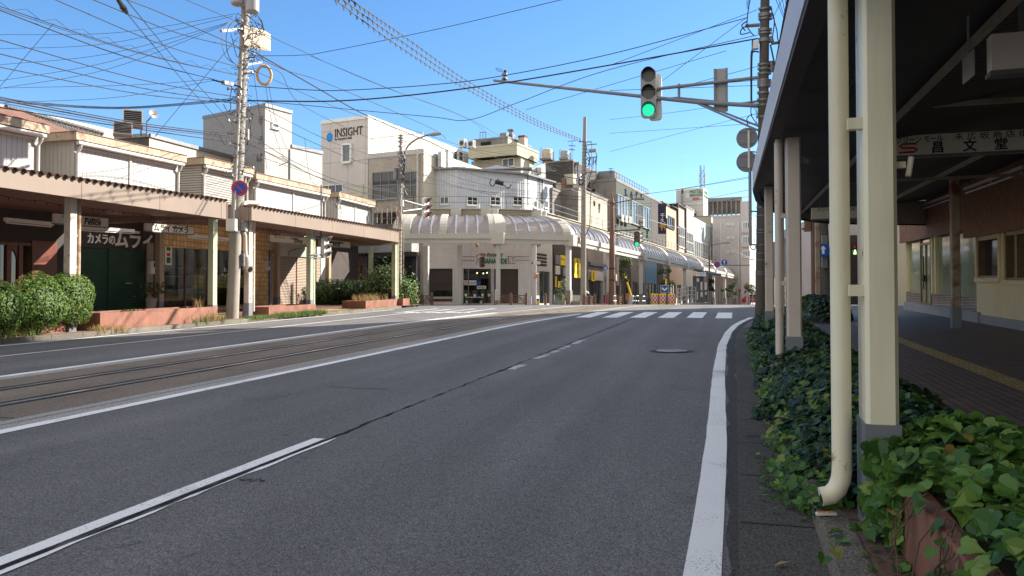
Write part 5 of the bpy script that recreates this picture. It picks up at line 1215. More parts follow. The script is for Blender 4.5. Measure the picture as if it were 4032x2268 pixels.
for v0, v1 in ((8.9, 11.6), (5.9, 7.8)): q0, q1 = p.hit('H', 432, 800)[0], p.hit('H', 545, 800)[0]; window(buf, p, q0, q1, v0, v1, 3, 2, 'white_metal', 'glass_blue', .1, .1)
m = M(X['darkbrown']); ua, ub = p.hit('H', 413, 700)[0], p.hit('H', 560, 700)[0]; zt = p.hit('H', 428, 528)[1]
for u in (ua - .25, ub - .1): m.pbox(p, u, u + .3, ZE + .9, zt + .2, .004, .22)
m.pbox(p, ua - .25, ub + .25, zt + .06, zt + .2, -1, .22); m.pbox(p, ua - 4, ua - .4, zt - .6, zt - .5, -1, .3); build('brown_fins', m, buf)
sg, p = upto('sage_building', 'sage grey house with tall pale windows, left of the pale blue office', 'H', fac, 572, 716, (572, 525), 'sage', 'sage', depth=8)
for v0, v1 in ((8.6, 11.2), (5.9, 7.6)): q0, q1 = p.hit('H', 585, 800)[0], p.hit('H', 712, 800)[0]; window(sg, p, q0, q1, v0, v1, 4, 2, 'white_metal', 'glass_blue', .1, .1)
pb_, p = upto('pale_blue_office', 'pale blue green office with a blank sign band and a ribbon of windows', 'H', fac, 722, 1058, (725, 755), 'paleblue', 'paleblue', depth=9, copemat='white_metal')
q0, q1 = p.hit('H', 735, 1050)[0], p.hit('H', 1040, 1200)[0]; window(pb_, p, q0, q1, 8.1, 10.5, 9, 1, 'white_metal', 'glass_blue', .16, .12)
u, v = p.hit('H', 860, 950); text('sign_lettering', 'くすり', p, u, v - .2, .55, pm('faded blue letters', (.42, .50, .66), .5), pb_, depth=.02)
wt, p = upto('white_stair_house', 'white concrete stair house with dark openings and an antenna, behind the pale blue office', 'H', FP(-8.), 720, 985, (720, 600), 'hotelwhite', 'hotelwhite', depth=6)
zz = p.hit('H', 720, 600)[1]
for a0, a1 in ((735, 785), (815, 860), (885, 935)): q0, q1 = p.hit('H', a0, 640)[0], p.hit('H', a1, 640)[0]; m = M(X['dark']); m.pbox(p, q0, q1, zz - 2.6, zz - .5, .003, .06); build('opening', m, wt)
cr, p = upto('cream_gable_house', 'plain cream house with metal roof clutter, between the pale blue office and the apartment block', 'H', FP(-4.4), 1062, 1095, (1062, 720), 'lightwall', 'lightwall', depth=9)
# hotel tower
ht = thing('hotel_tower', 'white hotel tower with green lettering and red digits, topped by a lattice mast', 'building', (40, 130, ZF)); C = at('H', 912, 190, 130); Lc = edge(C, -66, 'H', 398); Ec = edge(C, 24, 'H', 998)
ht.location = (C.x, C.y, ZF); walls(ht, [Lc, xy(C), Ec, Ec + (Lc - xy(C))], ZF, C.z, ['hotelwhite'], cope=.3, copemat='white_metal')
pl = vp2(Lc, xy(C)); u, v = pl.hit('H', 655, 300); ue, _ = pl.hit('H', 900, 300); text('hotel_lettering', 'HOTEL', pl, u, v, .97, X['ink_green'], ht, fit=ue - u, depth=.03, bold=.012)
u, v = pl.hit('H', 655, 358); text('hotel_lettering', 'MIRACOSTA', pl, u, v, .55, X['ink_green'], ht, fit=ue - u, depth=.03, shear=.25, bold=.006)
for chh, a in (('4', 700), ('0', 738), ('0', 772), ('0', 808)): u, v = pl.hit('H', a, 425); text('hotel_lettering', chh, pl, u, v, .62, X['red'], ht, depth=.03, bold=.01)
m = M(X['darkbrown']); u0, v0 = pl.hit('H', 498, 222); u1, v1 = pl.hit('H', 535, 300); m.pbox(pl, u0, u1, v1, v0, .003, .08); build('rust_vent', m, ht)
m = M(X['galv']); 
for a in (498, 520): u0, v0 = pl.hit('H', a, 305); _, v1 = pl.hit('H', a, 515); m.pbox(pl, u0, u0 + .08, v1, v0, .2, .3)
u0 = pl.hit('H', 498, 400)[0]; u1 = pl.hit('H', 520, 400)[0]; v1 = pl.hit('H', 500, 515)[1]
for k in range(12): m.pbox(pl, u0 + .09, u1 - .01, v1 + .7 * k, v1 + .7 * k + .07, .22, .28)
build('wall_ladder', m, ht); winpx(ht, pl, 'H', 590, 312, 628, 372, 2, 1, fw=.15); winpx(ht, pl, 'H', 810, 480, 880, 515, 3, 1, gm='dark', fw=.15)
pr = vp2(xy(C), Ec); u, v = pr.hit('H', 930, 290); text('hotel_lettering', 'HOTEL', pr, u, v, .8, pm('bright green letters', (.03, .33, .08), .5), ht, fit=pr.hit('H', 992, 290)[0] - u, depth=.03, bold=.012)
u, v = pr.hit('H', 930, 355); text('hotel_lettering', 'MIRACOSTA', pr, u, v, .4, X['ink_green'], ht, fit=pr.hit('H', 992, 355)[0] - u, depth=.03)
q = at('H', 885, 195, 133); top = at('8', 878, 1090, 133).z
m = M(X['galv_dark'])
for dx, dy in ((-.35, -.3), (.35, -.3), (0, .4)): m.bar((q.x + dx, q.y + dy, q.z), (q.x + dx, q.y + dy, top), .09)
z = q.z; k = 0
while z < top - 1: m.bar((q.x - .35, q.y - .3, z), (q.x + .35, q.y - .3, z + 1), .06); m.bar((q.x + .35, q.y - .3, z), (q.x, q.y + .4, z + 1), .06); m.bar((q.x - .35, q.y - .3, z + 1), (q.x + .35, q.y - .3, z + 1), .06); z += 1
m.use(X['white_metal'])
for dx in (-.7, .7): m.box((q.x + dx * .7, q.y - .2, top - 3.2), .15, .12, 1.8)
build('lattice_mast', m, ht)
# apartment block closing the street
ap = thing('apartment_block', 'large pinkish grey apartment block with a slatted roof screen at the end of the street', 'building', (50, 135, ZF)); C = at('H', 1800, 725, 118); Lc = edge(C, -68, 'H', 1095); Ec = edge(C, 24, 'H', 1895)
ap.location = (C.x, C.y, ZF); zt = at('H', 1100, 745, Lc.y).z; zt = at('H', 1630, 730, C.y + 2).z
walls(ap, [Lc, xy(C), Ec, Ec + (Lc - xy(C))], ZF, zt, ['apart', 'hotelwhite'], cope=.25, copemat='apart')
pl = vp2(Lc, xy(C))
for b in (880, 1140, 1405):
    for a in (1378, 1436): winpx(ap, pl, 'H', a, b - 18, a + 48, b + 18, 1, 1, gm='glass', fw=.3)
um = pl.hit('H', 1640, 900)[0]; ud = (xy(C) - Lc).length
m = M(X['apart']); m.pbox(pl, um, ud, ZF, pl.hit('H', 1700, 460)[1], .01, .9); build('bay_tower', m, ap)
p2 = vp2(xy(pl.P(um, 0, .9)), xy(pl.P(ud, 0, .9)))
for b0, b1 in ((840, 965), (1110, 1240), (1385, 1510)): winpx(ap, p2, 'H', 1665, b0, 1795, b1, 3, 1, gm='glass_blue', fw=.2)
for b in (985, 1255): m = M(X['apart']); v = p2.hit('H', 1700, b)[1]; m.pbox(p2, 0.1, ud - um - .1, v - .5, v + .2, .003, .25); build('balcony_ledge', m, ap)
m = M(X['conc_grey'])
zs_ = pl.hit('H', 1300, 470)[1]; u0 = pl.hit('H', 985, 600)[0]
for k in range(15): v = zt + .3 + (zs_ - zt) * k / 15; m.pbox(pl, u0, um - .1, v, v + .28, -1.2, -1.05)
for k in range(8): u = u0 + (um - u0 - .3) * k / 7; m.pbox(pl, u, u + .2, zt + .1, zs_ + .3, -1.04, -.9)
m.pbox(pl, u0, um, zs_ + .31, zs_ + .9, -1.6, -.9); build('roof_screen', m, ap)
m = M(X['white_metal'])
for a in (1240, 1575): u = pl.hit('H', a, 900)[0]; m.pbox(pl, u, u + .12, ZF + 3, zt - 1, .003, .14)
build('rain_pipe', m, ap); pr = vp2(xy(C), Ec)
for b0, b1 in ((865, 965), (1135, 1240)): winpx(ap, pr, 'H', 1868, b0, 1888, b1, 1, 1, gm='glass_blue', fw=.2)
rc = thing('pavement_canopy', 'dark covered walkway on the near side, with lilac grey edge and cream columns', 'pavement canopy', W(8, 3, .12))
rim = [(-9., .42), (20., .42), (21.6, .52), (23., .75), (24.4, 1.12), (25.6, 1.55), (26.6, 2.0), (27.4, 2.5), (28.1, 3.1), (28.8, 4.), (29.6, 5.2), (30.6, 6.8)]
def hlow(i): 
    s = rim[i][0]; return 3.0 + .032 * s if i < 2 else 3.62 - .31 * min(1., (s - 20) / 8)
def hup(i):
    s = rim[i][0]; return 3.42 + .036 * s if i < 2 else 4.12
NR = [(-9 + 29 * k / 12, .42) for k in range(13)] + rim[2:]
hl = lambda s, t: (3.0 + .032 * s) if s <= 20 else 3.63 - .31 * min(1., (s - 20) / 8)
hu = lambda s, t: (3.40 + .037 * s) if s <= 20 else 4.14
m = M(X['fascia_metal'])
for (a, p), (b, q) in zip(NR, NR[1:]):
    d = Vector((b - a, q - p)).normalized(); n = Vector((-d.y, d.x)) * .12; g = .006
    A0, A1, B0, B1 = W(a + d.x * g, p + d.y * g, hl(a, p)), W(a + d.x * g, p + d.y * g, hu(a, p)), W(b, q, hl(b, q)), W(b, q, hu(b, q))
    a0, a1, b0, b1 = W(a + d.x * g + n.x, p + n.y + d.y * g, hl(a, p)), W(a + d.x * g + n.x, p + n.y, hu(a, p)), W(b + n.x, q + n.y, hl(b, q)), W(b + n.x, q + n.y, hu(b, q))
    m.hexa([A0, B0, b0, a0, A1, B1, b1, a1])
build('fascia', m, rc)
m = M(X['darkbrown'])
for (a, p), (b, q) in zip(NR, NR[1:]):
    m.hexa([W(a, p + .01, hl(a, p) - .05), W(b, q + .01, hl(b, q) - .05), W(b, q + .16, hl(b, q) - .05), W(a, p + .16, hl(a, p) - .05), W(a, p + .01, hl(a, p) - .003), W(b, q + .01, hl(b, q) - .003), W(b, q + .16, hl(b, q) - .003), W(a, p + .16, hl(a, p) - .003)])
build('fascia_lip', m, rc)
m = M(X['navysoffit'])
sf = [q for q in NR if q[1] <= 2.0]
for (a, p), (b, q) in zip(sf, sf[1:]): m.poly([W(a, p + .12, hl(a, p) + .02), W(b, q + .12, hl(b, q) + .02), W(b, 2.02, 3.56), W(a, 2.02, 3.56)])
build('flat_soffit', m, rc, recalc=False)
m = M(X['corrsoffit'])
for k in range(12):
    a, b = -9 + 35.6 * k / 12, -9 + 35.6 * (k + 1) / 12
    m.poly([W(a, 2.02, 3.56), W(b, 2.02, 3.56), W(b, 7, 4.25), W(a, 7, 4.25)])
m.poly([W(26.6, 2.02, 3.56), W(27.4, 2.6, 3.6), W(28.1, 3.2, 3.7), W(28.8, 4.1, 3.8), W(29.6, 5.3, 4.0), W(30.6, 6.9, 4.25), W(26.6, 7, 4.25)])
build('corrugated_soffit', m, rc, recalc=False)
m = M(X['conc_grey']); q = [W(a, p + .1, 4.3) for a, p in NR] + [W(30.6, 7, 4.4), W(-9, 7, 4.4)]; m.poly(q); build('roof_deck', m, rc, recalc=False)
m = M(X['wood']); X['beamgrey'] = pm('dirty beam paint', (.36, .30, .24), .6, .2, 3., dirt=.3)
m = M(X['beamgrey'])
def rbox(m, s0, s1, t0, t1, h0, h1): m.hexa([W(s0, t0, h0), W(s1, t0, h0), W(s1, t1, h0), W(s0, t1, h0), W(s0, t0, h1), W(s1, t0, h1), W(s1, t1, h1), W(s0, t1, h1)])
rbox(m, -9, 25.8, 1.99, 2.03, 3.46, 3.54); rbox(m, -9, 28.4, 4.42, 4.47, 3.68, 3.76)
for s in (4.6, 10.9, 19.1): rbox(m, s, s + .06, 2.06, 6.6, 3.62, 3.68)
build('soffit_beam', m, rc)
def rcol(s, t, wt, ws, top, mat, base=True, pipe=False, tilt=0., low=.1):
    m = M(X[mat]); b = .02; pl = [(s, t), (s + ws, t), (s + ws, t + wt), (s, t + wt)]
    def ring(h): return [W(s + b, t, h), W(s + ws - b, t, h), W(s + ws, t + b, h), W(s + ws, t + wt - b, h), W(s + ws - b, t + wt, h), W(s + b, t + wt, h), W(s, t + wt - b, h), W(s, t + b, h)]
    lo, hi = ring(low), ring(top); n = len(m.v); m.v += [tuple(p) for p in lo + hi]
    for i in range(8): m.f.append((n + i, n + (i + 1) % 8, n + 8 + (i + 1) % 8, n + 8 + i)); m.mi.append(0)
    m.f.append(tuple(n + 8 + i for i in range(8))); m.mi.append(0)
    c = build('column', m, rc)
    if base: m = M(X['greybase']); rbox(m, s - .008, s + ws + .008, t - .008, t + wt + .008, .1, .68); build('base_cover', m, c)
    if pipe:
        ps, pt = pipe; m = M(X[mat]); r = .052
        m.tube([W(ps, pt, top - .05), W(ps, pt, .40), W(ps, pt - .006, .345), W(ps, pt - .025, .295), W(ps - .01, pt - .06, .262), W(ps - .015, pt - .11, .25)], r, 18)
        m.cyl(W(ps, pt, top - .06), W(ps, pt, top + .06), .04, n=12)
        dp = build('downpipe', m, rc, True); m = M(X['dark']); m.cyl(W(ps - .015, pt - .1105, .25), W(ps - .015, pt - .113, .25), r * .82, n=18)
        build('pipe_mouth', m, dp)
        for h in (1.35, 2.24): m = M(X[mat]); rbox(m, s + .02, s + .08, pt + .03, t + .01, h, h + .06); build('pipe_bracket', m, dp)
rcol(4.40, .655, .16, .27, 3.25, 'cream', pipe=(4.55, .552))
rcol(10.70, .65, .185, .26, 3.3, 'cream_pink', pipe=(10.78, .558))
rcol(18.90, .674, .185, .26, 3.6, 'cream_pink')
rcol(28.0, 2.62, .17, .2, 3.42, 'rusty'); rcol(22.0, 5.32, .2, .2, 4.1, 'rusty')
m = M(X['cream_pink']); m.cyl(W(24., 1.35, .1), W(24., 1.35, 3.4), .045, n=8)
for h in (1., 1.6, 2.4): m.bar(W(24., 1.35, h), W(24, 1.55, h), .03)
build('downpipe', m, rc)
m = M(X['cream']); rbox(m, 4.5, 4.53, .816, .875, 2.03, 2.065); q = W(4.515, .888, 1.985); m.cyl(q, q + Vector((.022, .008, .105)), .015, n=10); build('pipe_stub', m, rc, True)
m = M(X['black']); p0 = [W(7 + .35 * k, 1.0 + .02 * k, 3.22 + .01 * k - .03 * (k % 2)) for k in range(12)]; m.tube(p0, .006, 4); build('bulb_string', m, rc)
m = M(X['galv_dark']); rbox(m, 10.8, 10.9, .84, .89, 2.98, 3.06); rbox(m, 10.82, 10.9, .89, .94, 2.97, 3.03); build('camera_box', m, rc)
# boards hung under it
def hung(label, s, t0, t1, h0, h1):
    r = thing('hanging_shop_board', label, 'sign', W(s, (t0 + t1) / 2, h0), 'name boards hung under the canopies'); p = SP(s)
    m = M(X['boardwhite']); m.pbox(p, t0, t1, h0, h1, -.12, 0); m.use(X['galv_dark']); m.pbox(p, t0 - .01, t1 + .01, h0 - .035, h0 - .002, -.13, .01)
    for t in (t0 + .2, t1 - .2): m.pbox(p, t, t + .03, h1 + .001, 3.9, -.08, -.05)
    build('board', m, r); return r, p
r, p = hung('long white board with a red S emblem and black kanji, hung over the near pavement', 13.2, 2.40, 5.6, 3.345, 3.655)
text('lettering', 'グリーン モール', p, 2.43, 3.545, .115, X['ink_green'], r, o=.004, depth=.002, bold=.002, fit=.66); text('lettering', '末 広 坂 商 店 街', p, 3.24, 3.55, .115, X['ink'], r, o=.004, depth=.002, fit=1.0)
m = M(X['red']); z = lambda t, h: p.P(t, h, .006)
m.tube([z(2.72, 3.52), z(2.52, 3.52), z(2.48, 3.49), z(2.52, 3.455), z(2.68, 3.455), z(2.73, 3.42), z(2.68, 3.39), z(2.47, 3.39)], .016, 6); m.lathe(z(2.74, 3.535), [(.012, 0), (.012, .006)], 8); build('red_emblem', m, r)
for chh, t in (('昌', 2.92), ('文', 3.36), ('堂', 3.78)): text('lettering', chh, p, t, 3.38, .19, X['ink'], r, o=.004, depth=.002, bold=.004)
r, p = hung('dim white board hung far under the near canopy, half hidden by a column', 21.4, 1.92, 3.3, 2.98, 3.27)
text('lettering', 'グリーン モール', p, 2.05, 3.17, .1, X['ink'], r, o=.004, depth=.002); text('lettering', '末 広 坂', p, 2.75, 3.17, .1, X['ink'], r, o=.004, depth=.002); text('lettering', 'お', p, 2.66, 3.0, .16, X['ink'], r, o=.004, depth=.002)
r, p = hung('large blank white board cut by the right edge, hung nearest overhead', 6.5, 1.855, 3.2, 2.99, 3.265); text('lettering', '塾', p, 2.075, 3.1, .09, X['ink'], r, o=.004, depth=.002)
p = SP(6.9); m = M(X['grey_metal']); m.hexa([W(6.6, 1.76, 2.99), W(6.9, 1.76, 2.99), W(6.9, 1.77, 2.99), W(6.6, 1.77, 2.99), W(6.6, 1.76, 3.19), W(6.9, 1.76, 3.19), W(6.9, 1.77, 3.19), W(6.6, 1.77, 3.19)]); m.bar(W(6.75, 1.765, 3.19), W(6.75, 1.765, 3.6), .012)
solo('hanging_plate', m, 'small grey plate hanging beside the large blank board overhead', 'sign')
# shop on the near side
G_ = RP(6.7, -1); gh = lambda a, b: G_.hit('A', a, b)
sh = thing('corner_shop', 'shop with cedar battens, greenish glass and yellow beige walls under the dark near canopy', 'shop', W(27, 12, .12))
sL, sR, sM = gh(345, 800)[0], 6., gh(920, 800)[0]
hgl = gh(650, 940)[1]; hwin = 2.9
m = M(X['plinth']); rbox(m, sM - .4, sL, 6.62, 7.0, .05, .42); rbox(m, 6, sM - .401, 6.66, 7.0, .05, .36); build('plinth', m, sh)
m = M(X['brickglaze']); d0, d1 = gh(550, 900)[0], gh(468, 900)[0]; hb = gh(630, 950)[1]
rbox(m, sM, d0, 6.7, 6.9, .421, hb); rbox(m, d1, sL, 6.7, 6.9, .421, hb); build('brick_base', m, sh)
m = M(X['glass_green']); rbox(m, sM, d0 - .05, 6.8, 6.83, hb, 3.1); rbox(m, d1 + .05, sL - .1, 6.8, 6.83, hb, 3.1); build('shop_glass', m, sh)
m = M(X['shopwall'])
for a in (348, 555, 585, 715): s = gh(a, 700)[0]; rbox(m, s - .07, s + .07, 6.69, 6.82, hb + .001, 2.9)
rbox(m, sM, sL, 6.685, 6.84, 2.9, 3.2); build('mullion', m, sh)
m = M(X['wood']); rbox(m, d0 - .04, d0 + .05, 6.68, 6.8, .42, 2.9); rbox(m, d1 - .05, d1 + .04, 6.68, 6.8, .42, 2.9); rbox(m, d0, d1, 6.685, 6.79, 2.6, 2.7); dm = (d0 + d1) / 2; rbox(m, dm - .04, dm + .04, 6.69, 6.78, .42, 2.6); rbox(m, d0, d1, 6.69, 6.78, .42, .5)
dr = build('door', m, sh); m = M(X['glass_green']); rbox(m, d0, d1, 6.73, 6.75, .5, 2.6); rbox(m, d0, d1, 6.73, 6.75, 2.7, 2.9); build('door_glass', m, dr); m = M(X['black']); rbox(m, dm - .12, dm + .25, 6.6, 6.66, gh(515, 845)[1], gh(515, 793)[1]); m.bar(W(dm - .05, 6.62, 1.0), W(dm - .05, 6.62, 2.2), .03); build('door_handle', m, dr)
m = M(X['shopwall']); w1a, w1b = gh(1115, 650)[0], gh(940, 650)[0]; h1t, h1b = gh(1030, 485)[1], gh(1030, 815)[1]; w2b = gh(1165, 650)[0]; w2a = w2b - 2.6; h2t, h2b = gh(1230, 445)[1], gh(1230, 835)[1]
rbox(m, w1b, sM - .001, 6.7, 6.95, .36, 3.2); rbox(m, w1a, w1b, 6.7, 6.95, .36, h1b); rbox(m, w1a, w1b, 6.7, 6.95, h1t, 3.2); rbox(m, w2b, w1a, 6.7, 6.95, .36, 3.2); rbox(m, w2a, w2b, 6.7, 6.95, .36, h2b); rbox(m, w2a, w2b, 6.7, 6.95, h2t, 3.2); rbox(m, 6, w2a, 6.7, 6.95, .36, 3.2); build('stucco_wall', m, sh)
for a, b, c, d, fm, gm in ((w1a, w1b, h1b, h1t, 'wood', 'glass'), (w2a, w2b, h2b, h2t, 'wood', 'glass_green')):
    m = M(X[fm])
    for q in (a + .03, b - .03) + (((a + b) / 2 + .5,) if b - a > 2 else ()): rbox(m, q - .045, q + .045, 6.67, 6.9, c, d)
    rbox(m, a, b, 6.675, 6.9, d - .06, d); rbox(m, a, b, 6.675, 6.9, c, c + .06); wf = build('window', m, sh); m = M(X[gm]); rbox(m, a, b, 6.84, 6.86, c, d); build('pane', m, wf)
    m = M(X['shopwall']); rbox(m, a - .12, b + .12, 6.6, 6.7, c - .12, c - .003); rbox(m, a - .12, a - .003, 6.63, 6.699, c, d + .1); rbox(m, b + .003, b + .12, 6.63, 6.699, c, d + .1); build('window_surround', m, sh)
m = M(X['slatwood']); k1 = gh(888, 440)[0]; b1_ = 2.78; s = k1
while s < sL + .25: rbox(m, s, s + .045, 6.52, 6.6, 2.83, 4.3); s += .085
s = 6.
while s < k1: rbox(m, s, s + .045, 6.45, 6.53, 2.56, 4.3); s += .085
X['cedar'] = pm('cedar batten', (.31, .15, .09), .6, .3, 5.); m.mats[0] = X['cedar']; build('cedar_battens', m, sh)
m = M(X['darkbrown']); rbox(m, k1, sL + .25, 6.61, 6.68, 2.85, 4.3); rbox(m, 6, k1 - .01, 6.54, 6.66, 2.58, 4.3); build('batten_backing', m, sh)
for a, b in ((345, 345), (505, 285)):
    s, h = gh(a, b); m = M(X['black']); m.bar(W(s, 6.5, h + .1), W(s + .1, 6.3, h + .1), .03); m.lathe(W(s + .1, 6.25, h + .12), [(.04, 0), (.07, .06), (.12, .2), (.12, .22)], 12, (-.3, .5, -.7)); build('spot_lamp', m, sh)
# storeys above the canopy, and back of the shop; they shade the road
bodyp = [(-25, 6.96), (34.9, 6.96), (55.5, 18.4), (56.8, 26.), (-25, 26.)]
TOPZ = 1.16 + 19.3
m = M(X['buff']); q = [W(a, b) for a, b in bodyp]; m.prism([(p.x, p.y) for p in q], .1, TOPZ); build('upper_wall', m, sh)
for s in range(-20, 34, 4):
    for h in (7.5, 11., 14.5): window(sh, RP(6.95, -1), s, s + 2., h - zr(s), h + 1.5 - zr(s), 2, 1)
tl = RP(6.45, -1)
for lab, p0, p1 in (('unlit tube lamp over the cedar battens at the right edge', (825, 92), (1308, -90)), ('unlit tube lamp over the cedar battens, far part', (300, 290), (712, 140))):
    a, b = tl.P(*tl.hit('A', *p0)), tl.P(*tl.hit('A', *p1)); r = thing('tube_lamp', lab, 'lamp', (a + b) / 2, 'tube lamps under the canopies'); m = M(X['signwhite']); m.bar(a, b, .08); build('housing', m, r); d = (b - a).normalized(); z = Vector((0, 0, -.13)); m = M(X['white']); m.cyl(a + d * .1 + z, b - d * .1 + z, .025, n=8); m.use(X['signwhite']); m.bar((a + b) / 2, (a + b) / 2 + z, .04); build('tube', m, r)
# orange planter by the near column, and what lies beside it
pn = thing('planter', 'orange tiled planter overflowing with ivy beside the nearest cream column', 'planter', W(3.4, 1.3, .12))
m = M(X['planter']); rbox(m, 1.2, 4.36, .76, .84, .1, .47); rbox(m, 1.2, 4.36, 1.75, 1.83, .1, .47); rbox(m, 4.28, 4.36, .841, 1.749, .1, .468); build('planter_wall', m, pn)
m = M(X['soil']); rbox(m, 1.2, 4.28, .84, 1.75, .1, .42); build('soil', m, pn)
m = M(X['soil']); base = len(m.v)
for i in range(30):
    s = 4.9 + 14.5 * i / 29
    for t, h in ((.6, .1), (.75, .28), (1.2, .34), (1.7, .28), (1.9, .1)): m.v.append(tuple(W(s, t, h)))
for i in range(29):
    for j in range(4): b = base + 5 * i + j; m.f.append((b, b + 1, b + 6, b + 5)); m.mi.append(0)
struct('ground_ivy_bed', m)
m = M(X['paver_red']); X['paver_strip'] = tiles('worn red brown pavers', (.13, .07, .055), (.16, .09, .07), (.05, .045, .04), .3, .1, .006, .75); m = M(X['paver_strip']); rbox(m, -3, 4.5, .595, .76, .1, .124); struct('pavement_brick_strip', m)
m = M(X['leaf_dark'])
X['moss'] = pm('moss', (.045, .07, .015), .95, .4, 20., bmp=.8, bs=80)
m = M(X['moss'])
for k in range(60): s = R(1.5, 4.4); q = W(s, .748 - abs(R(0, .03)), .122); m.lathe(q, [(R(.012, .035), 0), (.01, .012)], 6)
for k in range(150): q = W(R(5.3, 6.6), R(.1, .43) ** .8, .01); m.lathe(q, [(R(.008, .022), 0), (.006, .006)], 5)
solo('moss', m, 'patches of moss along the foot of the near planter and in the gutter', 'moss', kind='stuff')
rf = thing('kerb_reflector', 'small yellow reflector bar fixed on the kerb near the drainpipe mouth', 'reflector', gd('R', 1090, 1048, .12)); q = gd('R', 1090, 1048, .125)
m = M(X['white']); 
e = Vector((.05, .0, 0)); m.box(q, .11, .026, .014, 0); build('base_plate', m, rf)
X['amber'] = pm('amber reflector', (.75, .33, .01), .25)
for k in (-1, 1): m = M(X['amber']); m.box(q + Vector((k * .027, -.0, .0142)), .046, .018, .004, 0); build('lens', m, rf)
gr = thing('drain_grate', 'rusty drain grate in the mossy gutter under the ivy', 'drain grate', gd('R', 660, 520, .01)); q = gd('R', 660, 520, .012); m = M(X['galv_dark'])
m.mats[0] = X['darkbrown']
for k in range(7): m.box(q + Vector((k * .03 - .09, .0, -.01)), .012, .2, .012, 16)
m.box(q + Vector((-.12, 0, -.01)), .015, .22, .014, 16); m.box(q + Vector((.12, 0, -.01)), .015, .22, .014, 16); build('bars', m, gr)
# dead leaves in the gutter
m = M(X['straw'])
for a, b in ((940, 1085), (760, 510), (720, 525), (800, 1390)):
    q = gd('R', a, b, .015); leafquad(m, q + Vector((0, 0, .015)), .045, Vector((R(-.3, .3), R(-.3, .3), 1)).normalized())
solo('dead_leaves', m, 'dry brown leaves lying in the near gutter', 'leaves', kind='stuff')
# across the side street, seen between the columns
ob = thing('corner_building', 'grey white corner building with round pipes, seen between the near columns across the side street', 'building', at('D', 520, 970, 62))
q0, q1 = at('D', 470, 960, 62), at('D', 585, 960, 62); pl = VP(xy(q0), 92)
m = M(X['apart']); m.pbox(pl, 0, 14, ZF - .3, 8.6, -6, 0); m.use(X['conc_grey']); m.pbox(pl, .0, 1.6, ZF - .3, ZF + 3.4, .003, .3); build('wall', m, ob)
m = M(X['hotelwhite']); u = pl.hit('D', 542, 500)[0]; m.cyl(pl.P(u, ZF + 3.4, .45), pl.P(u, 8.4, .45), .5, n=16); u = pl.hit('D', 492, 500)[0]; m.cyl(pl.P(u, ZF + 2, .3), pl.P(u, 7.4, .3), .33, n=12); build('round_pipe', m, ob, True)
m = M(X['grey_shutter']); u0, u1 = pl.hit('D', 735, 500)[0], pl.hit('D', 830, 500)[0]; m.pbox(pl, u0 - 2.5, u1 + 3, ZF, 7, .02, .1); build('shutter', m, ob)
m = M(X['white_metal']); q = pl.hit('A', 325, 700)[0]; m.pbox(pl, q - .6, q + 3, ZF, 8, .2, .5); build('white_pier', m, ob)
gh_ = thing('grey_high_rise', 'distant grey high rise with a grid of small square windows, between the near columns', 'building', at('D', 310, 690, 170)); pl = VP(xy(at('D', 230, 600, 170)), 92)
u0, u1 = 0, pl.hit('D', 420, 500)[0]; v1 = pl.hit('D', 310, 305)[1]; m = M(X['conc_grey']); X['hrise'] = pm('grey purple tile', (.17, .16, .175), .7, .05); m = M(X['hrise']); m.pbox(pl, u0, u1, ZF, v1, -20, 0); m.use(X['galv']); m.pbox(pl, u0 + 1, u1 - 5, v1 + .01, v1 + 2, -14, -2); build('wall', m, gh_)
for b in (343, 388, 436, 483, 530, 577, 624, 670):
    for a in (268, 309, 354): u, v = pl.hit('D', a, b); m = M(X['white_metal']); m.pbox(pl, u - .55, u + .55, v - .6, v + .6, .003, .06); w_ = build('window', m, gh_); m = M(X['glass_blue']); m.pbox(pl, u - .4, u + .4, v - .45, v + .45, .061, .08); build('pane', m, w_)
lo_ = thing('low_cream_building', 'low cream building far along the side street below the grey high rise', 'building', at('D', 310, 890, 110)); pl = VP(xy(at('D', 200, 600, 110)), 92); m = M(X['lightwall']); u1 = pl.hit('D', 480, 500)[0]; m.pbox(pl, 0, u1, ZF, pl.hit('D', 310, 690)[1], -10, 0); build('wall', m, lo_)
for a in (290, 318, 340): u, v = pl.hit('D', a, 795); window(lo_, pl, u - .35, u + .35, v - .6, v + .6, 1, 1, fw=.1)
# pedestrian signal, round sign and dark pole by the rounded end
ps = thing('pedestrian_signal', 'pedestrian signal showing a lit green walking figure between the near columns', 'traffic signal', at('D', 765, 465, 40)); pl = VP(xy(at('D', 735, 465, 40)), 92); u1 = pl.hit('D', 790, 465)[0]; vA, vB, vC = pl.hit('D', 760, 392)[1], pl.hit('D', 760, 440)[1], pl.hit('D', 760, 492)[1]
m = M(X['black']); m.pbox(pl, -.05, u1, vC, vA, -.3, 0); m.cyl(pl.P(-.2, ZF, -.2), pl.P(-.2, vA + 1, -.2), .07, n=8); build('housing', m, ps)
m = M(X['red_lens']); m.pbox(pl, .05, u1 - .1, vB + .06, vA - .06, .003, .02); build('red_lens', m, ps)
X['walk_bg'] = lamp('green signal ground', (.0, .10, .05), .6); X['walk'] = lamp('lit walking figure', (.75, .95, .25), 1.6)
m = M(X['walk_bg']); m.pbox(pl, .02, u1 - .06, vC + .05, vB - .02, .003, .02); gl = build('green_lens', m, ps); m = M(X['walk']); c = u1 / 2; s_ = (vB - vC) / 10
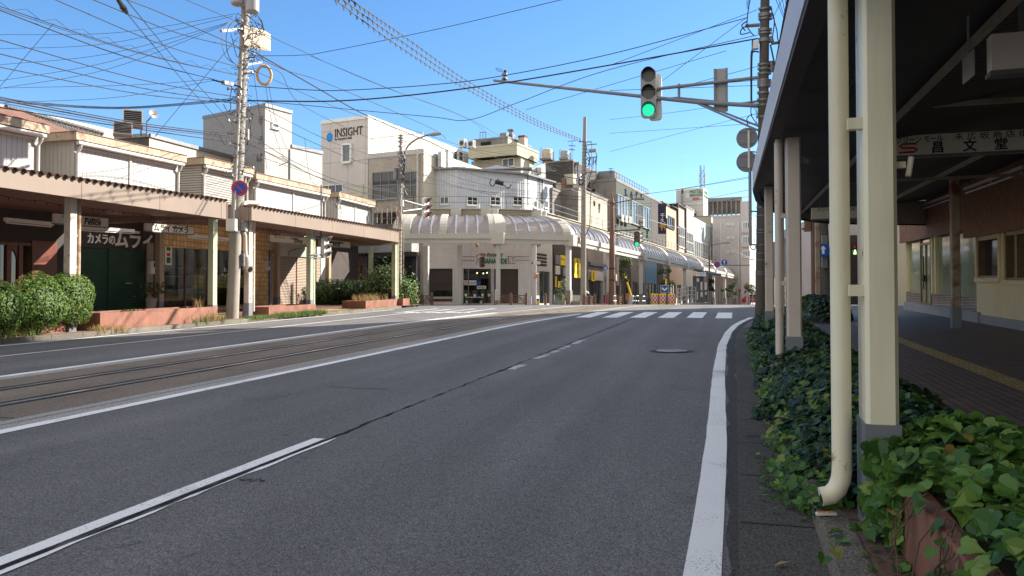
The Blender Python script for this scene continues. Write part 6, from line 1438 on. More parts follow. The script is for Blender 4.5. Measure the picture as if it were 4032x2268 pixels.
m.disc(pl, c, vC + 8.3 * s_, s_ * 1., .021, .04, 10); m.plate(pl, [(c - 1.2 * s_, vC + 6.9 * s_), (c + 1.2 * s_, vC + 6.9 * s_), (c + 2.4 * s_, vC + 4.6 * s_), (c + 1.2 * s_, vC + 5.4 * s_), (c + 1.1 * s_, vC + 4 * s_), (c + 2.4 * s_, vC + 1.2 * s_), (c + 1.2 * s_, vC + 1 * s_), (c, vC + 3.2 * s_), (c - 1.5 * s_, vC + 1 * s_), (c - 2.5 * s_, vC + 1.3 * s_), (c - 1.1 * s_, vC + 4 * s_), (c - 1.1 * s_, vC + 5.4 * s_), (c - 2.4 * s_, vC + 4.6 * s_)], .021, .04); build('walking_figure', m, gl)
m = M(X['poledark']); q = at('D', 478, 960, 31); m.tube([(q.x + .1, q.y, ZF - .2), (q.x - .1, q.y, 7)], .17, 10); m.use(X['galv']); m.box((q.x - .1, q.y - .25, 2.9), .2, .15, 1.3, 10); solo('side_street_pole', m, 'dark pole with a grey box, just right of the rusting column at the canopy end', 'pole')
m = M(X['blue']); q = at('D', 460, 447, 30.5); pl = VP(xy(q), 100); m.disc(pl, 0, q.z, .27, 0, .02, 20); m.use(X['white']); m.plate(pl, [(-.05, q.z - .15), (.05, q.z - .15), (.05, q.z + .05), (.12, q.z + .05), (0, q.z + .18), (-.12, q.z + .05), (-.05, q.z + .05)], .021, .026); m.use(X['galv_dark']); m.bar(pl.P(0, q.z, -.02), pl.P(.2, q.z, -.3), .03); solo('round_blue_sign', m, 'small round blue sign on the dark pole at the canopy end', 'sign')
m = M(X['brownpole']); q = at('D', 368, 880, 36); m.tube([(q.x, q.y, ZF - .2), (q.x, q.y, at('D', 368, 150, 36).z)], .1, 8); q2 = at('D', 262, 245, 36); m.bar((q.x, q.y, q2.z), q2, .08); m.box(at('D', 310, 270, 36), .25, .25, .75, 10); solo('side_signal_pole', m, 'brown pole with a short arm, left of the rusting column at the canopy end', 'pole')

# the other side of the far street, behind the near canopy: seen in windows and from a step aside
u = 16.
for lab, w, h, mt in (('ivory shop house on the right side of the far street, behind the near canopy', 22, 7., 'lightwall'), ('tall grey block on the right side of the far street', 28, 20.8, 'conc_grey'), ('peach shop house on the right side of the far street', 20, 7.4, 'peach'), ('white shop house on the right side of the far street, before the last one', 25, 6.4, 'hotelwhite'), ('last tan shop house on the right side of the far street', 30, 7.2, 'stucco_tan')):
    r = thing('shop_house', lab, 'building', E_(u + w / 2, 22, ZF)); a, b_ = E_(u + w - .2, 17.5, 0), E_(u, 17.5, 0); bk = back(a, b_, 9); walls(r, [xy(a), xy(b_), bk[0], bk[1]], ZF - .1, ZF + h, [mt], cope=.15); pl = vp2(xy(a), xy(b_))
    for k in range(int(w / 4)): window(r, pl, 1 + 4 * k, 3.4 + 4 * k, ZF + 4.2, ZF + 5.6, 3, 1); window(r, pl, .8 + 4 * k, 4 + 4 * k, ZF + .2, ZF + 2.7, 3, 1, 'galv_dark')
    u += w
random.seed(21)
HALF = [(.16, -.11), (.36, -.12), (.56, .06), (.60, .2), (.49, .34), (.51, .5), (.45, .62), (.27, .73), (.11, .93)]
def ivyleaf(m, p, nrm, tipdir, s):
    """five lobed blade folded along its midrib"""
    n = nrm.normalized(); y = (tipdir - n * tipdir.dot(n))
    y = y.normalized() if y.length > 1e-3 else n.orthogonal().normalized(); x = y.cross(n); k = R(.1, .42); w = R(.8, 1.1); dr = R(.15, .75)
    b = len(m.v); q = len(HALF)
    def V(a, c): return tuple(p + x * (a * w * s) + y * ((c - .35) * s) + n * (s * (abs(a) * k - dr * max(0, c - .4) ** 2)))
    m.v += [V(0, 0), V(0, .45), V(0, 1.08)]
    for sg in (1, -1): m.v += [V(sg * a, c) for a, c in HALF]
    r = [b + 3 + i for i in range(q)]; l = [b + 3 + q + i for i in range(q)]
    m.f += [(b, *r[:5], b + 1), (b + 1, *r[4:], b + 2), (b, b + 1, *l[4::-1]), (b + 1, b + 2, *l[:3:-1])]; m.mi += [m.cur] * 4
def smoothnoise(s, t, f=1.): return .5 + .5 * math.sin(s * 1.7 * f + 1.3 * math.sin(t * 2.1 * f + s * .6)) * math.cos(t * 2.9 * f + .7 * s)
# ivy on the near planter
def ivy(name, label, n, place, smin, smax, mass=None, mt='ivy'):
    m = M(X[mt])
    for _ in range(n):
        r = place()
        if r is None: continue
        p, nn, sc = r; d = Vector((R(-1, 1), R(-1, 1), R(-.9, .1))); nn = (nn + Vector((R(-.55, .55), R(-.55, .55), R(-.2, .5)))).normalized()
        ivyleaf(m, p, nn, d, R(smin, smax) * sc)
    if mass: mass(m)
    o = build(name, m, None, recalc=False); return tag(o, label, 'ivy', None, 'stuff')
def near_place():
    s = R(1.9, 5.0); t = R(.55, 2.3); f = max(0, 1 - ((t - 1.3) / .92) ** 2) * max(0., 1 - max(0, (s - 4.2) / 1.) ** 2)
    h = .2 + .53 * math.sqrt(f) + .10 * (smoothnoise(s, t, 2.2) - .5)
    if t < .76: h = R(.22, .5) + .1; t = .76 - R(.02, .16) * (.6 - h) * 3; 
    if t < .8 and R(0, 1) < (.9 if 2.4 < s < 3.95 else .6): return None
    if t < .8 and 3.35 < s < 4. and h < .42: return None
    dt = .8 if t < .8 else (t - 1.3) * .6
    return W(s, t, h - R(0, .10)), Vector((-.3 * SA, -.3, 1.)) + Vector((CA, -SA, 0)) * (-.9 if t < .8 else (t - 1.3) * .7), R(.8, 1.2)
ivy('ivy', 'glossy ivy spilling over the near orange planter', 3300, near_place, .05, .10, None, 'ivy_young')
def base_place(): s, t = R(4.02, 4.38), R(.64, 1.05); h = R(.16, .6 - .5 * max(0, 4.2 - s)); return W(s, max(t, .72) if s < 4.2 else t, h), Vector((-.5, -.9, .4)), R(.8, 1.2)
ivy('ivy', 'young ivy climbing round the foot of the nearest cream column', 620, base_place, .045, .085, None, 'ivy_young')
def bed_place():
    s = 4.75 + (R(0, 1) ** 1.5) * 14.8; w0 = .27 + .24 * smoothnoise(s, 0, 1.3) + .12 * math.sin(s * 5.1)
    if s < 6.2: w0 = max(w0, .3 + .1 * (6.2 - s))
    t = w0 + R(0, 1) * (2.0 - w0); c = (t - w0) / (2.0 - w0); f = math.sin(math.pi * min(1., c * 1.0) ** .75); h = .06 + (.44 + .1 * smoothnoise(s, t, .8)) * max(0., f) ** .7
    if t < .45: h = max(.03, h * .8)
    nn = W(s, t, 0) * 0 + Vector((-SA * .35, -CA * .35, 1.)) + Vector((CA, -SA, 0)) * (c - .5) * 1.3
    return W(s, t, h - R(0, .09)), nn, (1. if s < 9 else 1.15) * R(.75, 1.2)
ivy('ivy', 'long bank of dark ivy along the near kerb between the cream columns', 13500, bed_place, .045, .082)
def fringe_place():
    s = 4.8 + R(0, 1) ** 1.4 * 14; t = R(.32, .62) + .1 * math.sin(s * 4.3); return W(s, t, R(.03, .2)), Vector((-.5, -.4, .8)), R(.7, 1.1)
ivy('ivy', 'fresh green ivy fringe creeping over the kerb into the near gutter', 1300, fringe_place, .035, .07, None, 'ivy_young')
def mound_place():
    a = R(0, 6.28); r = math.sqrt(R(0, 1)); s, t = 26.6 + 2.6 * r * math.cos(a), 2.5 + 1.0 * r * math.sin(a); h = .1 + .75 * math.sqrt(max(0, 1 - r * r)); return W(s, t, h + R(-.06, .03)), Vector((r * math.cos(a), r * math.sin(a), .8)), 1.4
ivy('ivy', 'rounded mound of ivy round the rusting column at the canopy end', 1500, mound_place, .07, .12)
def mound2():
    a = R(0, 6.28); r = math.sqrt(R(0, 1)); s, t = 20.6 + 1.8 * r * math.cos(a), .85 + .42 * r * math.sin(a); h = .06 + .55 * math.sqrt(max(0, 1 - r * r)); return W(s, t, h + R(-.06, .03)), Vector((-.5, -.4, .9)), 1.3
ivy('ivy', 'small tuft of ivy at the kerb corner under the third cream column', 700, mound2, .06, .10)
m = M(X['stem'])
for k in range(26):
    s = R(1.8, 4.3); p = [W(s, .8, .5)]
    for j in range(6): p.append(W(s + R(-.06, .06) * j - .02 * j, .8 - .035 * j - R(0, .03), max(.125, .5 - .075 * j + R(-.02, .02))))
    m.tube(p, .0035, 4)
for k in range(16):
    s = R(4.9, 10); p = [W(s, .75, .35)]
    for j in range(1, 8): p.append(W(s + R(-.05, .05) * j, .75 - .07 * j, max(.02, .35 - .05 * j + R(-.02, .02))))
    m.tube(p, .004, 4)
solo('ivy_stems', m, 'bare ivy runners trailing over the near planter and the kerb', 'ivy', kind='stuff')
m = M(X['ivy_young'])
for k in range(60):
    s = R(2.2, 4.3) if k % 2 else R(4.9, 6.5); p = W(s, R(.45, .74), .14) if k % 2 else W(s, R(.15, .5), .05)
    ivyleaf(m, p, Vector((R(-.4, .4), R(-.4, .4), 1)), Vector((R(-1, 1), R(-1, 1), 0)), R(.03, .065))
for q in ((1250, 900), (1190, 930), (1165, 955), (1110, 995), (1240, 975), (1160, 1290), (1075, 1340), (1280, 1135)):
    ivyleaf(m, gd('R', *q, .2), Vector((R(-.4, .4), -.5, .8)), Vector((R(-1, 1), R(-1, 0), -.3)), .055)
tag(build('ivy', m, None, recalc=False), 'loose single ivy leaves creeping over the bricks and the gutter', 'ivy', None, 'stuff')
# clipped shrubs and others on the left
def shrub(name, label, c, rx, ry, rz, n, leaf, lm='leaf_hedge', rough=.08, cat='shrub', group=None, core='leaf_dark', spiky=0., flat=.12):
    r = thing(name, label, cat, c - Vector((0, 0, rz)), group); m = M(X[core]); pts = []; ck = .35 if spiky or rx > 2 else .78
    for i in range(9):
        th = math.pi * i / 8
        pts.append((max(.001, rx * ck * math.sin(th)), -rz * ck * math.cos(th)))
    m.lathe(c, pts, 14)
    for k in range(5): m.tube([c + Vector((R(-.2, .2), R(-.2, .2), -rz)), c + Vector((R(-.4, .4) * rx, R(-.4, .4) * rx, -rz * .3)), c + Vector((R(-.7, .7) * rx, R(-.7, .7) * rx, rz * .4))], [.03, .02, .008], 5)
    build('stems', m, r)
    m = M(X[lm]); ph = [R(0, 6.28) for _ in range(6)]
    for _ in range(n):
        d = Vector((R(-1, 1), R(-1, 1), R(-1, 1)))
        if d.length > 1 or d.length < .05: continue
        d.normalize(); lump = 1 + rough * (math.sin(d.x * 5 + ph[0]) + math.sin(d.y * 5 + ph[1]) + math.sin(d.z * 6 + ph[2]) + .7 * math.sin(d.x * 11 + ph[3]) * math.sin(d.z * 12 + ph[4])) * .6
        k = (1.06 if R(0, 1) < .03 else 1) * lump * (1 - R(0, 1) ** 2 * (.75 if spiky or rx > 2 else .3)) + (R(0, spiky) if R(0, 1) < .3 else 0); p = c + Vector((d.x * rx, d.y * ry, d.z * rz)) * k
        if p.z < c.z - rz * .97: continue
        leafquad(m, p, leaf * R(.7, 1.3), (d * 1.3 + Vector((R(-.7, .7), R(-.7, .7), R(-.3, .8)))).normalized())
    build('foliage', m, r, recalc=False); return r
HP = RP(-18.1)
def sp_(k, a, b, pl=HP): return pl.P(*pl.hit(k, a, b))
sc = 1 / 2.4156 * 21.6 / 3028
shrub('clipped_shrub', 'largest clipped round shrub, against the rusty column in front of the green shutters', sp_('2', 640, 1030, RP(-17.85)), 200 * sc, .8, 265 * sc, 12000, .034, group='clipped round shrubs at the left')
shrub('clipped_shrub', 'middle clipped shrub, its top merging with the largest one', sp_('2', 330, 1085, RP(-17.8)), 250 * sc, .8, 270 * sc, 12500, .034, group='clipped round shrubs at the left')
shrub('clipped_shrub', 'clipped shrub cut by the left edge of the picture', sp_('2', 10, 1120, RP(-17.7)), 160 * sc, .75, 240 * sc, 8000, .034, group='clipped round shrubs at the left')
shrub('low_shrub', 'low grey green cushion plant in the bare planter before the green shutters', sp_('2', 1265, 1190), 140 / 2.4156 * 25.4 / 3028, .35, .2, 900, .05, 'leaf_tree', cat='shrub')
shrub('dark_hedge', 'low dark hedge spreading in the shade before the dark red shopfront', at('4', 1480, 985, 46), 2.6, 1.4, .95, 9000, .1, 'leaf_dark', .12, 'hedge')
shrub('loose_bush', 'loose spiky bush behind the last canopy column, higher than the dark hedge', at('4', 1850, 930, 44.5), 1.5, 1.2, 1.15, 6500, .09, 'leaf_tree', .2, 'bush', spiky=.55)
shrub('loose_bush', 'spiky bush right of the last canopy column, catching the sun', at('4', 2020, 970, 44), .72, .8, .85, 4200, .075, 'leaf_hedge', .2, 'bush', spiky=.55)
m = M(X['bark'])
# flower pot by the pillar
q = gd('2', 1437, 1190, .12); t = thing('potted_plant', 'tall grey stone pot with a drooping red tinged plant beside the tiled shop', 'potted plant', q); m = M(X['brick_pot']); m.lathe(q, [(.16, 0), (.2, .5), (.24, .72), (.21, .72), (.2, .66)], 14); build('pot', m, t, True)
m = M(X['leaf_tree']); 
for k in range(150):
    d = Vector((R(-1, 1), R(-1, 1), R(-.4, 1))); m.cur = 0; leafquad(m, q + Vector((0, 0, .95)) + d * Vector((.42, .42, .5)).x, R(.05, .1))
m.use(X['red_lens'])
for k in range(16): leafquad(m, q + Vector((R(-.3, .3), R(-.3, .3), R(.9, 1.4))), .05)
build('foliage', m, t, recalc=False)
def tuft(m, p, h, n, spread=.35):
    for _ in range(n):
        a = R(0, 6.28); d = Vector((math.cos(a), math.sin(a), 0)); w = Vector((-d.y, d.x, 0)) * R(.004, .009); b = p + Vector((R(-.08, .08), R(-.08, .08), 0)); hh = h * R(.5, 1.1)
        t1 = b + d * spread * hh * .3 + Vector((0, 0, hh * .6)); t2 = b + d * spread * hh * R(.7, 1.4) + Vector((0, 0, hh))
        i = len(m.v); m.v += [tuple(b - w), tuple(b + w), tuple(t1 + w * .8), tuple(t1 - w * .8), tuple(t2)]; m.f += [(i, i + 1, i + 2, i + 3), (i + 3, i + 2, i + 4)]; m.mi += [m.cur] * 2
m = M(X['grass'])
for _ in range(170): tuft(m, W(R(24.5, 26.8), R(-17.6, -17.1), .08), .16, 9)
for _ in range(260): tuft(m, W(R(26.4, 29.8), R(-17.5, -17.0), .06), .24, 9)
for _ in range(50): tuft(m, W(R(10, 16), R(-17.5, -17.2), .05), .3, 9)
for _ in range(60): tuft(m, W(R(31, 37), R(-17.5, -17.2), .06), .12, 6)
for _ in range(20): tuft(m, W(R(21.5, 23.5), R(-17.4, -17.2), .05), .35, 9)
tag(build('grass', m, None, recalc=False), 'green grass and weeds growing along the kerb across the road', 'grass', None, 'stuff')
m = M(X['straw'])
for _ in range(32): tuft(m, W(R(17.5, 18.5), R(-17.48, -17.15), .05), .28, 10, .8)
for _ in range(8): tuft(m, W(22.4 + R(-.2, .2), -17.7, .5), .55, 5, .4)
for _ in range(60): tuft(m, W(R(34.8, 37.5), R(-18.6, -17.7), .42), .45, 8, .5)
for _ in range(14): tuft(m, W(R(22.2, 23), -17.3, .1), .45, 7, .6)
tag(build('dry_grass', m, None, recalc=False), 'straw coloured dry grass at the planters across the road', 'grass', None, 'stuff')
m = M(X['grass'])
q = W(30.55, .72, 0)
for _ in range(12): tuft(m, at('E', 300, 1330, 29.) + Vector((R(-.2, .2), R(-.15, 0), R(-.4, .1))), 1.0, 7, .7)
tag(build('pole_grass', m, None, recalc=False), 'long grass sprouting from the bands of the near utility pole', 'grass', None, 'stuff')
# street trees by the arcade
def pxtree(label, k, Y, base, crown, n, r, leaf):
    b = at(k, *base, Y); b.z = ZF; C_ = []
    for a, q, rp in crown: C_.append((at(k, a, q, Y + R(-.3, .3)) - b, rp / ZO[k][2] * Y / F))
    return streettree(label, b, max(c.z for c, _ in C_), C_, n, r, leaf=leaf)
def streettree(label, base, h, crown, n, r=.1, lean=(0, 0), bare=False, leaf=.13):
    t = thing('street_tree', label, 'tree', base, 'small street trees along the arcade'); b = Vector(base); m = M(X['bark']); top = b + Vector((lean[0], lean[1], h)); lx = Vector((lean[0], lean[1], 0))
    m.tube([b, b + lx * .3 + Vector((R(-.05, .05), 0, h * .35)), b + lx * .7 + Vector((R(-.12, .12), 0, h * .7)), top], [r, r * .85, r * .6, r * .3], 8); build('trunk', m, t, True)
    m = M(X['bark']); ends = []
    for (c, rr) in crown:
        c = b + Vector(c); q = b + lx * .5 + Vector((0, 0, min(h * .75, max(h * .35, c.z - b.z - rr)))); m.tube([q, q.lerp(c, .5) + Vector((R(-.1, .1), R(-.1, .1), .1)), c], [r * .5, r * .32, r * .12], 5)
        for k in range(4): e = c + Vector((R(-1, 1), R(-1, 1), R(-.6, .8))) * rr * .9; m.tube([q.lerp(c, .7), e], [r * .2, .008], 4)
    build('limbs', m, t); m = M(X['leaf_tree'])
    for (c, rr) in crown:
        for k in range(int(n * max(rr, .25))):
            d = Vector((R(-1, 1), R(-1, 1), R(-1, 1)))
            if d.length > 1: continue
            leafquad(m, b + Vector(c) + d * rr * (1 if R(0, 1) < .8 else 1.25), leaf * R(.6, 1.2))
    build('crown', m, t, recalc=False); return t
pxtree('pollarded street tree with a leaning yellow prop, right of the brown pole', 'C', 60, (845, 1300), [(940, 590, 85), (890, 560, 60), (1000, 640, 50), (860, 660, 45), (880, 780, 50), (930, 790, 35), (960, 890, 35), (985, 560, 55), (850, 730, 30)], 1500, .1, .07)
m = M(X['yellow']); q0, q1 = at('C', 925, 815, 61), at('C', 1035, 1170, 61); m.tube([q1, q0], .08, 8); m.use(X['hotelwhite']); q2 = at('C', 1020, 1300, 61); m.cyl((q2.x, q2.y, ZF), (q1.x, q1.y, q1.z + .1), .2, .16, 10); solo('leaning_prop', m, 'yellow sloping prop in a white sleeve beside the pollarded street tree', 'pole')
pxtree('thin street tree just right of the tram shelter', 'B', 90, (985, 1190), [(930, 800, 60), (960, 900, 50), (990, 760, 40), (1000, 930, 40), (920, 740, 40)], 800, .06, .1)
pxtree('street tree of loose tufts in the middle of the far pavement', 'B', 98, (1380, 1190), [(1340, 870, 55), (1400, 830, 50), (1440, 990, 55), (1290, 920, 45), (1180, 930, 35), (1300, 1030, 45), (1370, 950, 40)], 700, .06, .11)
pxtree('last street tree, beyond the distant brown lamp post', 'B', 112, (1690, 1170), [(1650, 860, 65), (1730, 890, 70), (1760, 980, 60), (1700, 960, 60), (1640, 980, 45)], 600, .07, .13)
pxtree('dark bare looking tree behind the blue arrow sign', 'C', 68, (1650, 1290), [(1620, 740, 45), (1690, 730, 40), (1740, 950, 60), (1590, 940, 50), (1560, 730, 40), (1510, 760, 35)], 500, .08, .09)
PL = RP(-18.0)
def pq(k, a, b, pl=PL, o=0.):
    q = pl.P(*pl.hit(k, a, b)); return at(k, a, b, q.y - o) if o else q
pole = thing('utility_pole', 'big concrete utility pole crowded with wires and boxes between the two left canopies', 'utility pole', pq('4', 395, 1222))
b0 = pq('4', 395, 1222); t0 = pq('P', 345, 60); d = (t0 - b0); PT = b0 + d * 1.12
def ax(z): return b0 + d * ((z - b0.z) / d.z)
m = M(X['poleconc']); m.tube([b0 - Vector((0, 0, .1)), ax(5), ax(9), PT], [.235, .205, .18, .15], 18); build('shaft', m, pole, True)
m = M(X['galv'])
random.seed(31)
for z in (4.1, 4.3, 5.6, 6.2, 6.45, 6.6, 7.15, 7.3, 7.45, 7.7, 8.3, 8.55, 8.7, 9.1, 9.35, 9.6, 10.2, 10.6, 11.2, 11.5, 11.8, 12.1):
    r = .225 - (z - 2) * .0062; c = ax(z); m = M(X['galv']); m.lathe(c, [(r, 0), (r + .008, 0), (r + .008, .05), (r, .05)], 16); a = R(0, 6.28)
    for k in (0, 1): m.box(c + Vector((math.cos(a + k * 3.14), math.sin(a + k * 3.14), 0)) * (r + .03), .06, .05, .06, R(0, 90))
    if z > 6 and R(0, 1) < .75: e = Vector((math.cos(a), math.sin(a), 0)); m.bar(c + e * r, c + e * (r + .35), .03); m.lathe(c + e * (r + .33), [(.03, -.05), (.045, 0), (.03, .07)], 8)
    build('clamp_band', m, pole)
m = M(X['white_pipe']); m.tube([ax(4.3) + Vector((.0, -.24, 0)), ax(8) + Vector((.02, -.21, 0)), ax(11) + Vector((.03, -.19, 0))], .035, 8); build('cable_conduit', m, pole, True)
for z, dx in ((12.75, -.15), (12.45, .42)):
    m = M(X['grey_metal']); c = ax(z) + Vector((dx, -.42, 0)); m.lathe(c, [(.05, 0), (.22, .02), (.25, .06), (.25, 1.15), (.2, 1.2), (.05, 1.22)], 18); m.bar(c + Vector((0, .2, .5)), ax(z + .5), .08); build('transformer', m, pole, True)
m = M(X['galv']); m.bar(pq('P', 145, 252), pq('P', 330, 235), .1); m.bar(pq('P', 345, 530), pq('P', 480, 505), .08); m.bar(pq('P', 420, 430), pq('P', 350, 520), .05); m.bar(pq('P', 345, 580), pq('P', 420, 580), .07); build('cross_arm', m, pole)
m = M(X['buff']); A0, A1 = pq('P', 335, 300, o=.4), pq('P', 500, 335, o=.5); c = (A0 + A1) / 2; e = (A1 - A0); m.hexa([A0 + Vector((0, 0, -.28)), A1 + Vector((0, 0, -.25)), A1 + Vector((.1, .45, -.25)), A0 + Vector((.1, .45, -.28)), A0 + Vector((0, 0, .45)), A1 + Vector((0, 0, .42)), A1 + Vector((.1, .45, .42)), A0 + Vector((.1, .45, .45))]); build('switch_box', m, pole)
m = M(X['white_metal']); c = pq('4', 392, 385, o=.3); m.box(c, .33, .26, .44, 0); build('white_box', m, pole)
m = M(X['grey_metal']); c = pq('4', 497, 388, o=.3); m.box(c, .3, .26, .42, 0); build('grey_box', m, pole); m = M(X['grey_metal']); c = pq('P', 355, 1140, o=.25); m.box(c, .14, .16, .42, 0); build('small_box', m, pole)
m = M(X['galv_dark']); p, q = pq('P', 162, 672, o=.2), pq('P', 238, 688, o=.2); m.tube([p, q], .1, 4, off=.785); m.use(X['black']); m.tube([p, p + Vector((-.4, 0, .1))], .03, 5); m.tube([q, q + Vector((.3, 0, -.1)), ax(q.z)], .03, 5); build('cable_closure', m, pole)
m = M(X['yellow_pipe']); cc = pq('P', 497, 612, o=.5); ring = []
for k in range(25): a = 2 * math.pi * k / 24; ring.append(cc + Vector((.25 * math.cos(a), .1 * math.cos(a), .37 * math.sin(a))))
m.tube(ring, .055, 8, cap=False); build('insulated_loop', m, pole, True)
m = M(X['cable'])
def loop(pts, r=.022): m.tube(spl([Vector(p) for p in pts], 6), r * .75, 5)
def spl(P, n):
    out = []
    for i in range(len(P) - 1):
        p0, p1, p2, p3 = P[max(i - 1, 0)], P[i], P[i + 1], P[min(i + 2, len(P) - 1)]
        for k in range(n):
            t = k / n; out.append(.5 * ((2 * p1) + (p2 - p0) * t + (2 * p0 - 5 * p1 + 4 * p2 - p3) * t * t + (3 * p1 - p0 - 3 * p2 + p3) * t ** 3))
    out.append(P[-1]); return out
for pts in (((300, 160), (215, 180), (165, 250), (155, 360), (190, 470), (285, 535)), ((300, 170), (235, 185), (195, 260), (190, 380), (220, 480), (285, 540)), ((355, 885), (430, 890), (470, 850), (530, 830)), ((350, 885), (395, 930), (375, 1010), (375, 1100), (355, 1190)), ((360, 890), (405, 940), (385, 1030), (390, 1110), (350, 1180)),
            ((235, 720), (220, 800), (225, 880), (200, 905), (165, 850)), ((380, 150), (430, 120), (470, 170), (490, 230), (510, 290)), ((380, 180), (450, 190), (490, 240), (450, 280)), ((400, 200), (430, 250), (420, 300), (450, 310)), ((430, 140), (400, 90), (420, 50)), ((470, 200), (500, 240), (520, 330), (500, 380)), ((360, 120), (420, 170), (470, 160), (500, 270)),
            ((250, 1150), (200, 1110), (180, 1180), (130, 1100)), ((340, 1190), (400, 1160), (440, 1160), (480, 1155)), ((290, 640), (230, 700), (260, 740), (290, 780)), ((225, 270), (240, 320), (280, 340)), ((310, 130), (280, 110), (270, 160), (320, 200))):
    loop([pq('P', *p, o=R(.1, .35)) for p in pts], R(.014, .026))
for k in range(34):
    z = R(10.7, 12.3); c = ax(z) + Vector((R(-.2, .7), R(-.4, .2), 0)); loop([c, c + Vector((R(-.25, .25), R(-.1, .1), R(-.3, .1))), c + Vector((R(-.3, .3), R(-.1, .1), R(-.4, .2))), c + Vector((R(-.2, .2), R(-.1, .1), R(-.2, .3)))], R(.01, .02))
for k in range(30):
    z = R(6.2, 10.5); c = ax(z) + Vector((R(-.3, .3), R(-.25, .0), 0)); loop([c, c + Vector((R(-.35, .35), -.05, R(-.2, .1))), c + Vector((R(-.3, .3), 0, R(-.4, .2)))], R(.008, .016))
build('jumper_wires', m, pole)
for k in range(18): c = ax(R(6.2, 12.3)) + Vector((R(-.35, .35), R(-.35, -.1), 0)); m = M(X['white_metal']); m.lathe(c, [(.02, -.04), (.045, 0), (.02, .05)], 6); m.bar(c, ax(c.z), .02); build('insulator', m, pole)
# no parking sign on the pole
def roundsign(name, label, c, r, yaw, style, cat='sign', group=None):
    t = thing(name, label, cat, c, group); pl = VP((c[0], c[1]), yaw); z = c[2]
    m = M(X['white_metal']); m.disc(pl, 0, z, r, -.02, 0, 32); build('plate', m, t)
    if style == 'nopark':
        m = M(X['red']); m.disc(pl, 0, z, r * .96, .002, .006, 32); build('red_ring', m, t); m = M(X['blue']); m.disc(pl, 0, z, r * .72, .007, .010, 32); build('blue_field', m, t)
        m = M(X['red']); k = r * .70 * .7071; w = r * .1; m.plate(pl, [(-k - w * .7, z + k - w * .7), (-k + w * .7, z + k + w * .7), (k + w * .7, z - k + w * .7), (k - w * .7, z - k - w * .7)], .011, .014); build('red_slash', m, t)
    elif style == 'up':
        m = M(X['blue']); m.disc(pl, 0, z, r * .96, .002, .006, 32); build('blue_field', m, t); m = M(X['white']); m.plate(pl, [(-r * .14, z - r * .7), (r * .14, z - r * .7), (r * .14, z + .15 * r), (r * .4, z + .15 * r), (0, z + r * .7), (-r * .4, z + .15 * r), (-r * .14, z + .15 * r)], .007, .011); build('white_arrow', m, t)
    elif style == 'people':
        m = M(X['blue']); m.disc(pl, 0, z, r * .96, .002, .006, 28); build('blue_field', m, t); m = M(X['white']); m.disc(pl, -r * .25, z + r * .45, r * .13, .007, .011, 8); m.plate(pl, [(-r * .35, z - r * .6), (-r * .1, z - r * .6), (0, z + r * .3), (-r * .4, z + r * .3)], .007, .011); m.disc(pl, r * .35, z + r * .15, r * .1, .007, .011, 8); m.plate(pl, [(r * .22, z - r * .6), (r * .45, z - r * .6), (r * .45, z + .02), (r * .25, z + .02)], .007, .011); build('white_figures', m, t)
    return t
c = pq('3', 467, 945, o=.33); roundsign('no_parking_sign', 'round red rimmed no parking sign on blue, strapped to the big pole', c, .305, 74, 'nopark')
# signal heads
def signal(name, label, top, h, w, yaw, lit=None, style='white', hood=.17, group='traffic signals at the junction', back=False, thick=.2):
    """three lens head; top = top centre of the front face; yaw = run of the face (normal to its right)"""
    t = thing(name, label, 'traffic signal', Vector(top) - Vector((0, 0, h)), group); pl = VP((top[0], top[1]), yaw); z1 = top[2]; bm = {'white': 'white_metal', 'brown': 'brownpole', 'grey': 'grey_metal'}[style]
    r = w * .18; o = []
    for k in range(8):
        for a in ((0, 1, 2, 3) if 0 else ()): pass
    def rr(u0, u1, v0, v1, rad, n=5):
        pts = []
        for (cx, cy, a0) in ((u1 - rad, v1 - rad, 0), (u0 + rad, v1 - rad, 90), (u0 + rad, v0 + rad, 180), (u1 - rad, v0 + rad, 270)):
            for k in range(n): a = math.radians(a0 + 90 * k / (n - 1)); pts.append((cx + rad * math.cos(a), cy + rad * math.sin(a)))
        return pts
    m = M(X[bm]); m.plate(pl, rr(-w / 2, w / 2, z1 - h, z1, w * .3), -thick, 0); build('housing', m, t)
    R0 = min(w * .40, h / 3 * .40)
    for i in range(3):
        zc = z1 - h * (i + .5) / 3 + (.02 * h if i == 0 else -.02 * h if i == 2 else 0)
        col = {('g', 2): 'green_on', ('r', 0): 'red_on'}.get((lit, i), 'lens' if lit != 'r0' else 'red_lens')
        m = M(X[col]); m.disc(pl, 0, zc, R0, .003, .025, 24); lz = build('lens', m, t)
        m = M(X[bm if style != 'brown' else 'brownpole']); m.use(X['black'] if style != 'white' else X['grey_metal']); n = 16; base = len(m.v)
        for k in range(n + 1):
            a = math.radians(-25 + 230 * k / n); dep = hood * (.35 + .65 * max(0, math.sin(a)))
            for rad, oo in ((R0 * 1.12, .0), (R0 * 1.12, dep), (R0 * 1.04, dep), (R0 * 1.04, .0)): m.v.append(tuple(pl.P(rad * math.cos(a), zc + rad * math.sin(a), oo + .002)))
        for k in range(n):
            for j in range(3): b = base + 4 * k + j; m.f.append((b, b + 1, b + 5, b + 4)); m.mi.append(m.cur)
        build('visor', m, t)
    return t, pl
SG = SP(30.6)
def sq(k, a, b, o=0.):
    q = SG.P(*SG.hit(k, a, b)); return at(k, a, b, q.y - o) if o else q
rp = thing('utility_pole', 'weathered dark utility pole with a long signal arm, beside the near canopy edge', 'utility pole', gd('9', 158, 935))
b0 = gd('9', 160, 935); tp_ = sq('E', 325, 20); tp_ = Vector((tp_.x, tp_.y, tp_.z)); d = tp_ - b0
def ax2(z): return b0 + d * ((z - b0.z) / d.z)
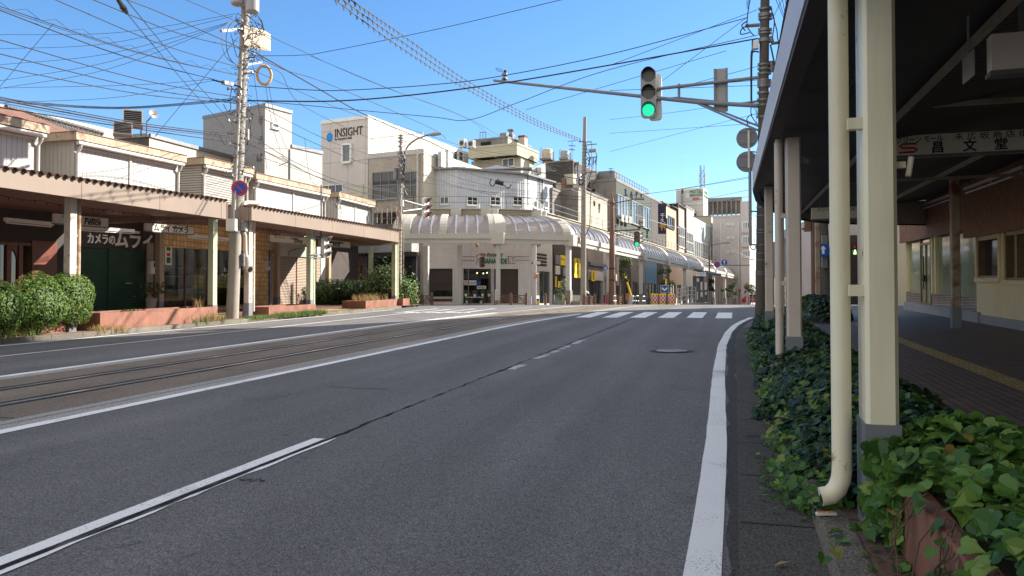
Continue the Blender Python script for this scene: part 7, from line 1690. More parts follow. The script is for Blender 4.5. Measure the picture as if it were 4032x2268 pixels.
m = M(X['poledark']); m.tube([b0 - Vector((0, 0, .2)), ax2(5), ax2(9), ax2(17)], [.20, .19, .185, .15], 18); build('shaft', m, rp, True)
m = M(X['galv_dark'])
for b in (120, 180, 200, 235, 355, 365, 400, 470, 490, 760, 810, 865, 940, 965, 990, 1010, 1085, 1165, 1225, 1360):
    c = ax2(sq('E', 320, b).z); m = M(X['galv_dark']); m.lathe(c, [(.19, 0), (.205, 0), (.205, .07), (.19, .07)], 16)
    for k in (0, 1): m.box(c + Vector(((-1) ** k * .22, -.05, 0)), .08, .07, .08, 10)
    build('clamp_band', m, rp)
for b in (100, 210, 265, 360, 380, 460, 515, 560, 640, 655):
    c = ax2(sq('9', 158, b).z); m = M(X['galv_dark']); m.lathe(c, [(.195, 0), (.207, 0), (.207, .035), (.195, .035)], 14); build('clamp_band', m, rp)
m = M(X['galv_dark']); tb = lambda a, b, r: build('bracket', M(X['galv_dark']).tube([a, b], r, 8), rp)
tb(sq('E', 100, 295), sq('E', 265, 285), .07); tb(sq('E', 395, 497), sq('E', 560, 475), .06); tb(sq('E', 385, 420), sq('E', 400, 480), .1); tb(sq('E', 395, 700), sq('E', 400, 820), .1)
m = M(X['cable'])
for pts in (((155, 0), (135, 100), (120, 280), (150, 350), (200, 410)), ((255, 590), (190, 585), (165, 640), (165, 1180)), ((255, 595), (200, 590), (175, 660), (172, 1180)), ((235, 440), (185, 460), (180, 560), (165, 700)), ((390, 70), (420, 200), (460, 350), (470, 440), (510, 585)), ((385, 510), (410, 620), (450, 820)), ((170, 1190), (165, 1300), (200, 1370), (240, 1420)), ((180, 1300), (120, 1350), (130, 1430)), ((130, 290), (60, 330), (50, 390), (150, 370)), ((120, 240), (60, 290), (100, 350)), ((380, 70), (430, 230), (410, 420))):
    m.tube(spl([sq('E', *p, R(.05, .2)) for p in pts], 6), R(.018, .035), 5)
k0 = sq('E', 135, 60)
m.tube([sq('E', 130 + 18 * math.cos(a), 100 - 3.2 * a, .1 + .05 * math.sin(a)) for a in [k * .5 for k in range(80)]], .008, 4)
build('jumper_wires', m, rp)
m = M(X['grey_metal']); m.box(sq('9', 180, 465, .3), .14, .2, .6, 10); m.use(X['white_metal']); m.box(sq('E', 220, 560, .2), .2, .2, .3, 10); build('box', m, rp)
# signal arm: its own steel structure bolted to the pole
sa = thing('signal_gantry', 'long grey steel arm reaching from the near pole over the road', 'signal arm', sq('8', 1400, 540)); X['armgrey'] = pm('grey arm paint', (.23, .25, .29), .5, .08, metal=.2)
m = M(X['armgrey']); e0 = sq('M', 1505, 740); m.tube([ax2(sq('8', 1400, 540).z), sq('8', 820, 488), sq('8', 0, 400), e0], [.085, .08, .07, .055], 10); build('main_arm', m, sa, True)
m = M(X['armgrey']); m.tube([ax2(sq('8', 1400, 262).z), sq('8', 450, 362)], .065, 10); m.tube([sq('8', 660, 315), sq('8', 660, 455)], .055, 8); m.tube([sq('8', 455, 465), sq('8', 640, 445), sq('8', 1000, 480), sq('8', 1160, 520)], .04, 8); build('upper_arm', m, sa, True)
m = M(X['armgrey']); m.tube([sq('8', 800, 485), ax2(sq('8', 1430, 790).z)], .04, 8); m.tube([sq('8', 850, 492, -.1), ax2(sq('8', 1450, 745).z)], .04, 8); m.tube([sq('8', 1150, 515), ax2(sq('8', 1420, 485).z)], .045, 8); build('arm_brace', m, sa, True)
yawS = 106.2
top = sq('8', 368, 168, .35); hh = top.z - sq('8', 368, 632, .35).z; ww = (sq('8', 442, 400, .35) - sq('8', 298, 400, .35)).length
signal('traffic_signal', 'large white signal with its green light lit, on the long arm over the road', top, hh, ww, yawS - 4, 'g', 'grey', .34, thick=.22)
tb2 = sq('8', 435, 232, -.25); signal('traffic_signal', 'back of a second signal head hung behind the lit green one', tb2, tb2.z - sq('8', 435, 668, -.25).z, .52, yawS + 180, None, 'white', .3, thick=.2)
m = M(X['armgrey']); 
for b in (370, 455): m.bar(sq('8', 440, b, .2), sq('8', 460, b, -.2), .06)
build('signal_bracket', m, sa)
m = M(X['grey_metal']); p0, p1 = SG.hit('8', 992, 580), SG.hit('8', 1124, 158); m.pbox(SG, p0[0] + .04, p1[0] - .04, p0[1], p1[1], -.12, -.08); m.use(X['galv_dark']); m.pbox(SG, p0[0], p0[0] + .08, p0[1], p1[1], -.079, -.02); m.pbox(SG, p1[0] - .08, p1[0], p0[1], p1[1], -.079, -.02)
for b in (300, 500): v = SG.hit('8', 1050, b)[1]; m.pbox(SG, p0[0] + .09, p1[0] - .09, v, v + .06, -.078, -.02)
solo('road_sign_back', m, 'tall rectangular road sign on the long arm, seen from its bare back', 'sign')
# detector at the arm end
m = M(X['black']); q = sq('M', 1605, 755); m.cyl(q, q + Vector((0, 0, .12)), .035, n=8); m.use(X['armgrey']); m.lathe(q + Vector((0, 0, .12)), [(.13, 0), (.12, .04), (.06, .1), (.06, .14), (.12, .15), (.12, .25), (.04, .27)], 14); m.use(X['black']); m.box(q + Vector((.03, 0, .38)), .12, .1, .11, 20); m.tube(spl([q + Vector((-.1, 0, .5)), q + Vector((-.35, 0, .58)), q + Vector((-.3, 0, .48)), q + Vector((-.08, 0, .45))], 5), .012, 4); solo('traffic_detector', m, 'small bell shaped detector standing on the tip of the long arm', 'detector', smooth=True)
# two round sign backs beside the pole
SB = SP(30.0)
for b, lab in ((830, 'upper round sign seen from its grey back beside the near pole'), (1055, 'lower round sign seen from its grey back beside the near pole')):
    u, v = SB.hit('8', 1308, b); r_ = (SB.hit('8', 1412, b)[0] - u); t = thing('round_road_sign', lab, 'sign', SB.P(u, v - r_), 'round sign backs beside the near pole'); X['signback'] = pm('sign back', (.17, .18, .20), .5, .05, metal=.3)
    m = M(X['signback']); m.disc(SB, u, v, r_, -.02, 0, 36); build('plate', m, t); m = M(X['galv'])
    for dv in (-.2, .22): m.pbox(SB, u - .28, u + .28, v + dv, v + dv + .025, .003, .03); m.pbox(SB, u - .28, u + .28, v + dv + .05, v + dv + .075, .003, .03)
    build('mounting_rail', m, t)
u, _ = SB.hit('8', 1325, 900); m = M(X['signwhite']); m.cyl(SB.P(u, SB.hit('8', 1325, 1120)[1], .07), SB.P(u, SB.hit('8', 1325, 765)[1], .07), .045, n=8); m.use(X['galv_dark']); ub = SB.hit('8', 1336, 1300)[0]; m.cyl(SB.P(ub, SB.hit('9', 100, 455)[1], .05), SB.P(ub, SB.hit('8', 1325, 1125)[1], .05), .06, n=8)
for b in (960, 750): q = SB.P(u, SB.hit('8', 1325, b)[1], .07); m.bar(q, ax2(q.z), .04)
for b in (225, 450): q = SB.P(ub, SB.hit('9', 100, b)[1], .05); m.bar(q, ax2(q.z), .05)
m.use(X['black']); q = SB.P(ub, SB.hit('9', 100, 455)[1], .05); m.tube(spl([q, q + Vector((.03, 0, -.12)), q + Vector((.15, 0, -.15)), q + Vector((.2, 0, -.02))], 5), .018, 5); solo('sign_post', m, 'dark sign post clamped to the near pole, carrying the two round sign backs', 'post')
# signal on the column of the second left canopy
u = O.hit('4', 1185, 600)[0]; t, pl = None, None
top = O.P(u + .05, O.hit('4', 1245, 435)[1], .5); signal('traffic_signal', 'white signal on the greenish canopy column across the road, turned to the right', O.P(*O.hit('4', 1243, 438), .28), .95, .34, 20, None, 'white', .28)
m = M(X['galv_dark']); q = O.hit('4', 1205, 700)[0]; m.tube([O.P(q, O.hit('4', 1205, 630)[1], .2), O.P(O.hit('3', 1205, 915)[0], O.hit('3', 1205, 915)[1], .2)], .035, 6)
for b in (425, 610): v = O.hit('4', 1150, b)[1]; m.bar(O.P(O.hit('4', 1100, b)[0], v, .14), O.P(O.hit('4', 1240, b)[0], v, .14), .06); m.bar(O.P(O.hit('4', 1100, b)[0], v - .12, .14), O.P(O.hit('4', 1240, b)[0], v - .12, .14), .04)
solo('thin_signal_mast', m, 'thin dark mast strapped to the greenish column, rising above the second canopy', 'mast')
# lamp pole, ladder cage and the signal by the dome
LP2 = thing('lamp_pole', 'slim pole with a curved street lamp arm, transformer can and boxes beside the dome', 'street lamp', at('4', 2000, 1090, 43.5)); YL = 43.5
q = at('4', 1985, 1085, YL); qb = Vector((q.x, q.y, 1.3)); qt = at('5', 78, 232, YL); m = M(X['poleconc']); m.tube([qb, (qb + qt) / 2, qt], [.125, .11, .085], 12); m.lathe(qt, [(.09, 0), (.13, .03), (.09, .08), (.03, .1)], 10); build('shaft', m, LP2, True)
m = M(X['galv_dark']); m.tube(spl([at('5', 100, 700, YL), at('5', 100, 560, YL), at('5', 110, 450, YL), at('5', 150, 345, YL), at('5', 230, 275, YL), at('5', 320, 238, YL), at('5', 400, 215, YL)], 5), .05, 8); build('lamp_arm', m, LP2, True)
m = M(X['grey_metal']); p0, p1 = at('5', 385, 218, YL), at('5', 510, 205, YL); m.tube([p0, p0.lerp(p1, .35), p1], [.06, .12, .08], 8); build('lamp_head', m, LP2, True)
m = M(X['galv']); c = at('5', 22, 705, YL); m.lathe(c, [(.05, 0), (.14, .02), (.14, .62), (.1, .66)], 14); build('transformer', m, LP2, True)
m = M(X['galv_dark'])
for b in (260, 300, 350, 420, 450, 500, 560, 600, 640, 690, 780, 850): c = at('5', 75, b, YL); m.box(c, .24, .24, .07, R(0, 45)); 
for k in range(14): c = at('5', 78 + R(-30, 40), R(330, 800), YL - .2); m.tube([c, c + Vector((R(-.3, .3), 0, R(-.4, .1))), c + Vector((R(-.4, .4), 0, R(-.5, .3)))], .02, 4)
m.use(X['white_metal']); m.box(at('5', 90, 985, YL - .2), .16, .14, .36, 10); build('clamps', m, LP2)
m = M(X['cable']); m.tube(spl([at('5', 118, 480, YL), at('5', 110, 600, YL), at('5', 100, 720, YL)], 5), .06, 6); build('cable_bundle', m, LP2)
X['rustcream'] = pm('rusting cream steel', (.45, .36, .26), .6, .1, 3., rust=.7)
m = M(X['rustcream']); YK = 41.6; K = lambda k, a, b: at(k, a, b, YK)
for a in (1985, 2025): m.bar(K('4', a, 350 + (a - 1985)), K('4', a, 800), .05)
for b in range(370, 800, 42): m.bar(K('4', 1985, b), K('4', 2025, b), .035)
m.bar(K('4', 1985, 350), K('4', 1950, 170), .05); m.bar(K('4', 2025, 380), K('4', 1985, 190), .05)
m.bar(K('4', 1690, 160), K('4', 1950, 158), .05); m.bar(K('4', 1690, 240), K('4', 1690, 130), .04)
for a in (1690, 1775, 1820, 1870, 1912, 1960): m.bar(K('4', a, 160), K('4', a, 300 + (a - 1690) * .1), .04)
solo('rusty_ladder', m, 'rusty cream ladder and rail cage on the rounded end of the second canopy', 'ladder')
top = at('5', 355, 890, 45.5); signal('traffic_signal', 'white signal in front of the dome, seen from the side with a red lens', Vector((top.x, top.y, top.z)), 1.2, .42, 35, 'r0', 'white', .42)
m = M(X['galv']); a, b = at('5', 115, 925, 43.6), at('5', 330, 985, 45.4); m.tube([a, b], .05, 6); a, b = at('5', 100, 1040, 43.6), at('5', 330, 1010, 45.4); m.tube([a, b], .05, 6); solo('signal_bracket_arm', m, 'pair of pale steel arms holding the signal in front of the dome', 'bracket')
# hanging brown signal before the florist
top = at('6', 950, 575, 48.2); signal('traffic_signal', 'brown three lens signal hanging in front of the florist lettering', top, .66, .34, 75, None, 'brown', .16, thick=.12)
m = M(X['brownpole']); a = at('6', 955, 553, 48.2); m.bar(a, at('6', 1100, 556, 48.9), .06); m.box(a - Vector((0, 0, .08)), .24, .2, .2, 10); solo('signal_bracket_arm', m, 'brown bracket holding the hanging signal to the arcade post', 'bracket')
# grey pole on the arcade kerb with a transformer rack
gp = thing('utility_pole', 'grey concrete pole with cable brackets at the arcade kerb, where the beaded cables end', 'utility pole', E_(F0.hit('C', 205, 1300)[0], .5, ZF)); qb = at('C', 205, 1300, 51.5); qb.z = ZF; YG = 51.5; qt = at('5', 2048, 30, YG)
m = M(X['poleconc']); m.tube([qb, at('5', 2035, 760, YG), qt], [.2, .165, .115], 14); build('shaft', m, gp, True)
m = M(X['galv_dark'])
for b in range(300, 1450, 38): c = at('5', 2046 - (b - 300) * .018, b, YG); m.lathe(c, [(.15, 0), (.175 - .0, .0), (.175, .05), (.15, .05)], 10)
for a, b, c, e in ((1980, 292, 2120, 296), (2045, 330, 2175, 318), (2045, 470, 2180, 455), (2055, 625, 2170, 610)): m.bar(at('5', a, b, YG), at('5', c, e, YG), .06)
m.bar(at('5', 2120, 296, YG), at('5', 2120, 640, YG), .03)
for a in (2098, 2138, 2170):
    m.tube([at('5', a, 460, YG), at('5', a - 4, 540, YG)], .05, 6); m.tube([at('5', a - 4, 540, YG), at('5', a - 4, 600, YG)], .03, 6)
build('cross_arms', m, gp); m = M(X['white_metal'])
for a in (2098, 2136): m.lathe(at('5', a, 615, YG), [(.04, 0), (.075, .04), (.04, .08), (.075, .12), (.04, .16), (.05, .2)], 8)
build('insulator', m, gp); m = M(X['grey_metal']); c = at('5', 2125, 390, YG); m.tube([c - Vector((.23, 0, 0)), c + Vector((.25, 0, .03))], .14, 8); build('switch_can', m, gp)
m = M(X['cable']); Q = lambda a, b: at('5', a, b, YG - .25)
for pts in (((2115, 620), (2095, 700), (2135, 745), (2170, 700), (2165, 600)), ((2135, 750), (2115, 830), (2105, 960), (2100, 1180), (2080, 1240), (2052, 1300)), ((2060, 330), (2075, 400), (2110, 470)), ((2070, 470), (2120, 560)), ((2110, 470), (2075, 560)), ((2150, 380), (2175, 440), (2150, 520)), ((2040, 640), (1990, 690), (2000, 760), (2040, 720)), ((2040, 700), (1980, 700), (1985, 750), (2030, 740))): m.tube(spl([Q(*p) for p in pts], 6), .03, 5)
m.lathe(Q(2140, 815), [(.09, 0), (.12, 0), (.12, .03), (.09, .03), (.09, 0)], 12, (.3, -1, 0)); build('riser_cables', m, gp)
# brown steel poles
def brownpole(label, base, topz, r=.2, point=True):
    t = thing('brown_steel_pole', label, 'pole', base, 'brown pointed steel poles along the far street'); b = Vector(base); m = M(X['brownpole']); h = topz - b.z
    m.tube([b, b + Vector((0, 0, h * .4)), b + Vector((0, 0, h - r * 4)), b + Vector((0, 0, h))], [r * 1.25, r, r * .8, .01], 14); m.lathe(b, [(r * 1.4, 0), (r * 1.4, .25), (r * 1.26, .3)], 14); m.lathe(b + Vector((0, 0, h - r * 4.3)), [(r * .8, 0), (r * 1.0, .05), (r * 1.0, .15), (r * .8, .2)], 12)
    build('shaft', m, t, True); return t
YB = 56.; bq = at('C', 705, 1305, YB); bq.z = ZF; bp = brownpole('thick brown pointed pole with a lamp arm and signal arm, in front of the arcade', bq, at('G', 652, 628, YB).z, .205)
m = M(X['brownpole']); G2 = lambda a, b: at('G', a, b, YB); m.tube(spl([G2(660, 820), G2(720, 795), G2(860, 770), G2(1010, 735)], 5), .04, 8); build('lamp_arm', m, bp, True)
m = M(X['galv']); m.tube([G2(1010, 735), G2(1150, 738)], [.11, .13], 6); m.use(X['white']); m.tube([G2(1030, 762), G2(1140, 765)], .07, 6); build('lamp_head', m, bp)
m = M(X['brownpole']); m.bar(G2(570, 1240), G2(640, 1240), .08); m.tube([G2(660, 1245), G2(1080, 1222)], .055, 8); build('signal_arm', m, bp, True)
m = M(X['black'])
for b in (700, 900): c = at('C', 705, b, YB); m.lathe(c, [(.2, 0), (.24, 0), (.24, .08), (.2, .08)], 14)
m.use(X['white_metal']); m.box(at('C', 768, 905, YB), .13, .15, .48, 20); build('pole_band', m, bp)
top = at('7', 678, 558, YB - .2); signal('traffic_signal', 'dark signal with its green light lit on the brown pole arm, beyond the florist', top, top.z - at('7', 678, 710, YB - .2).z, .42, 102, 'g', 'brown', .22, thick=.16)
t2 = at('7', 722, 560, YB + .1); signal('traffic_signal', 'side view of the signal head back to back with the far lit one', t2, .9, .36, 20, None, 'white', .24, thick=.14)
ts = thing('town_name_sign', 'pale vertical plate with blue kanji on the brown pole', 'sign', at('C', 790, 295, YB - .5)); pl = VP(xy(at('C', 752, 295, YB - .5)), 95); u1 = pl.hit('C', 832, 200)[0]; v0, v1 = pl.hit('C', 790, 295)[1], pl.hit('C', 790, 105)[1]; m = M(X['white_metal']); m.pbox(pl, 0, u1, v0, v1, -.03, 0); build('plate', m, ts)
for i, chh in enumerate('末広町'): text('lettering', chh, pl, u1 * .18, v1 - (v1 - v0) * (.48 + .24 * i), (v1 - v0) * .25, X['blue'], ts, o=.004)
text('lettering', '高岡市', pl, u1 * .2, v1 - (v1 - v0) * .16, .2, X['ink'], ts, o=.004)
roundsign('pedestrian_path_sign', 'small round blue sign with white figures, left of the thick brown pole', at('C', 592, 682, 54.5), .17, 100, 'people')
m = M(X['galv']); q = at('C', 592, 682, 54.6); m.cyl((q.x, q.y, ZF), (q.x, q.y, q.z + .1), .025, n=8); solo('sign_post', m, 'thin steel post of the small round blue sign', 'post')
m = M(X['yellow']); Q = lambda a, b: at('C', a, b, YB - .6)
for a in (790, 815): m.bar(Q(a, 500), Q(a, 985), .03)
for b in range(510, 985, 36): m.bar(Q(790, b), Q(815, b), .025)
m.mats[0] = X['lightwall']; solo('pole_ladder', m, 'pale ladder hung on the right side of the thick brown pole', 'ladder')
b2_ = at('B', 935, 1150, 92); b2_.z = ZF; t = brownpole('slender brown pointed pole with a lamp arm behind the tram shelter', b2_, at('7', 1432, 635, 92).z, .1)
Q = lambda k, a, b: at(k, a, b, 92); m = M(X['brownpole']); m.tube(spl([Q('7', 1440, 700), Q('7', 1500, 690), Q('7', 1590, 675)], 5), .05, 6); m.tube([Q('B', 870, 462), Q('B', 1710, 455)], .05, 6); m.tube(spl([Q('B', 935, 520), Q('B', 955, 480), Q('B', 1000, 470)], 4), .04, 6); build('sign_arm', m, t); m = M(X['galv']); m.bar(Q('7', 1590, 676), Q('7', 1642, 678), .16); build('lamp_head', m, t)
roundsign('no_parking_sign', 'small distant no parking sign on the brown arm beside the blue arrow disc', at('B', 1080, 445, 91.7), .37, 98, 'nopark'); 
roundsign('arrow_sign', 'round blue sign with a white upward arrow on the brown arm over the far street', at('B', 1217, 402, 91.7), .37, 98, 'up')
pl = VP(xy(at('B', 1155, 495, 91.7)), 98); u1 = pl.hit('B', 1270, 495)[0]; v = pl.hit('B', 1210, 508)[1]; m = M(X['white_metal']); m.pbox(pl, 0, u1, v, v + .16, 0, .03); solo('sign_plate', m, 'small white supplementary plate under the blue arrow disc', 'sign')
b3_ = at('B', 1600, 1150, 118); b3_.z = ZF; t = brownpole('distant brown pointed lamp post before the apartment block', b3_, at('7', 1797, 805, 118).z, .12); m = M(X['brownpole']); m.tube([at('7', 1797, 858, 118), at('7', 1900, 845, 118)], .06, 6); build('lamp_arm', m, t)
for z_ in (): pass
# arrow board and striped crash barrels
YS = 62.; ab = thing('keep_left_board', 'square blue board with a white downward chevron standing behind the striped barrels', 'sign', at('C', 1610, 1300, YS + .6)); ab.location.z = ZF
pl = VP(xy(at('C', 1542, 1100, YS + .6)), 96); u1 = pl.hit('C', 1680, 1050)[0]; v0, v1 = pl.hit('C', 1610, 1112)[1], pl.hit('C', 1610, 980)[1]
m = M(X['white']); m.pbox(pl, 0, u1, v0, v1, -.04, 0); build('border_plate', m, ab); m = M(X['blue']); g = u1 * .04; m.pbox(pl, g, u1 - g, v0 + g, v1 - g, .002, .01); build('blue_field', m, ab)
m = M(X['white']); hh = v1 - v0; m.plate(pl, [(u1 * .5, v0 + hh * .22), (u1 * .88, v0 + hh * .60), (u1 * .77, v0 + hh * .74), (u1 * .5, v0 + hh * .45), (u1 * .23, v0 + hh * .74), (u1 * .12, v0 + hh * .60)], .011, .018); build('white_chevron', m, ab)
m = M(X['yellow']); m.cyl(pl.P(u1 * .6, ZF, -.1), pl.P(u1 * .6, v1 + .1, -.1), .04, n=8); m.pbox(pl, u1 * .58, u1 * .8, v1 + .08, v1 + .52, -.12, 0); m.use(X['black']); m.pbox(pl, u1 * .38, u1 * .58, v1 + .1, v1 + .5, -.12, -.02); build('flasher_post', m, ab)
X['checker'], nt_, b_, _ = newmat('red white checks'); ck = N(nt_, 'ShaderNodeTexCoord'); sep = N(nt_, 'ShaderNodeSeparateXYZ'); nt_.links.new(ck.outputs['Object'], sep.inputs[0])
an = math_(nt_, 'MULTIPLY', math_(nt_, 'ARCTAN2', sep.outputs[1], sep.outputs[0]), 14 / 6.2832); fa = math_(nt_, 'FLOOR', an); fz = math_(nt_, 'FLOOR', math_(nt_, 'DIVIDE', sep.outputs[2], .155)); par = math_(nt_, 'ABSOLUTE', math_(nt_, 'MODULO', math_(nt_, 'ADD', fa, fz), 2.)); nt_.links.new(mixc(nt_, par, (.72, .70, .66), (.55, .05, .05)), b_.inputs['Base Color']); b_.inputs['Roughness'].default_value = .5
barl = ['left red and white checked crash barrel with a yellow lid', 'middle red and white checked crash barrel with a yellow lid', 'right red and white checked crash barrel with a yellow lid, under the blue board']
for a, lab in zip((1435, 1572, 1728), barl):
    q = at('C', a, 1312, YS); q.z = ZF - .0; t = thing('crash_barrel', lab, 'barrel', q, 'checked crash barrels'); r = .305
    m = M(X['checker']); m.lathe(q, [(r * .97, .13), (r, .16), (r, .72), (r * .97, .75)], 28); build('drum', m, t, True)
    m = M(X['yellow']); m.lathe(q, [(r * .9, 0), (r * .98, .02), (r * .98, .129), (r * .9, .13)], 28); build('yellow_base', m, t, True); m = M(X['yellow']); m.lathe(q, [(r * .97, .751), (r * 1.04, .77), (r * 1.04, .83), (r * .9, .88), (.05, .9)], 28); build('lid', m, t, True)
# tram stop: ramp, railings, shelter
stn = thing('tram_stop_platform', 'low concrete tram platform with a yellow edged ramp between the far railings', 'platform', at('B', 650, 1170, 74)); YT = 74.; q = lambda a, b, Y: Vector((at('B', a, b, Y).x, Y, 0))
def ptz(p, z): return Vector((p.x, p.y, z))
r0, r1, r2, r3 = q(330, 1200, 66), q(960, 1200, 70), q(930, 1200, 100), q(640, 1200, 100)
m = M(X['side_conc']); m.poly([ptz(r0, ZF + .01), ptz(r1, ZF + .22), ptz(r2, ZF + .3), ptz(r3, ZF + .3)]); m.poly([ptz(r0, ZF - .1), ptz(r1, ZF - .1), ptz(r1, ZF + .22), ptz(r0, ZF + .01)]); m.poly([ptz(r1, ZF - .1), ptz(r2, ZF - .1), ptz(r2, ZF + .3), ptz(r1, ZF + .22)]); build('ramp', m, stn)
def rail(label, pts, h=1.05, n=4, mat='hotelwhite', w=.07, hs_=None):
    m = M(X[mat]); P = [Vector(p) for p in pts]
    for i, p in enumerate(P):
        m.bar(p, p + Vector((0, 0, h if not hs_ else hs_[i])), w * 1.2)
    for a, b, i in zip(P, P[1:], range(99)):
        for k in range(n): f = (k + 1) / n; m.tube([a + Vector((0, 0, (h if not hs_ else hs_[i]) * f)), b + Vector((0, 0, (h if not hs_ else hs_[i + 1]) * f))], w / 2, 6)
    return solo('guard_rail', m, label, 'railing', 'tram stop railings')
rail('white sloping railing right of the striped barrels', [ptz(q(335, 1200, 65), ZF), ptz(q(385, 1200, 67), ZF), ptz(q(490, 1170, 70), ZF + .1), ptz(q(590, 1150, 73), ZF + .2), ptz(q(668, 1150, 76), ZF + .2)], 1.3, 4, 'hotelwhite', .07, [1.35, 1.4, 1.5, 1.55, 1.5])
rail('dark bar railing right of the tram shelter', [ptz(q(a, 1190, 78), ZF) for a in (920, 960, 1010, 1070)], 1.3, 4, 'grey_metal', .05)
rail('brown railing between the tram shelter and the distant lamp post', [ptz(q(a, 1190, 84), ZF) for a in (1100, 1160, 1220, 1290, 1375)], 1.25, 4, 'conc_grey', .05)
rail('pale railing at the far right end of the street, beside the near pole', [ptz(q(a, 1200, 80), ZF) for a in (1640, 1690, 1760, 1830)], 1.3, 5, 'hotelwhite', .06)
sh_ = thing('tram_shelter', 'small tram stop shelter with a white name board under its dark roof', 'shelter', at('B', 780, 1150, 78)); sh_.location.z = ZF; YH = 78.; B_ = lambda a, b, Y=YH: at('B', a, b, Y)
m = M(X['darkbrown']); a, b = B_(640, 555), B_(1150, 625, 84); z0 = B_(760, 575).z
c0, c1 = Vector((B_(640, 560).x, YH, z0 + .1)), Vector((B_(915, 590).x, YH, z0 - .35)); c2, c3 = Vector((B_(1160, 625, 90).x, 90, z0 + .0)), Vector((B_(900, 600, 90).x, 90, z0 + .25))
m.hexa([c0, c1, c2, c3] + [p + Vector((0, 0, .18)) for p in (c0, c1, c2, c3)]); build('roof', m, sh_)
pl = VP(xy(B_(680, 620, YH - .3)), 96); u1 = pl.hit('B', 868, 620)[0]; v0, v1 = pl.hit('B', 770, 665)[1], pl.hit('B', 770, 588)[1]; m = M(X['white']); m.pbox(pl, 0, u1, v0, v1, -.1, 0); nb = build('name_board', m, sh_)
text('board_lettering', '末 広 町', pl, u1 * .14, v0 + (v1 - v0) * .5, .15, X['ink'], nb, o=.005, fit=u1 * .72); text('board_lettering', 'Suehirocho', pl, u1 * .36, v0 + (v1 - v0) * .2, .08, X['ink'], nb, o=.005, fit=u1 * .3)
m = M(X['galv_dark'])
for a in (690, 830, 900): p = B_(a, 1140); m.box((p.x, YH, ZF + .2), .12, .12, z0 - ZF - .4, 5)
p0, p1 = B_(690, 1100), B_(900, 1100); m.hexa([Vector((p0.x, YH + 1.5, ZF + .2)), Vector((p1.x, YH + 1.5, ZF + .2)), Vector((p1.x, YH + 1.6, ZF + .2)), Vector((p0.x, YH + 1.6, ZF + .2)), Vector((p0.x, YH + 1.5, z0 - .4)), Vector((p1.x, YH + 1.5, z0 - .4)), Vector((p1.x, YH + 1.6, z0 - .4)), Vector((p0.x, YH + 1.6, z0 - .4))]); build('shelter_frame', m, sh_)
m = M(X['signwhite']); pl = VP(xy(B_(690, 800, YH - .15)), 96)
for a0, b0_, a1, b1_ in ((690, 960, 715, 1115), (765, 770, 800, 930), (765, 965, 805, 1055), (840, 780, 885, 925), (690, 700, 740, 770), (850, 960, 880, 1020)): x0, y0_ = pl.hit('B', a0, b1_); x1, y1_ = pl.hit('B', a1, b0_); m.pbox(pl, x0, x1, y0_, y1_, 0, .02)
build('notice', m, sh_)
m = M(X['brownpole']); p = B_(1500, 1170, 82); m.cyl((p.x, 82, ZF), (p.x, 82, at('B', 1500, 900, 82).z), .06, n=8); m.use(X['rustroof']); m.lathe(at('B', 1500, 940, 82), [(.03, 0), (.17, .02), (.19, .08), (.05, .12)], 12, (.3, -1, 0)); solo('round_sign_on_post', m, 'dark brown rounded plate on a post among the far trees', 'sign')
m = M(X['hotelwhite']); p = at('B', 1655, 1200, 76); m.cyl((p.x, 76, ZF), (p.x, 76, at('B', 1655, 950, 76).z), .06, n=8); pl = VP(xy(at('B', 1640, 1000, 75.8)), 96); u1 = pl.hit('B', 1675, 1000)[0]; m.pbox(pl, 0, u1, pl.hit('B', 1655, 1060)[1], pl.hit('B', 1655, 960)[1], 0, .03); solo('small_notice_post', m, 'small white notice on a thin post beside the far right railing', 'sign')
# parked red car far away, just its nose shows
cr_ = thing('parked_car', 'small red car far down the street behind the pale railing', 'car', (B_(1800, 1150, 112).x, 112, ZF)); q = Vector((B_(1800, 1150, 112).x, 112, ZF)); pl = VP(xy(q) - Vector((1.7, 0)), 90)
m = M(X['red']); m.plate(pl, [(0, ZF + .25), (3.4, ZF + .25), (3.45, ZF + .7), (3.2, ZF + .85), (2.6, ZF + .92), (2.1, ZF + 1.42), (.7, ZF + 1.45), (.2, ZF + .95), (0, ZF + .8)], -.75, .75); build('body', m, cr_)
m = M(X['glass']); m.plate(pl, [(2.45, ZF + .95), (2.05, ZF + 1.35), (.78, ZF + 1.37), (.4, ZF + .97)], .751, .76); build('side_window', m, cr_)
for u in (.65, 2.75): m = M(X['black']); m.lathe(pl.P(u, ZF + .28, .62), [(.2, 0), (.28, .02), (.28, .15), (.2, .17)], 16, Vector((*pl.n, 0))); w_ = build('wheel', m, cr_); m = M(X['galv']); m.lathe(pl.P(u, ZF + .28, .791), [(.17, 0), (.15, .01), (.05, .02)], 12, Vector((*pl.n, 0))); build('rim', m, w_)
m = M(X['white']); m.pbox(pl, 3.25, 3.44, ZF + .6, ZF + .74, .751, .765); build('headlight', m, cr_)
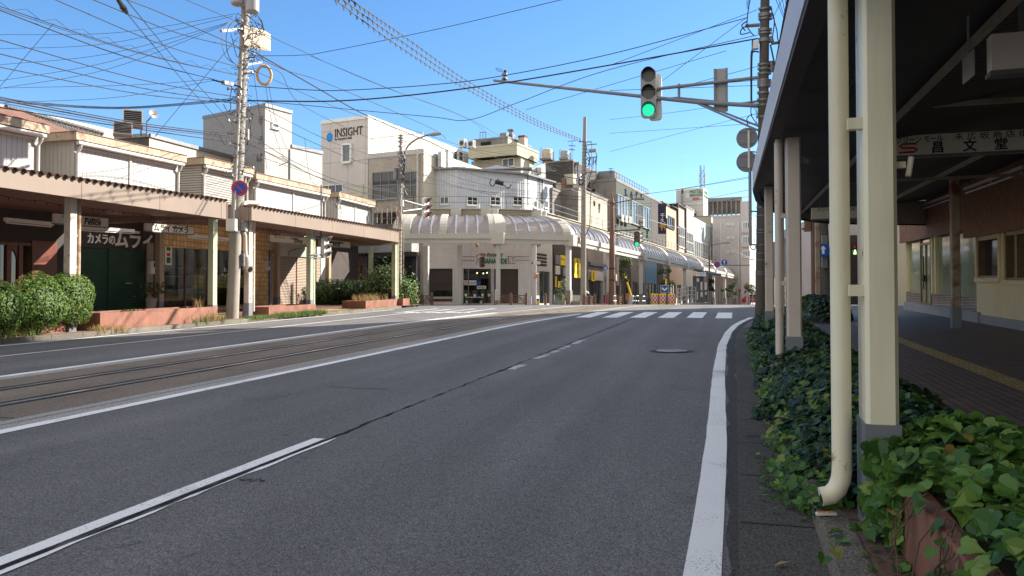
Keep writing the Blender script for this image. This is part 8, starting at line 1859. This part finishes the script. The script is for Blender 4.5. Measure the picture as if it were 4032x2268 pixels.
# pavement fences: brown posts with patterned panels
def fence(label, q0, q1, panel=True, n=1):
    t = thing('pavement_fence', label, 'fence', (Vector(q0) + Vector(q1)) / 2, 'brown pavement fences'); q0, q1 = Vector(q0), Vector(q1); pl = vp2(xy(q0), xy(q1)); L = (q1 - q0).length
    for k in range(n + 1):
        u = L * k / n; m = M(X['brownpole']); c = pl.P(u, ZF); m.box(c, .15, .15, .66, 10); m.lathe(c + Vector((0, 0, .66)), [(.11, 0), (.1, .03), (.01, .13)], 4); build('post', m, t)
    m = M(X['brownpole'])
    for k in range(n):
        a, b = L * k / n + .09, L * (k + 1) / n - .09; m.pbox(pl, a, b, ZF + .55, ZF + .6, -.03, .03); m.pbox(pl, a, b, ZF + .08, ZF + .12, -.03, .03)
        w = b - a
        for (x0, y0, x1, y1) in ((0, .2, .5, .5), (.5, .5, 1, .2), (0, .5, .5, .8), (.5, .8, 1, .5), (.05, .18, .05, .84), (.95, .18, .95, .84), (0, .35, .5, .65), (.5, .65, 1, .35), (.25, .18, .6, .4), (.3, .8, .75, .55)): m.bar(pl.P(a + w * x0, ZF + y0 * .66), pl.P(a + w * x1, ZF + y1 * .66), .035)
    build('panel', m, t)
YF = 47.6
ff = lambda a, Y=YF: Vector((at('6', a, 1060, Y).x, Y, ZF))
fence('brown fence at the left end of the florist front, by the spiky bush', ff(195, 48.5), ff(410, 48.2), n=2)
fence('brown fence of two panels before the florist shutters', ff(1090), ff(1420), n=2)
m = M(X['brownpole']); c = ff(1625, 48.4); m.box(c, .15, .15, .66, 10); m.lathe(c + Vector((0, 0, .66)), [(.11, 0), (.1, .03), (.01, .13)], 4); solo('bollard', m, 'single brown bollard in front of the narrow white shop', 'bollard')
cf = lambda a, Y=54.: Vector((at('C', a, 1300, Y).x, Y, ZF))
fence('brown fence beside the foot of the grey concrete pole', cf(222, 51.2), cf(405, 52), n=2); fence('short brown fence right of the thick brown pole', cf(815, 57), cf(882, 57.5))
def hoop(label, a0, a1, Y, h=.62):
    p0, p1 = cf(a0, Y), cf(a1, Y + .3); m = M(X['galv']); r = .25; m.tube(spl([p0, p0 + Vector((0, 0, h - .25)), p0.lerp(p1, .15) + Vector((0, 0, h)), p0.lerp(p1, .85) + Vector((0, 0, h)), p1 + Vector((0, 0, h - .25)), p1], 5), .03, 8); m.tube([p0 + Vector((0, 0, .3)), p1 + Vector((0, 0, .3))], .02, 6); solo('steel_hoop', m, label, 'hoop barrier', 'steel hoop barriers', True)
hoop('steel hoop touching the foot of the thick brown pole', 725, 780, 55.2); hoop('steel hoop just right of the leaning prop', 1055, 1095, 58.5); hoop('wide steel hoop between the leaning prop and the arcade post', 1105, 1170, 58.7, .66); hoop('dark steel hoop in front of the arcade post, left of the barrels', 1225, 1280, 59)
m = M(X['peach']); c = cf(970, 60); X['orange'] = pm('orange red box paint', (.40, .13, .06), .5); m = M(X['orange']); m.box(c + Vector((0, 0, .34)), .26, .2, .55, 10); m.use(X['galv_dark']); m.box(c, .1, .1, .34, 10); solo('orange_box', m, 'orange red box on a stand left of the leaning prop', 'box')
m = M(X['red']); c = cf(585, 58); m.box(c + Vector((0, 0, .02)), .36, .3, .06, 10); m.use(pm('crimson cloth', (.25, .02, .05), .8)); m.box(c + Vector((.02, .1, .12)), .3, .06, .62, 10); solo('crimson_stand', m, 'crimson covered stand in front of the white shop panel with the ring', 'stand')
# planters and bits by the florist
def stonebox(label, q, sx, sy, h, leafn=60):
    t = thing('stone_planter', label, 'planter', q, 'stone planters before the arcade'); m = M(X['side_conc']); m.box(q, sx, sy, h, 8); 
    for k in range(3): m.box(Vector(q) + Vector((0, -sy / 2 - .012, h * (.2 + .28 * k))), sx * .94, .02, .02, 8)
    build('planter_wall', m, t); m = M(X['leaf_hedge'])
    for _ in range(leafn): leafquad(m, Vector(q) + Vector((R(-.45, .45) * sx, R(-.3, .3) * sy, h + R(0, .12))), R(.02, .05))
    build('foliage', m, t, recalc=False)
stonebox('long grey white stone planter under the leafy sapling, before the restaurant', Vector((at('6', 1775, 1070, 49.5).x, 49.5, ZF)), .75, .35, .27, 90); stonebox('short white stone planter at the foot of the arcade post', Vector((at('6', 1960, 1070, 50.5).x, 50.5, ZF)), .56, .35, .24, 60)
streettree('leafy sapling growing from the long stone planter', Vector((at('6', 1790, 1040, 49.5).x, 49.5, ZF + .25)), 1.25, [((.0, 0, .85), .3), ((-.15, .1, .5), .28), ((.15, 0, 1.15), .22), ((.05, 0, .3), .25)], 420, .02, leaf=.06)
m = M(X['wood']); p = ff(1840, 49.9); 
for dx in (-.22, .22): m.bar(p + Vector((dx * .5, 0, 0)), p + Vector((dx * .5, .07, .45)), .03); m.bar(p + Vector((dx * .5, .25, 0)), p + Vector((dx * .5, .1, .45)), .03)
m.box(p + Vector((0, .04, .2)), .25, .02, .24, 0); solo('easel_board', m, 'small wooden easel beside the long stone planter', 'easel')
m = M(X['signwhite']); p = ff(1108, 47.4); 
pl = VP(xy(p), 80); m.pbox(pl, -.14, .14, ZF + .3, ZF + .95, 0, .03); m.use(X['grey_metal'])
for k in range(6): m.pbox(pl, -.11, .11, ZF + .36 + .09 * k, ZF + .39 + .09 * k, .031, .037)
m.cyl(pl.P(-.12, ZF, 0), pl.P(-.12, ZF + .95, -.03), .02, n=6); m.cyl(pl.P(.12, ZF, 0), pl.P(.12, ZF + .95, -.03), .02, n=6); solo('notice_board', m, 'tall white notice board on thin legs before the florist shutters', 'notice board')
ds = thing('street_name_post', 'white post with a small direction sign arm and red flowers, right of the florist', 'sign', ff(1515, 48.6)); p = ff(1518, 48.6); m = M(X['hotelwhite']); m.cyl(p, (p.x, p.y, at('6', 1512, 450, 48.6).z), .07, n=10); build('post', m, ds); pl = VP(xy(at('6', 1470, 640, 48.4)), 95); u1 = pl.hit('6', 1570, 640)[0]; m = M(X['signwhite']); m.pbox(pl, 0, u1, pl.hit('6', 1520, 655)[1], pl.hit('6', 1520, 622)[1], 0, .05); m.use(X['navy']); m.pbox(pl, .04, .13, pl.hit('6', 1520, 650)[1], pl.hit('6', 1520, 627)[1], .051, .06); build('sign_arm', m, ds)
m = M(X['red_lens'])
for _ in range(40): leafquad(m, at('6', 1522, 780, 48.3) + Vector((R(-.13, .13), R(-.1, .1), R(-.2, .2))), .05)
m.use(X['leaf_hedge'])
for _ in range(25): leafquad(m, at('6', 1522, 780, 48.3) + Vector((R(-.12, .12), R(-.1, .1), R(-.2, .2))), .045)
build('flower_basket', m, ds, recalc=False)
m = M(X['yellow']); p = ff(1545, 48.9); m.box(p, .2, .18, .24, 10); m.use(X['blue']); m.box(p + Vector((-.03, .2, 0)), .2, .18, .4, 10); solo('shop_crates', m, 'yellow and blue crates stacked by the narrow shop door', 'crate')
# seated figure in white behind the fence
pe = thing('person', 'person in white top and dark cap bending behind the brown fence', 'person', cf(285, 53.2)); b = cf(285, 53.2); m = M()
# person: one skinned body, then clothes
def skin_body(name, joints, edges, radii, mat, parent, sub=2):
    me = bpy.data.meshes.new(name); base = wloc(parent); me.from_pydata([tuple(Vector(j) - base) for j in joints], edges, []); o = bpy.data.objects.new(name, me); COL.objects.link(o); o.parent = parent
    md = o.modifiers.new('skin', 'SKIN'); s = o.modifiers.new('smooth', 'SUBSURF'); s.levels = s.render_levels = sub
    for i, r in enumerate(radii): me.skin_vertices[0].data[i].radius = (r[0] * .78, r[1] * .78); me.skin_vertices[0].data[i].use_root = (i == 0)
    bpy.context.view_layer.update(); dg = bpy.context.evaluated_depsgraph_get(); me2 = bpy.data.meshes.new_from_object(o.evaluated_get(dg)); o.modifiers.clear(); o.data = me2; me2.materials.clear(); me2.materials.append(mat)
    for p in me2.polygons: p.use_smooth = True
    return o
X['skin'] = pm('skin', (.42, .25, .17), .5); X['trousers'] = pm('dark trousers', (.03, .03, .04), .8); X['shirt'] = pm('white shirt', (.72, .72, .72), .8)
v = lambda x, y, z: b + Vector((x, y, z)) * .78
# bent forward to the left, hands reaching down
J = [v(0, 0, .86), v(-.06, 0, 1.05), v(-.2, 0, 1.24), v(-.26, 0, 1.3), v(-.33, -.01, 1.38), v(-.38, -.02, 1.48), v(.0, -.09, .84), v(.02, -.1, .46), v(.06, -.1, .07), v(-.08, -.13, .03), v(0, .09, .84), v(.06, .1, .46), v(.12, .1, .07), v(-.02, .13, .03),
     v(-.2, -.18, 1.2), v(-.32, -.22, .95), v(-.45, -.2, .76), v(-.2, .18, 1.2), v(-.34, .22, .97), v(-.47, .2, .78)]
Eg = [(0, 1), (1, 2), (2, 3), (3, 4), (4, 5), (0, 6), (6, 7), (7, 8), (8, 9), (0, 10), (10, 11), (11, 12), (12, 13), (2, 14), (14, 15), (15, 16), (2, 17), (17, 18), (18, 19)]
Rr = [(.13, .14)] + [(.13, .15), (.13, .17), (.06, .06), (.085, .085), (.09, .1), (.085, .085), (.06, .06), (.04, .04), (.035, .035), (.085, .085), (.06, .06), (.04, .04), (.035, .035), (.055, .055), (.042, .042), (.03, .03), (.055, .055), (.042, .042), (.03, .03)]
skin_body('body', J, Eg, Rr, X['skin'], pe)
skin_body('white_top', [J[0] + Vector((0, 0, .02)), J[1], J[2], J[14], J[15], J[17], J[18]], [(0, 1), (1, 2), (2, 3), (3, 4), (2, 5), (5, 6)], [(.16, .17), (.155, .175), (.15, .19), (.07, .07), (.06, .06), (.07, .07), (.06, .06)], X['shirt'], pe)
skin_body('trousers', [J[0] - Vector((0, 0, .02)), J[6], J[7], J[8], J[10], J[11], J[12]], [(0, 1), (1, 2), (2, 3), (0, 4), (4, 5), (5, 6)], [(.145, .155), (.1, .1), (.08, .08), (.065, .065), (.1, .1), (.08, .08), (.065, .065)], X['trousers'], pe)
m = M(X['black']); m.lathe(J[5] + Vector((0, 0, .0)), [(.125, 0), (.12, .06), (.08, .12), (.01, .14)], 14, (-.3, 0, 1)); m.box(J[5] + Vector((-.16, 0, .0)), .14, .16, .015, 0); build('cap', m, pe, True)
for s_ in (-1, 1):
    for f in range(5):
        h = J[16] if s_ < 0 else J[19]; q = h + Vector((-.02, (f - 2) * .02, -.03)); m = M(X['skin'])
        if f == 4: q2 = h + Vector((.02, -.05 * s_, -.05))
        else: q2 = q + Vector((-.05, 0, -.05 - .008 * (2 - abs(f - 1.5))))
        m.tube([h, q, q2], [.014, .011, .008], 6)
        build('finger', m, pe, True)
random.seed(77)
def wire(label, pts, r=.014, ext0=0., ext1=0., beads=0, mat='cable', group='overhead wires', zig=0.):
    P = [p if isinstance(p, Vector) else at(*p) for p in pts]
    if ext0: P = [P[0] + (P[0] - P[1]) * ext0] + P
    if ext1: P = P + [P[-1] + (P[-1] - P[-2]) * ext1]
    Q = spl(P, 8 if len(P) > 2 else 14); m = M(X[mat]); r *= .78; m.tube(Q, r, 5)
    if beads:
        L = 0.; nx = .3
        for a, b in zip(Q, Q[1:]):
            l = (b - a).length
            while nx < L + l:
                p = a.lerp(b, (nx - L) / l); m.cyl(p, p + Vector((.01, 0, -.1)), .026, .012, 4); m.cyl(p - (b - a).normalized() * .12, p + (b - a).normalized() * .12, .024, n=4); nx += beads
            L += l
    if zig:
        L = 0; nx = 0; pts_ = []; up = 0
        for a, b in zip(Q, Q[1:]):
            l = (b - a).length
            while nx < L + l: pts_.append(a.lerp(b, (nx - L) / l) + Vector((0, 0, .16 * up))); up = 1 - up; nx += zig
            L += l
        m.tube(pts_, .006, 3)
    return solo('overhead_wire', m, label, 'wire', group)
def tz(k, a, b, t): return RP(t).P(*RP(t).hit(k, a, b))
la = 'black wire slanting down from the upper left sky to the big pole'
for (a, b, c, d_, t, r, e) in ((0, 65, 2420, 765, -17.6, .018, 'z'), (0, 105, 2150, 800, -17.9, .022, ''), (0, 88, 2400, 760, -17.7, .012, ''), (0, 405, 2400, 985, -17.9, .02, ''), (0, 547, 2400, 1030, -18.1, .02, ''), (0, 682, 2400, 1045, -18.2, .018, ''), (565, 0, 2450, 690, -17.5, .018, ''), (950, 0, 2440, 490, -17.6, .02, '')):
    p0, p1 = tz('K', a, b, t), tz('K', c, d_, t); mid = p0.lerp(p1, .5) - Vector((0, 0, .18)); wire(la, [p0, mid, p1], r, .5, 0, zig=.45 if e else 0.)
wire('thicker wire from the top left edge by the big pole and on to the dome', [('K', 1290, 0, 22), ('K', 1640, 135, 24.5), ('K', 2450, 490, 28), ('P', 640, 560, 31), ('P', 1035, 690, 35), ('M', 900, 1165, 44), ('5', 560, 260, 50)], .022, .6)
wire('wire crossing above the pole top from the upper left towards the ivory office', [('K', 1890, 0, 25), ('K', 2450, 240, 28.5), ('P', 860, 440, 33), ('M', 0, 590, 36), ('M', 520, 810, 42), ('M', 1290, 1100, 50), ('5', 1620, 540, 58), ('5', 2030, 800, 52)], .016, .6)
lb = 'thin wire curving from the left edge up to the big pole arm'
for (a, b, c, d_, e, f) in ((0, 352, 1200, 330, 2390, 140), (0, 495, 1100, 440, 2360, 165), (0, 657, 1100, 545, 2330, 225), (0, 820, 1100, 628, 2300, 240), (0, 897, 1100, 700, 2280, 255), (150, 890, 1400, 860, 2180, 800), (200, 1035, 1200, 985, 2200, 810)):
    wire(lb, [('K', a, b, 29.5), ('K', c, d_, 29), ('K', e, f, 28.6)], .011, .4)
lc = 'sagging bundle of cables from the left edge across the sheds to the big pole'
for k in range(3): wire(lc, [('K', 0, 985 + 14 * k, 24 + .2 * k), ('K', 420, 1045 + 10 * k, 25.5), ('K', 1300, 1085 + 8 * k, 27.5), ('K', 2400, 995 + 12 * k, 28.6)], .016, .3)
for k in range(3): wire('cable bundle sloping down past the air conditioner units to the big pole', [tz('1', 0, 78 + 26 * k, -18.6), tz('1', 700, 215 + 22 * k, -18.5), tz('1', 1400, 335 + 20 * k, -18.3), tz('1', 2180, 430 + 16 * k, -18.1)], (.02, .03, .014)[k], .4)
wire('single cable sloping just above the tiled roof to the big pole', [tz('1', 0, 178, -18.8), tz('1', 1100, 350, -18.5), tz('1', 2150, 500, -18.1)], .022, .4)
ld = 'steep crossing wire from the top of the sky down behind the big pole'
wire(ld, [('K', 1200, 0, 15), ('K', 1280, 125, 16), ('K', 1900, 870, 27), ('K', 2270, 1288, 34), ('3', 240, 330, 40)], .014, .5); wire(ld, [('K', 1285, 0, 15), ('K', 1860, 700, 24), ('K', 2360, 1270, 33), ('3', 330, 420, 40)], .014, .5)
m = M(X['black']); p0, p1 = at('K', 1200, 0, 15), at('K', 1285, 130, 16); m.tube([p0 + (p0 - p1) * .3, p0.lerp(p1, .4), p0.lerp(p1, .55), p1], [.035, .05, .07, .04], 7); solo('wire_insulator', m, 'black strain insulator on the steep crossing wire at the top left', 'insulator')
wire('guy wire slanting down left from the big pole to the shed roof', [('K', 2420, 370, 28.6), ('K', 1650, 1288, 28.), ('1', 1500, 430, 27.5)], .012)
wire('thin wire slanting from the left bundle down to the left edge', [('K', 540, 240, 20), ('K', 0, 880, 22)], .009, 0, .3)
# from the big pole across the road
wire('wire from the big pole rising across the sky to the top right', [('P', 380, 455, 28.8), ('P', 790, 450, 29), ('M', 0, 470, 29.2), ('M', 1000, 265, 27), ('M', 2120, 0, 24)], .015, 0, .5)
wire('heavy sagging cable from the big pole past the long arm tip to the near pole', [('P', 360, 820, 28.7), ('P', 1035, 825, 29), ('M', 700, 880, 29.2), ('M', 1560, 770, 29.4), ('M', 2571, 600, 29.5), ('E', 240, 440, 29.6)], .036)
wire('wrapped cable just above the heavy one, from the big pole to the near pole', [('P', 370, 700, 28.7), ('P', 900, 735, 29), ('M', 200, 828, 29.2), ('M', 880, 785, 29.3), ('M', 1500, 712, 29.4), ('M', 2571, 500, 29.5), ('E', 130, 200, 29.6)], .022)
wire('tram span wire hung low from the big pole, meeting above the dome and rising right', [('P', 370, 815, 28.7), ('M', 0, 990, 30), ('M', 930, 1075, 31), ('M', 1280, 1103, 31), ('M', 1740, 940, 30.5), ('M', 2571, 640, 29.8), ('E', 240, 400, 29.5)], .018)
wire('tram contact wire running from the upper left down the middle of the far street', [('M', 0, 590, 30), ('M', 530, 810, 33), ('M', 1280, 1103, 45), ('5', 1250, 340, 60), ('7', 700, 350, 90)], .014, .3)
le = 'wire running from the big pole down the street towards the dome'
for (a, b, pts, r) in ((380, 560, [('3', 1500, 220, 37), ('5', 270, 190, 44), ('5', 1500, 600, 50)], .016), (430, 430, [('P', 900, 700, 33), ('M', 330, 1060, 37), ('M', 900, 1300, 43), ('5', 800, 470, 47), ('5', 1500, 610, 50), ('5', 2020, 700, 51.5)], .034), (360, 560, [('P', 620, 585, 31), ('3', 1100, 180, 35), ('3', 1980, 590, 43)], .014), (365, 800, [('3', 900, 290, 33), ('3', 1450, 545, 38), ('3', 1985, 690, 43.4)], .016), (360, 905, [('3', 1080, 470, 35), ('3', 1600, 690, 39.5), ('3', 1985, 760, 43.4)], .02), (385, 1095, [('3', 1000, 700, 34), ('3', 1500, 900, 38), ('3', 1950, 965, 43.4)], .018), (395, 1180, [('3', 1100, 790, 35), ('3', 1500, 950, 38), ('3', 1980, 1060, 43.4)], .018), (395, 1185, [('3', 900, 680, 33), ('3', 1300, 870, 36), ('3', 1960, 990, 43.4)], .018), (345, 1240, [('3', 850, 710, 33), ('3', 1250, 850, 36), ('3', 1980, 1110, 43.4)], .014)):
    wire(le, [('P', a, b, 28.6)] + pts, r)
wire('level wire from the big pole to the lamp pole across the ivory office front', [('P', 345, 1210, 28.7), ('3', 1000, 568, 34), ('3', 1990, 562, 43.4)], .011)
lf = 'wire running from the lamp pole past the corrugated house to the grey pole'
for (a0, b0_, a1, b1_, a2, b2__, r) in ((80, 270, 1000, 690, 2030, 760, .018), (85, 410, 900, 740, 2030, 890, .016), (90, 560, 1000, 850, 2040, 915, .02), (90, 590, 900, 820, 2030, 880, .014), (95, 700, 1000, 830, 2030, 1000, .014), (320, 655, 800, 755, 1500, 850, .014), (90, 280, 1200, 430, 2030, 620, .014)):
    wire(lf, [('5', a0, b0_, 43.5), ('5', a1, b1_, 48), ('5', a2, b2__, 51.4)], r)
m = M(X['black']); m.tube(spl([at('5', a, b, 47) for a, b in ((1045, 690), (1030, 740), (1060, 770), (1090, 735), (1120, 700), (1180, 760), (1230, 790), (1260, 750))], 6), .03, 5); m.tube([at('5', 1085, 725, 47), at('5', 1175, 745, 47)], [.12, .14], 6); solo('cable_splice', m, 'black splice case with looped cables hanging before the corrugated house', 'splice case')
lg = 'beaded spiral cable of the trio running from the top centre down to the grey pole'
for (a, b) in ((0, -35), (95, -15), (190, 0)):
    wire(lg, [('M', a, b, 17), ('M', 640 + a * .15, 430 - a * .55, 24), ('M', 1260 + a * .1, 820 - a * .35, 33), ('M', 1900, 1150 - a * .25, 43), ('M', 2300, 1295 - a * .1, 51.3)], .018, .5, 0, .62, 'cable_grey', 'beaded spiral cables')
lh = 'thin wire crossing the pale sky right of the centre towards the near pole'
for (p0, p1, p2) in ((('8', 0, 655, 45), ('8', 450, 605, 38), ('8', 1400, 480, 30)), (('8', 0, 785, 48), ('8', 600, 745, 40), ('8', 1400, 690, 31)), (('8', 0, 960, 48), ('8', 860, 735, 38), ('8', 1420, 595, 30)), (('7', 0, 215, 56), ('7', 820, 160, 45), ('7', 1840, -10, 30)), (('7', 0, 245, 56), ('7', 800, 165, 46), ('7', 1840, 5, 31)), (('7', 150, 260, 60), ('7', 1050, 260, 50), ('7', 1850, 125, 31)), (('7', 480, 290, 62), ('7', 1200, 290, 50), ('7', 1870, 190, 31))): wire(lh, [p0, p1, p2], .012)
li = 'wire rising from the middle of the sky to the top of the near pole'
for (p0, p1) in ((('8', 0, 140, 29.4), ('E', 240, 110, 29.5)), (('M', 1800, 1010, 34), ('8', 1110, 0, 29.5)), (('8', 450, 325, 31), ('E', 130, 190, 29.5)), (('8', 690, 340, 30.4), ('E', 380, 720, 29.5)), (('8', 0, 378, 30), ('8', 1400, 330, 29.5)), (('8', 700, 340, 30), ('E', 230, 915, 29.5))): wire(li, [p0, p1], .014)
lj = 'wire rising from behind the near canopy edge past the near pole out of view'
for (a, b, c, d_) in ((450, 0, 580, 300), (480, 0, 570, 250), (525, 0, 560, 200), (555, 0, 600, 220), (580, 0, 612, 160), (520, 0, 420, 190)): wire(lj, [('E', a, b, 27), ('E', c, d_, 29)], .014, .5, .2)
lk = 'pale tension wire running down the far street over the arcade'
for (a, b, c, d_, e, f) in ((40, 40, 820, 440, 1200, 530), (0, 120, 700, 400, 1190, 540), (1500, 600, 1700, 740, 1890, 860), (1600, 690, 1750, 790, 1890, 830)): wire(lk, [('7', a, b, 52 if a < 100 else 90), ('7', c, d_, 75 if a < 100 else 105), ('7', e, f, 92 if a < 100 else 120)], .02, mat='galv', group='tension wires over the far street')
wire('thin drop wire with a slack curve from the street wires to the thin signal mast', [('3', 1088, 465, 36), ('3', 1110, 700, 34.5), ('3', 1150, 870, 33.5), ('3', 1203, 915, 33.3)], .012)
ll = 'black drop wire hanging from the big pole ring towards the sunlit pale siding'
for (pts) in ([('P', 510, 700, 28.4), ('P', 540, 900, 31), ('P', 600, 1150, 36), ('P', 660, 1290, 40)], [('P', 535, 700, 28.4), ('P', 580, 930, 32), ('P', 640, 1120, 37), ('P', 690, 1230, 42)], [('P', 400, 500, 28.5), ('P', 440, 800, 28.6), ('P', 470, 1000, 30), ('P', 520, 1380, 38)]): wire(ll, pts, .012)
w = bpy.data.worlds.new('World'); scene.world = w; w.use_nodes = True; nt = w.node_tree; nt.nodes.clear()
SUN_AZ, SUN_EL = 66., 31.
sky = nt.nodes.new('ShaderNodeTexSky'); sky.sky_type = 'NISHITA'; sky.sun_disc = False; sky.sun_elevation = math.radians(SUN_EL); sky.sun_rotation = math.radians(SUN_AZ)
sky.altitude = 0.; sky.air_density = 1.0; sky.dust_density = .15; sky.ozone_density = 4.5
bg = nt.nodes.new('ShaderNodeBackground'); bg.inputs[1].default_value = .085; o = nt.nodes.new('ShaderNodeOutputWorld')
# added unseen cloud fill over and behind the viewer, brightens shade; clear blue ahead
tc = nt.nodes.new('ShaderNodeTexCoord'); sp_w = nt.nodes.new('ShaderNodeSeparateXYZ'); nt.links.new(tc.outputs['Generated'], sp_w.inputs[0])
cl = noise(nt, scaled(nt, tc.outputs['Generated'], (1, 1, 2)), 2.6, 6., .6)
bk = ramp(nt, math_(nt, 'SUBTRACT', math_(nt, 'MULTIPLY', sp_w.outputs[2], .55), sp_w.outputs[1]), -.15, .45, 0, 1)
cf_ = math_(nt, 'MULTIPLY', bk, ramp(nt, cl, .36, .56, .35, 1.)); FILL_CLOUD = 6.4
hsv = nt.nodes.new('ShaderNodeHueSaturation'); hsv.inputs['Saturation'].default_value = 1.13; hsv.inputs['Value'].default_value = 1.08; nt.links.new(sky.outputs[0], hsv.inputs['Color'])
nt.links.new(mixc(nt, cf_, hsv.outputs[0], (FILL_CLOUD, FILL_CLOUD * .95, FILL_CLOUD * .88)), bg.inputs[0]); nt.links.new(bg.outputs[0], o.inputs[0])
L = bpy.data.lights.new('sun', 'SUN'); L.energy = 4.8; L.angle = math.radians(.5); L.color = (1., .93, .82)
lo = bpy.data.objects.new('sun', L); COL.objects.link(lo)
a, e = math.radians(SUN_AZ), math.radians(SUN_EL)
lo.rotation_euler = Vector((math.sin(a) * math.cos(e), math.cos(a) * math.cos(e), math.sin(e))).to_track_quat('Z', 'Y').to_euler()
lo.location = (60, 30, 60)
cam = bpy.data.cameras.new('camera'); co = bpy.data.objects.new('camera', cam); COL.objects.link(co)
cam.sensor_width = 36.; cam.lens = F / 4032. * 36.; cam.clip_start = .05; cam.clip_end = 3000
co.location = (0, 0, H); co.rotation_euler = (math.radians(90) + PITCH, 0, 0); scene.camera = co
scene.view_settings.view_transform = 'Standard'; scene.view_settings.look = 'None'; scene.view_settings.exposure = 1.33; scene.view_settings.gamma = 1.
scene.cycles.max_bounces = 8; scene.cycles.transparent_max_bounces = 8
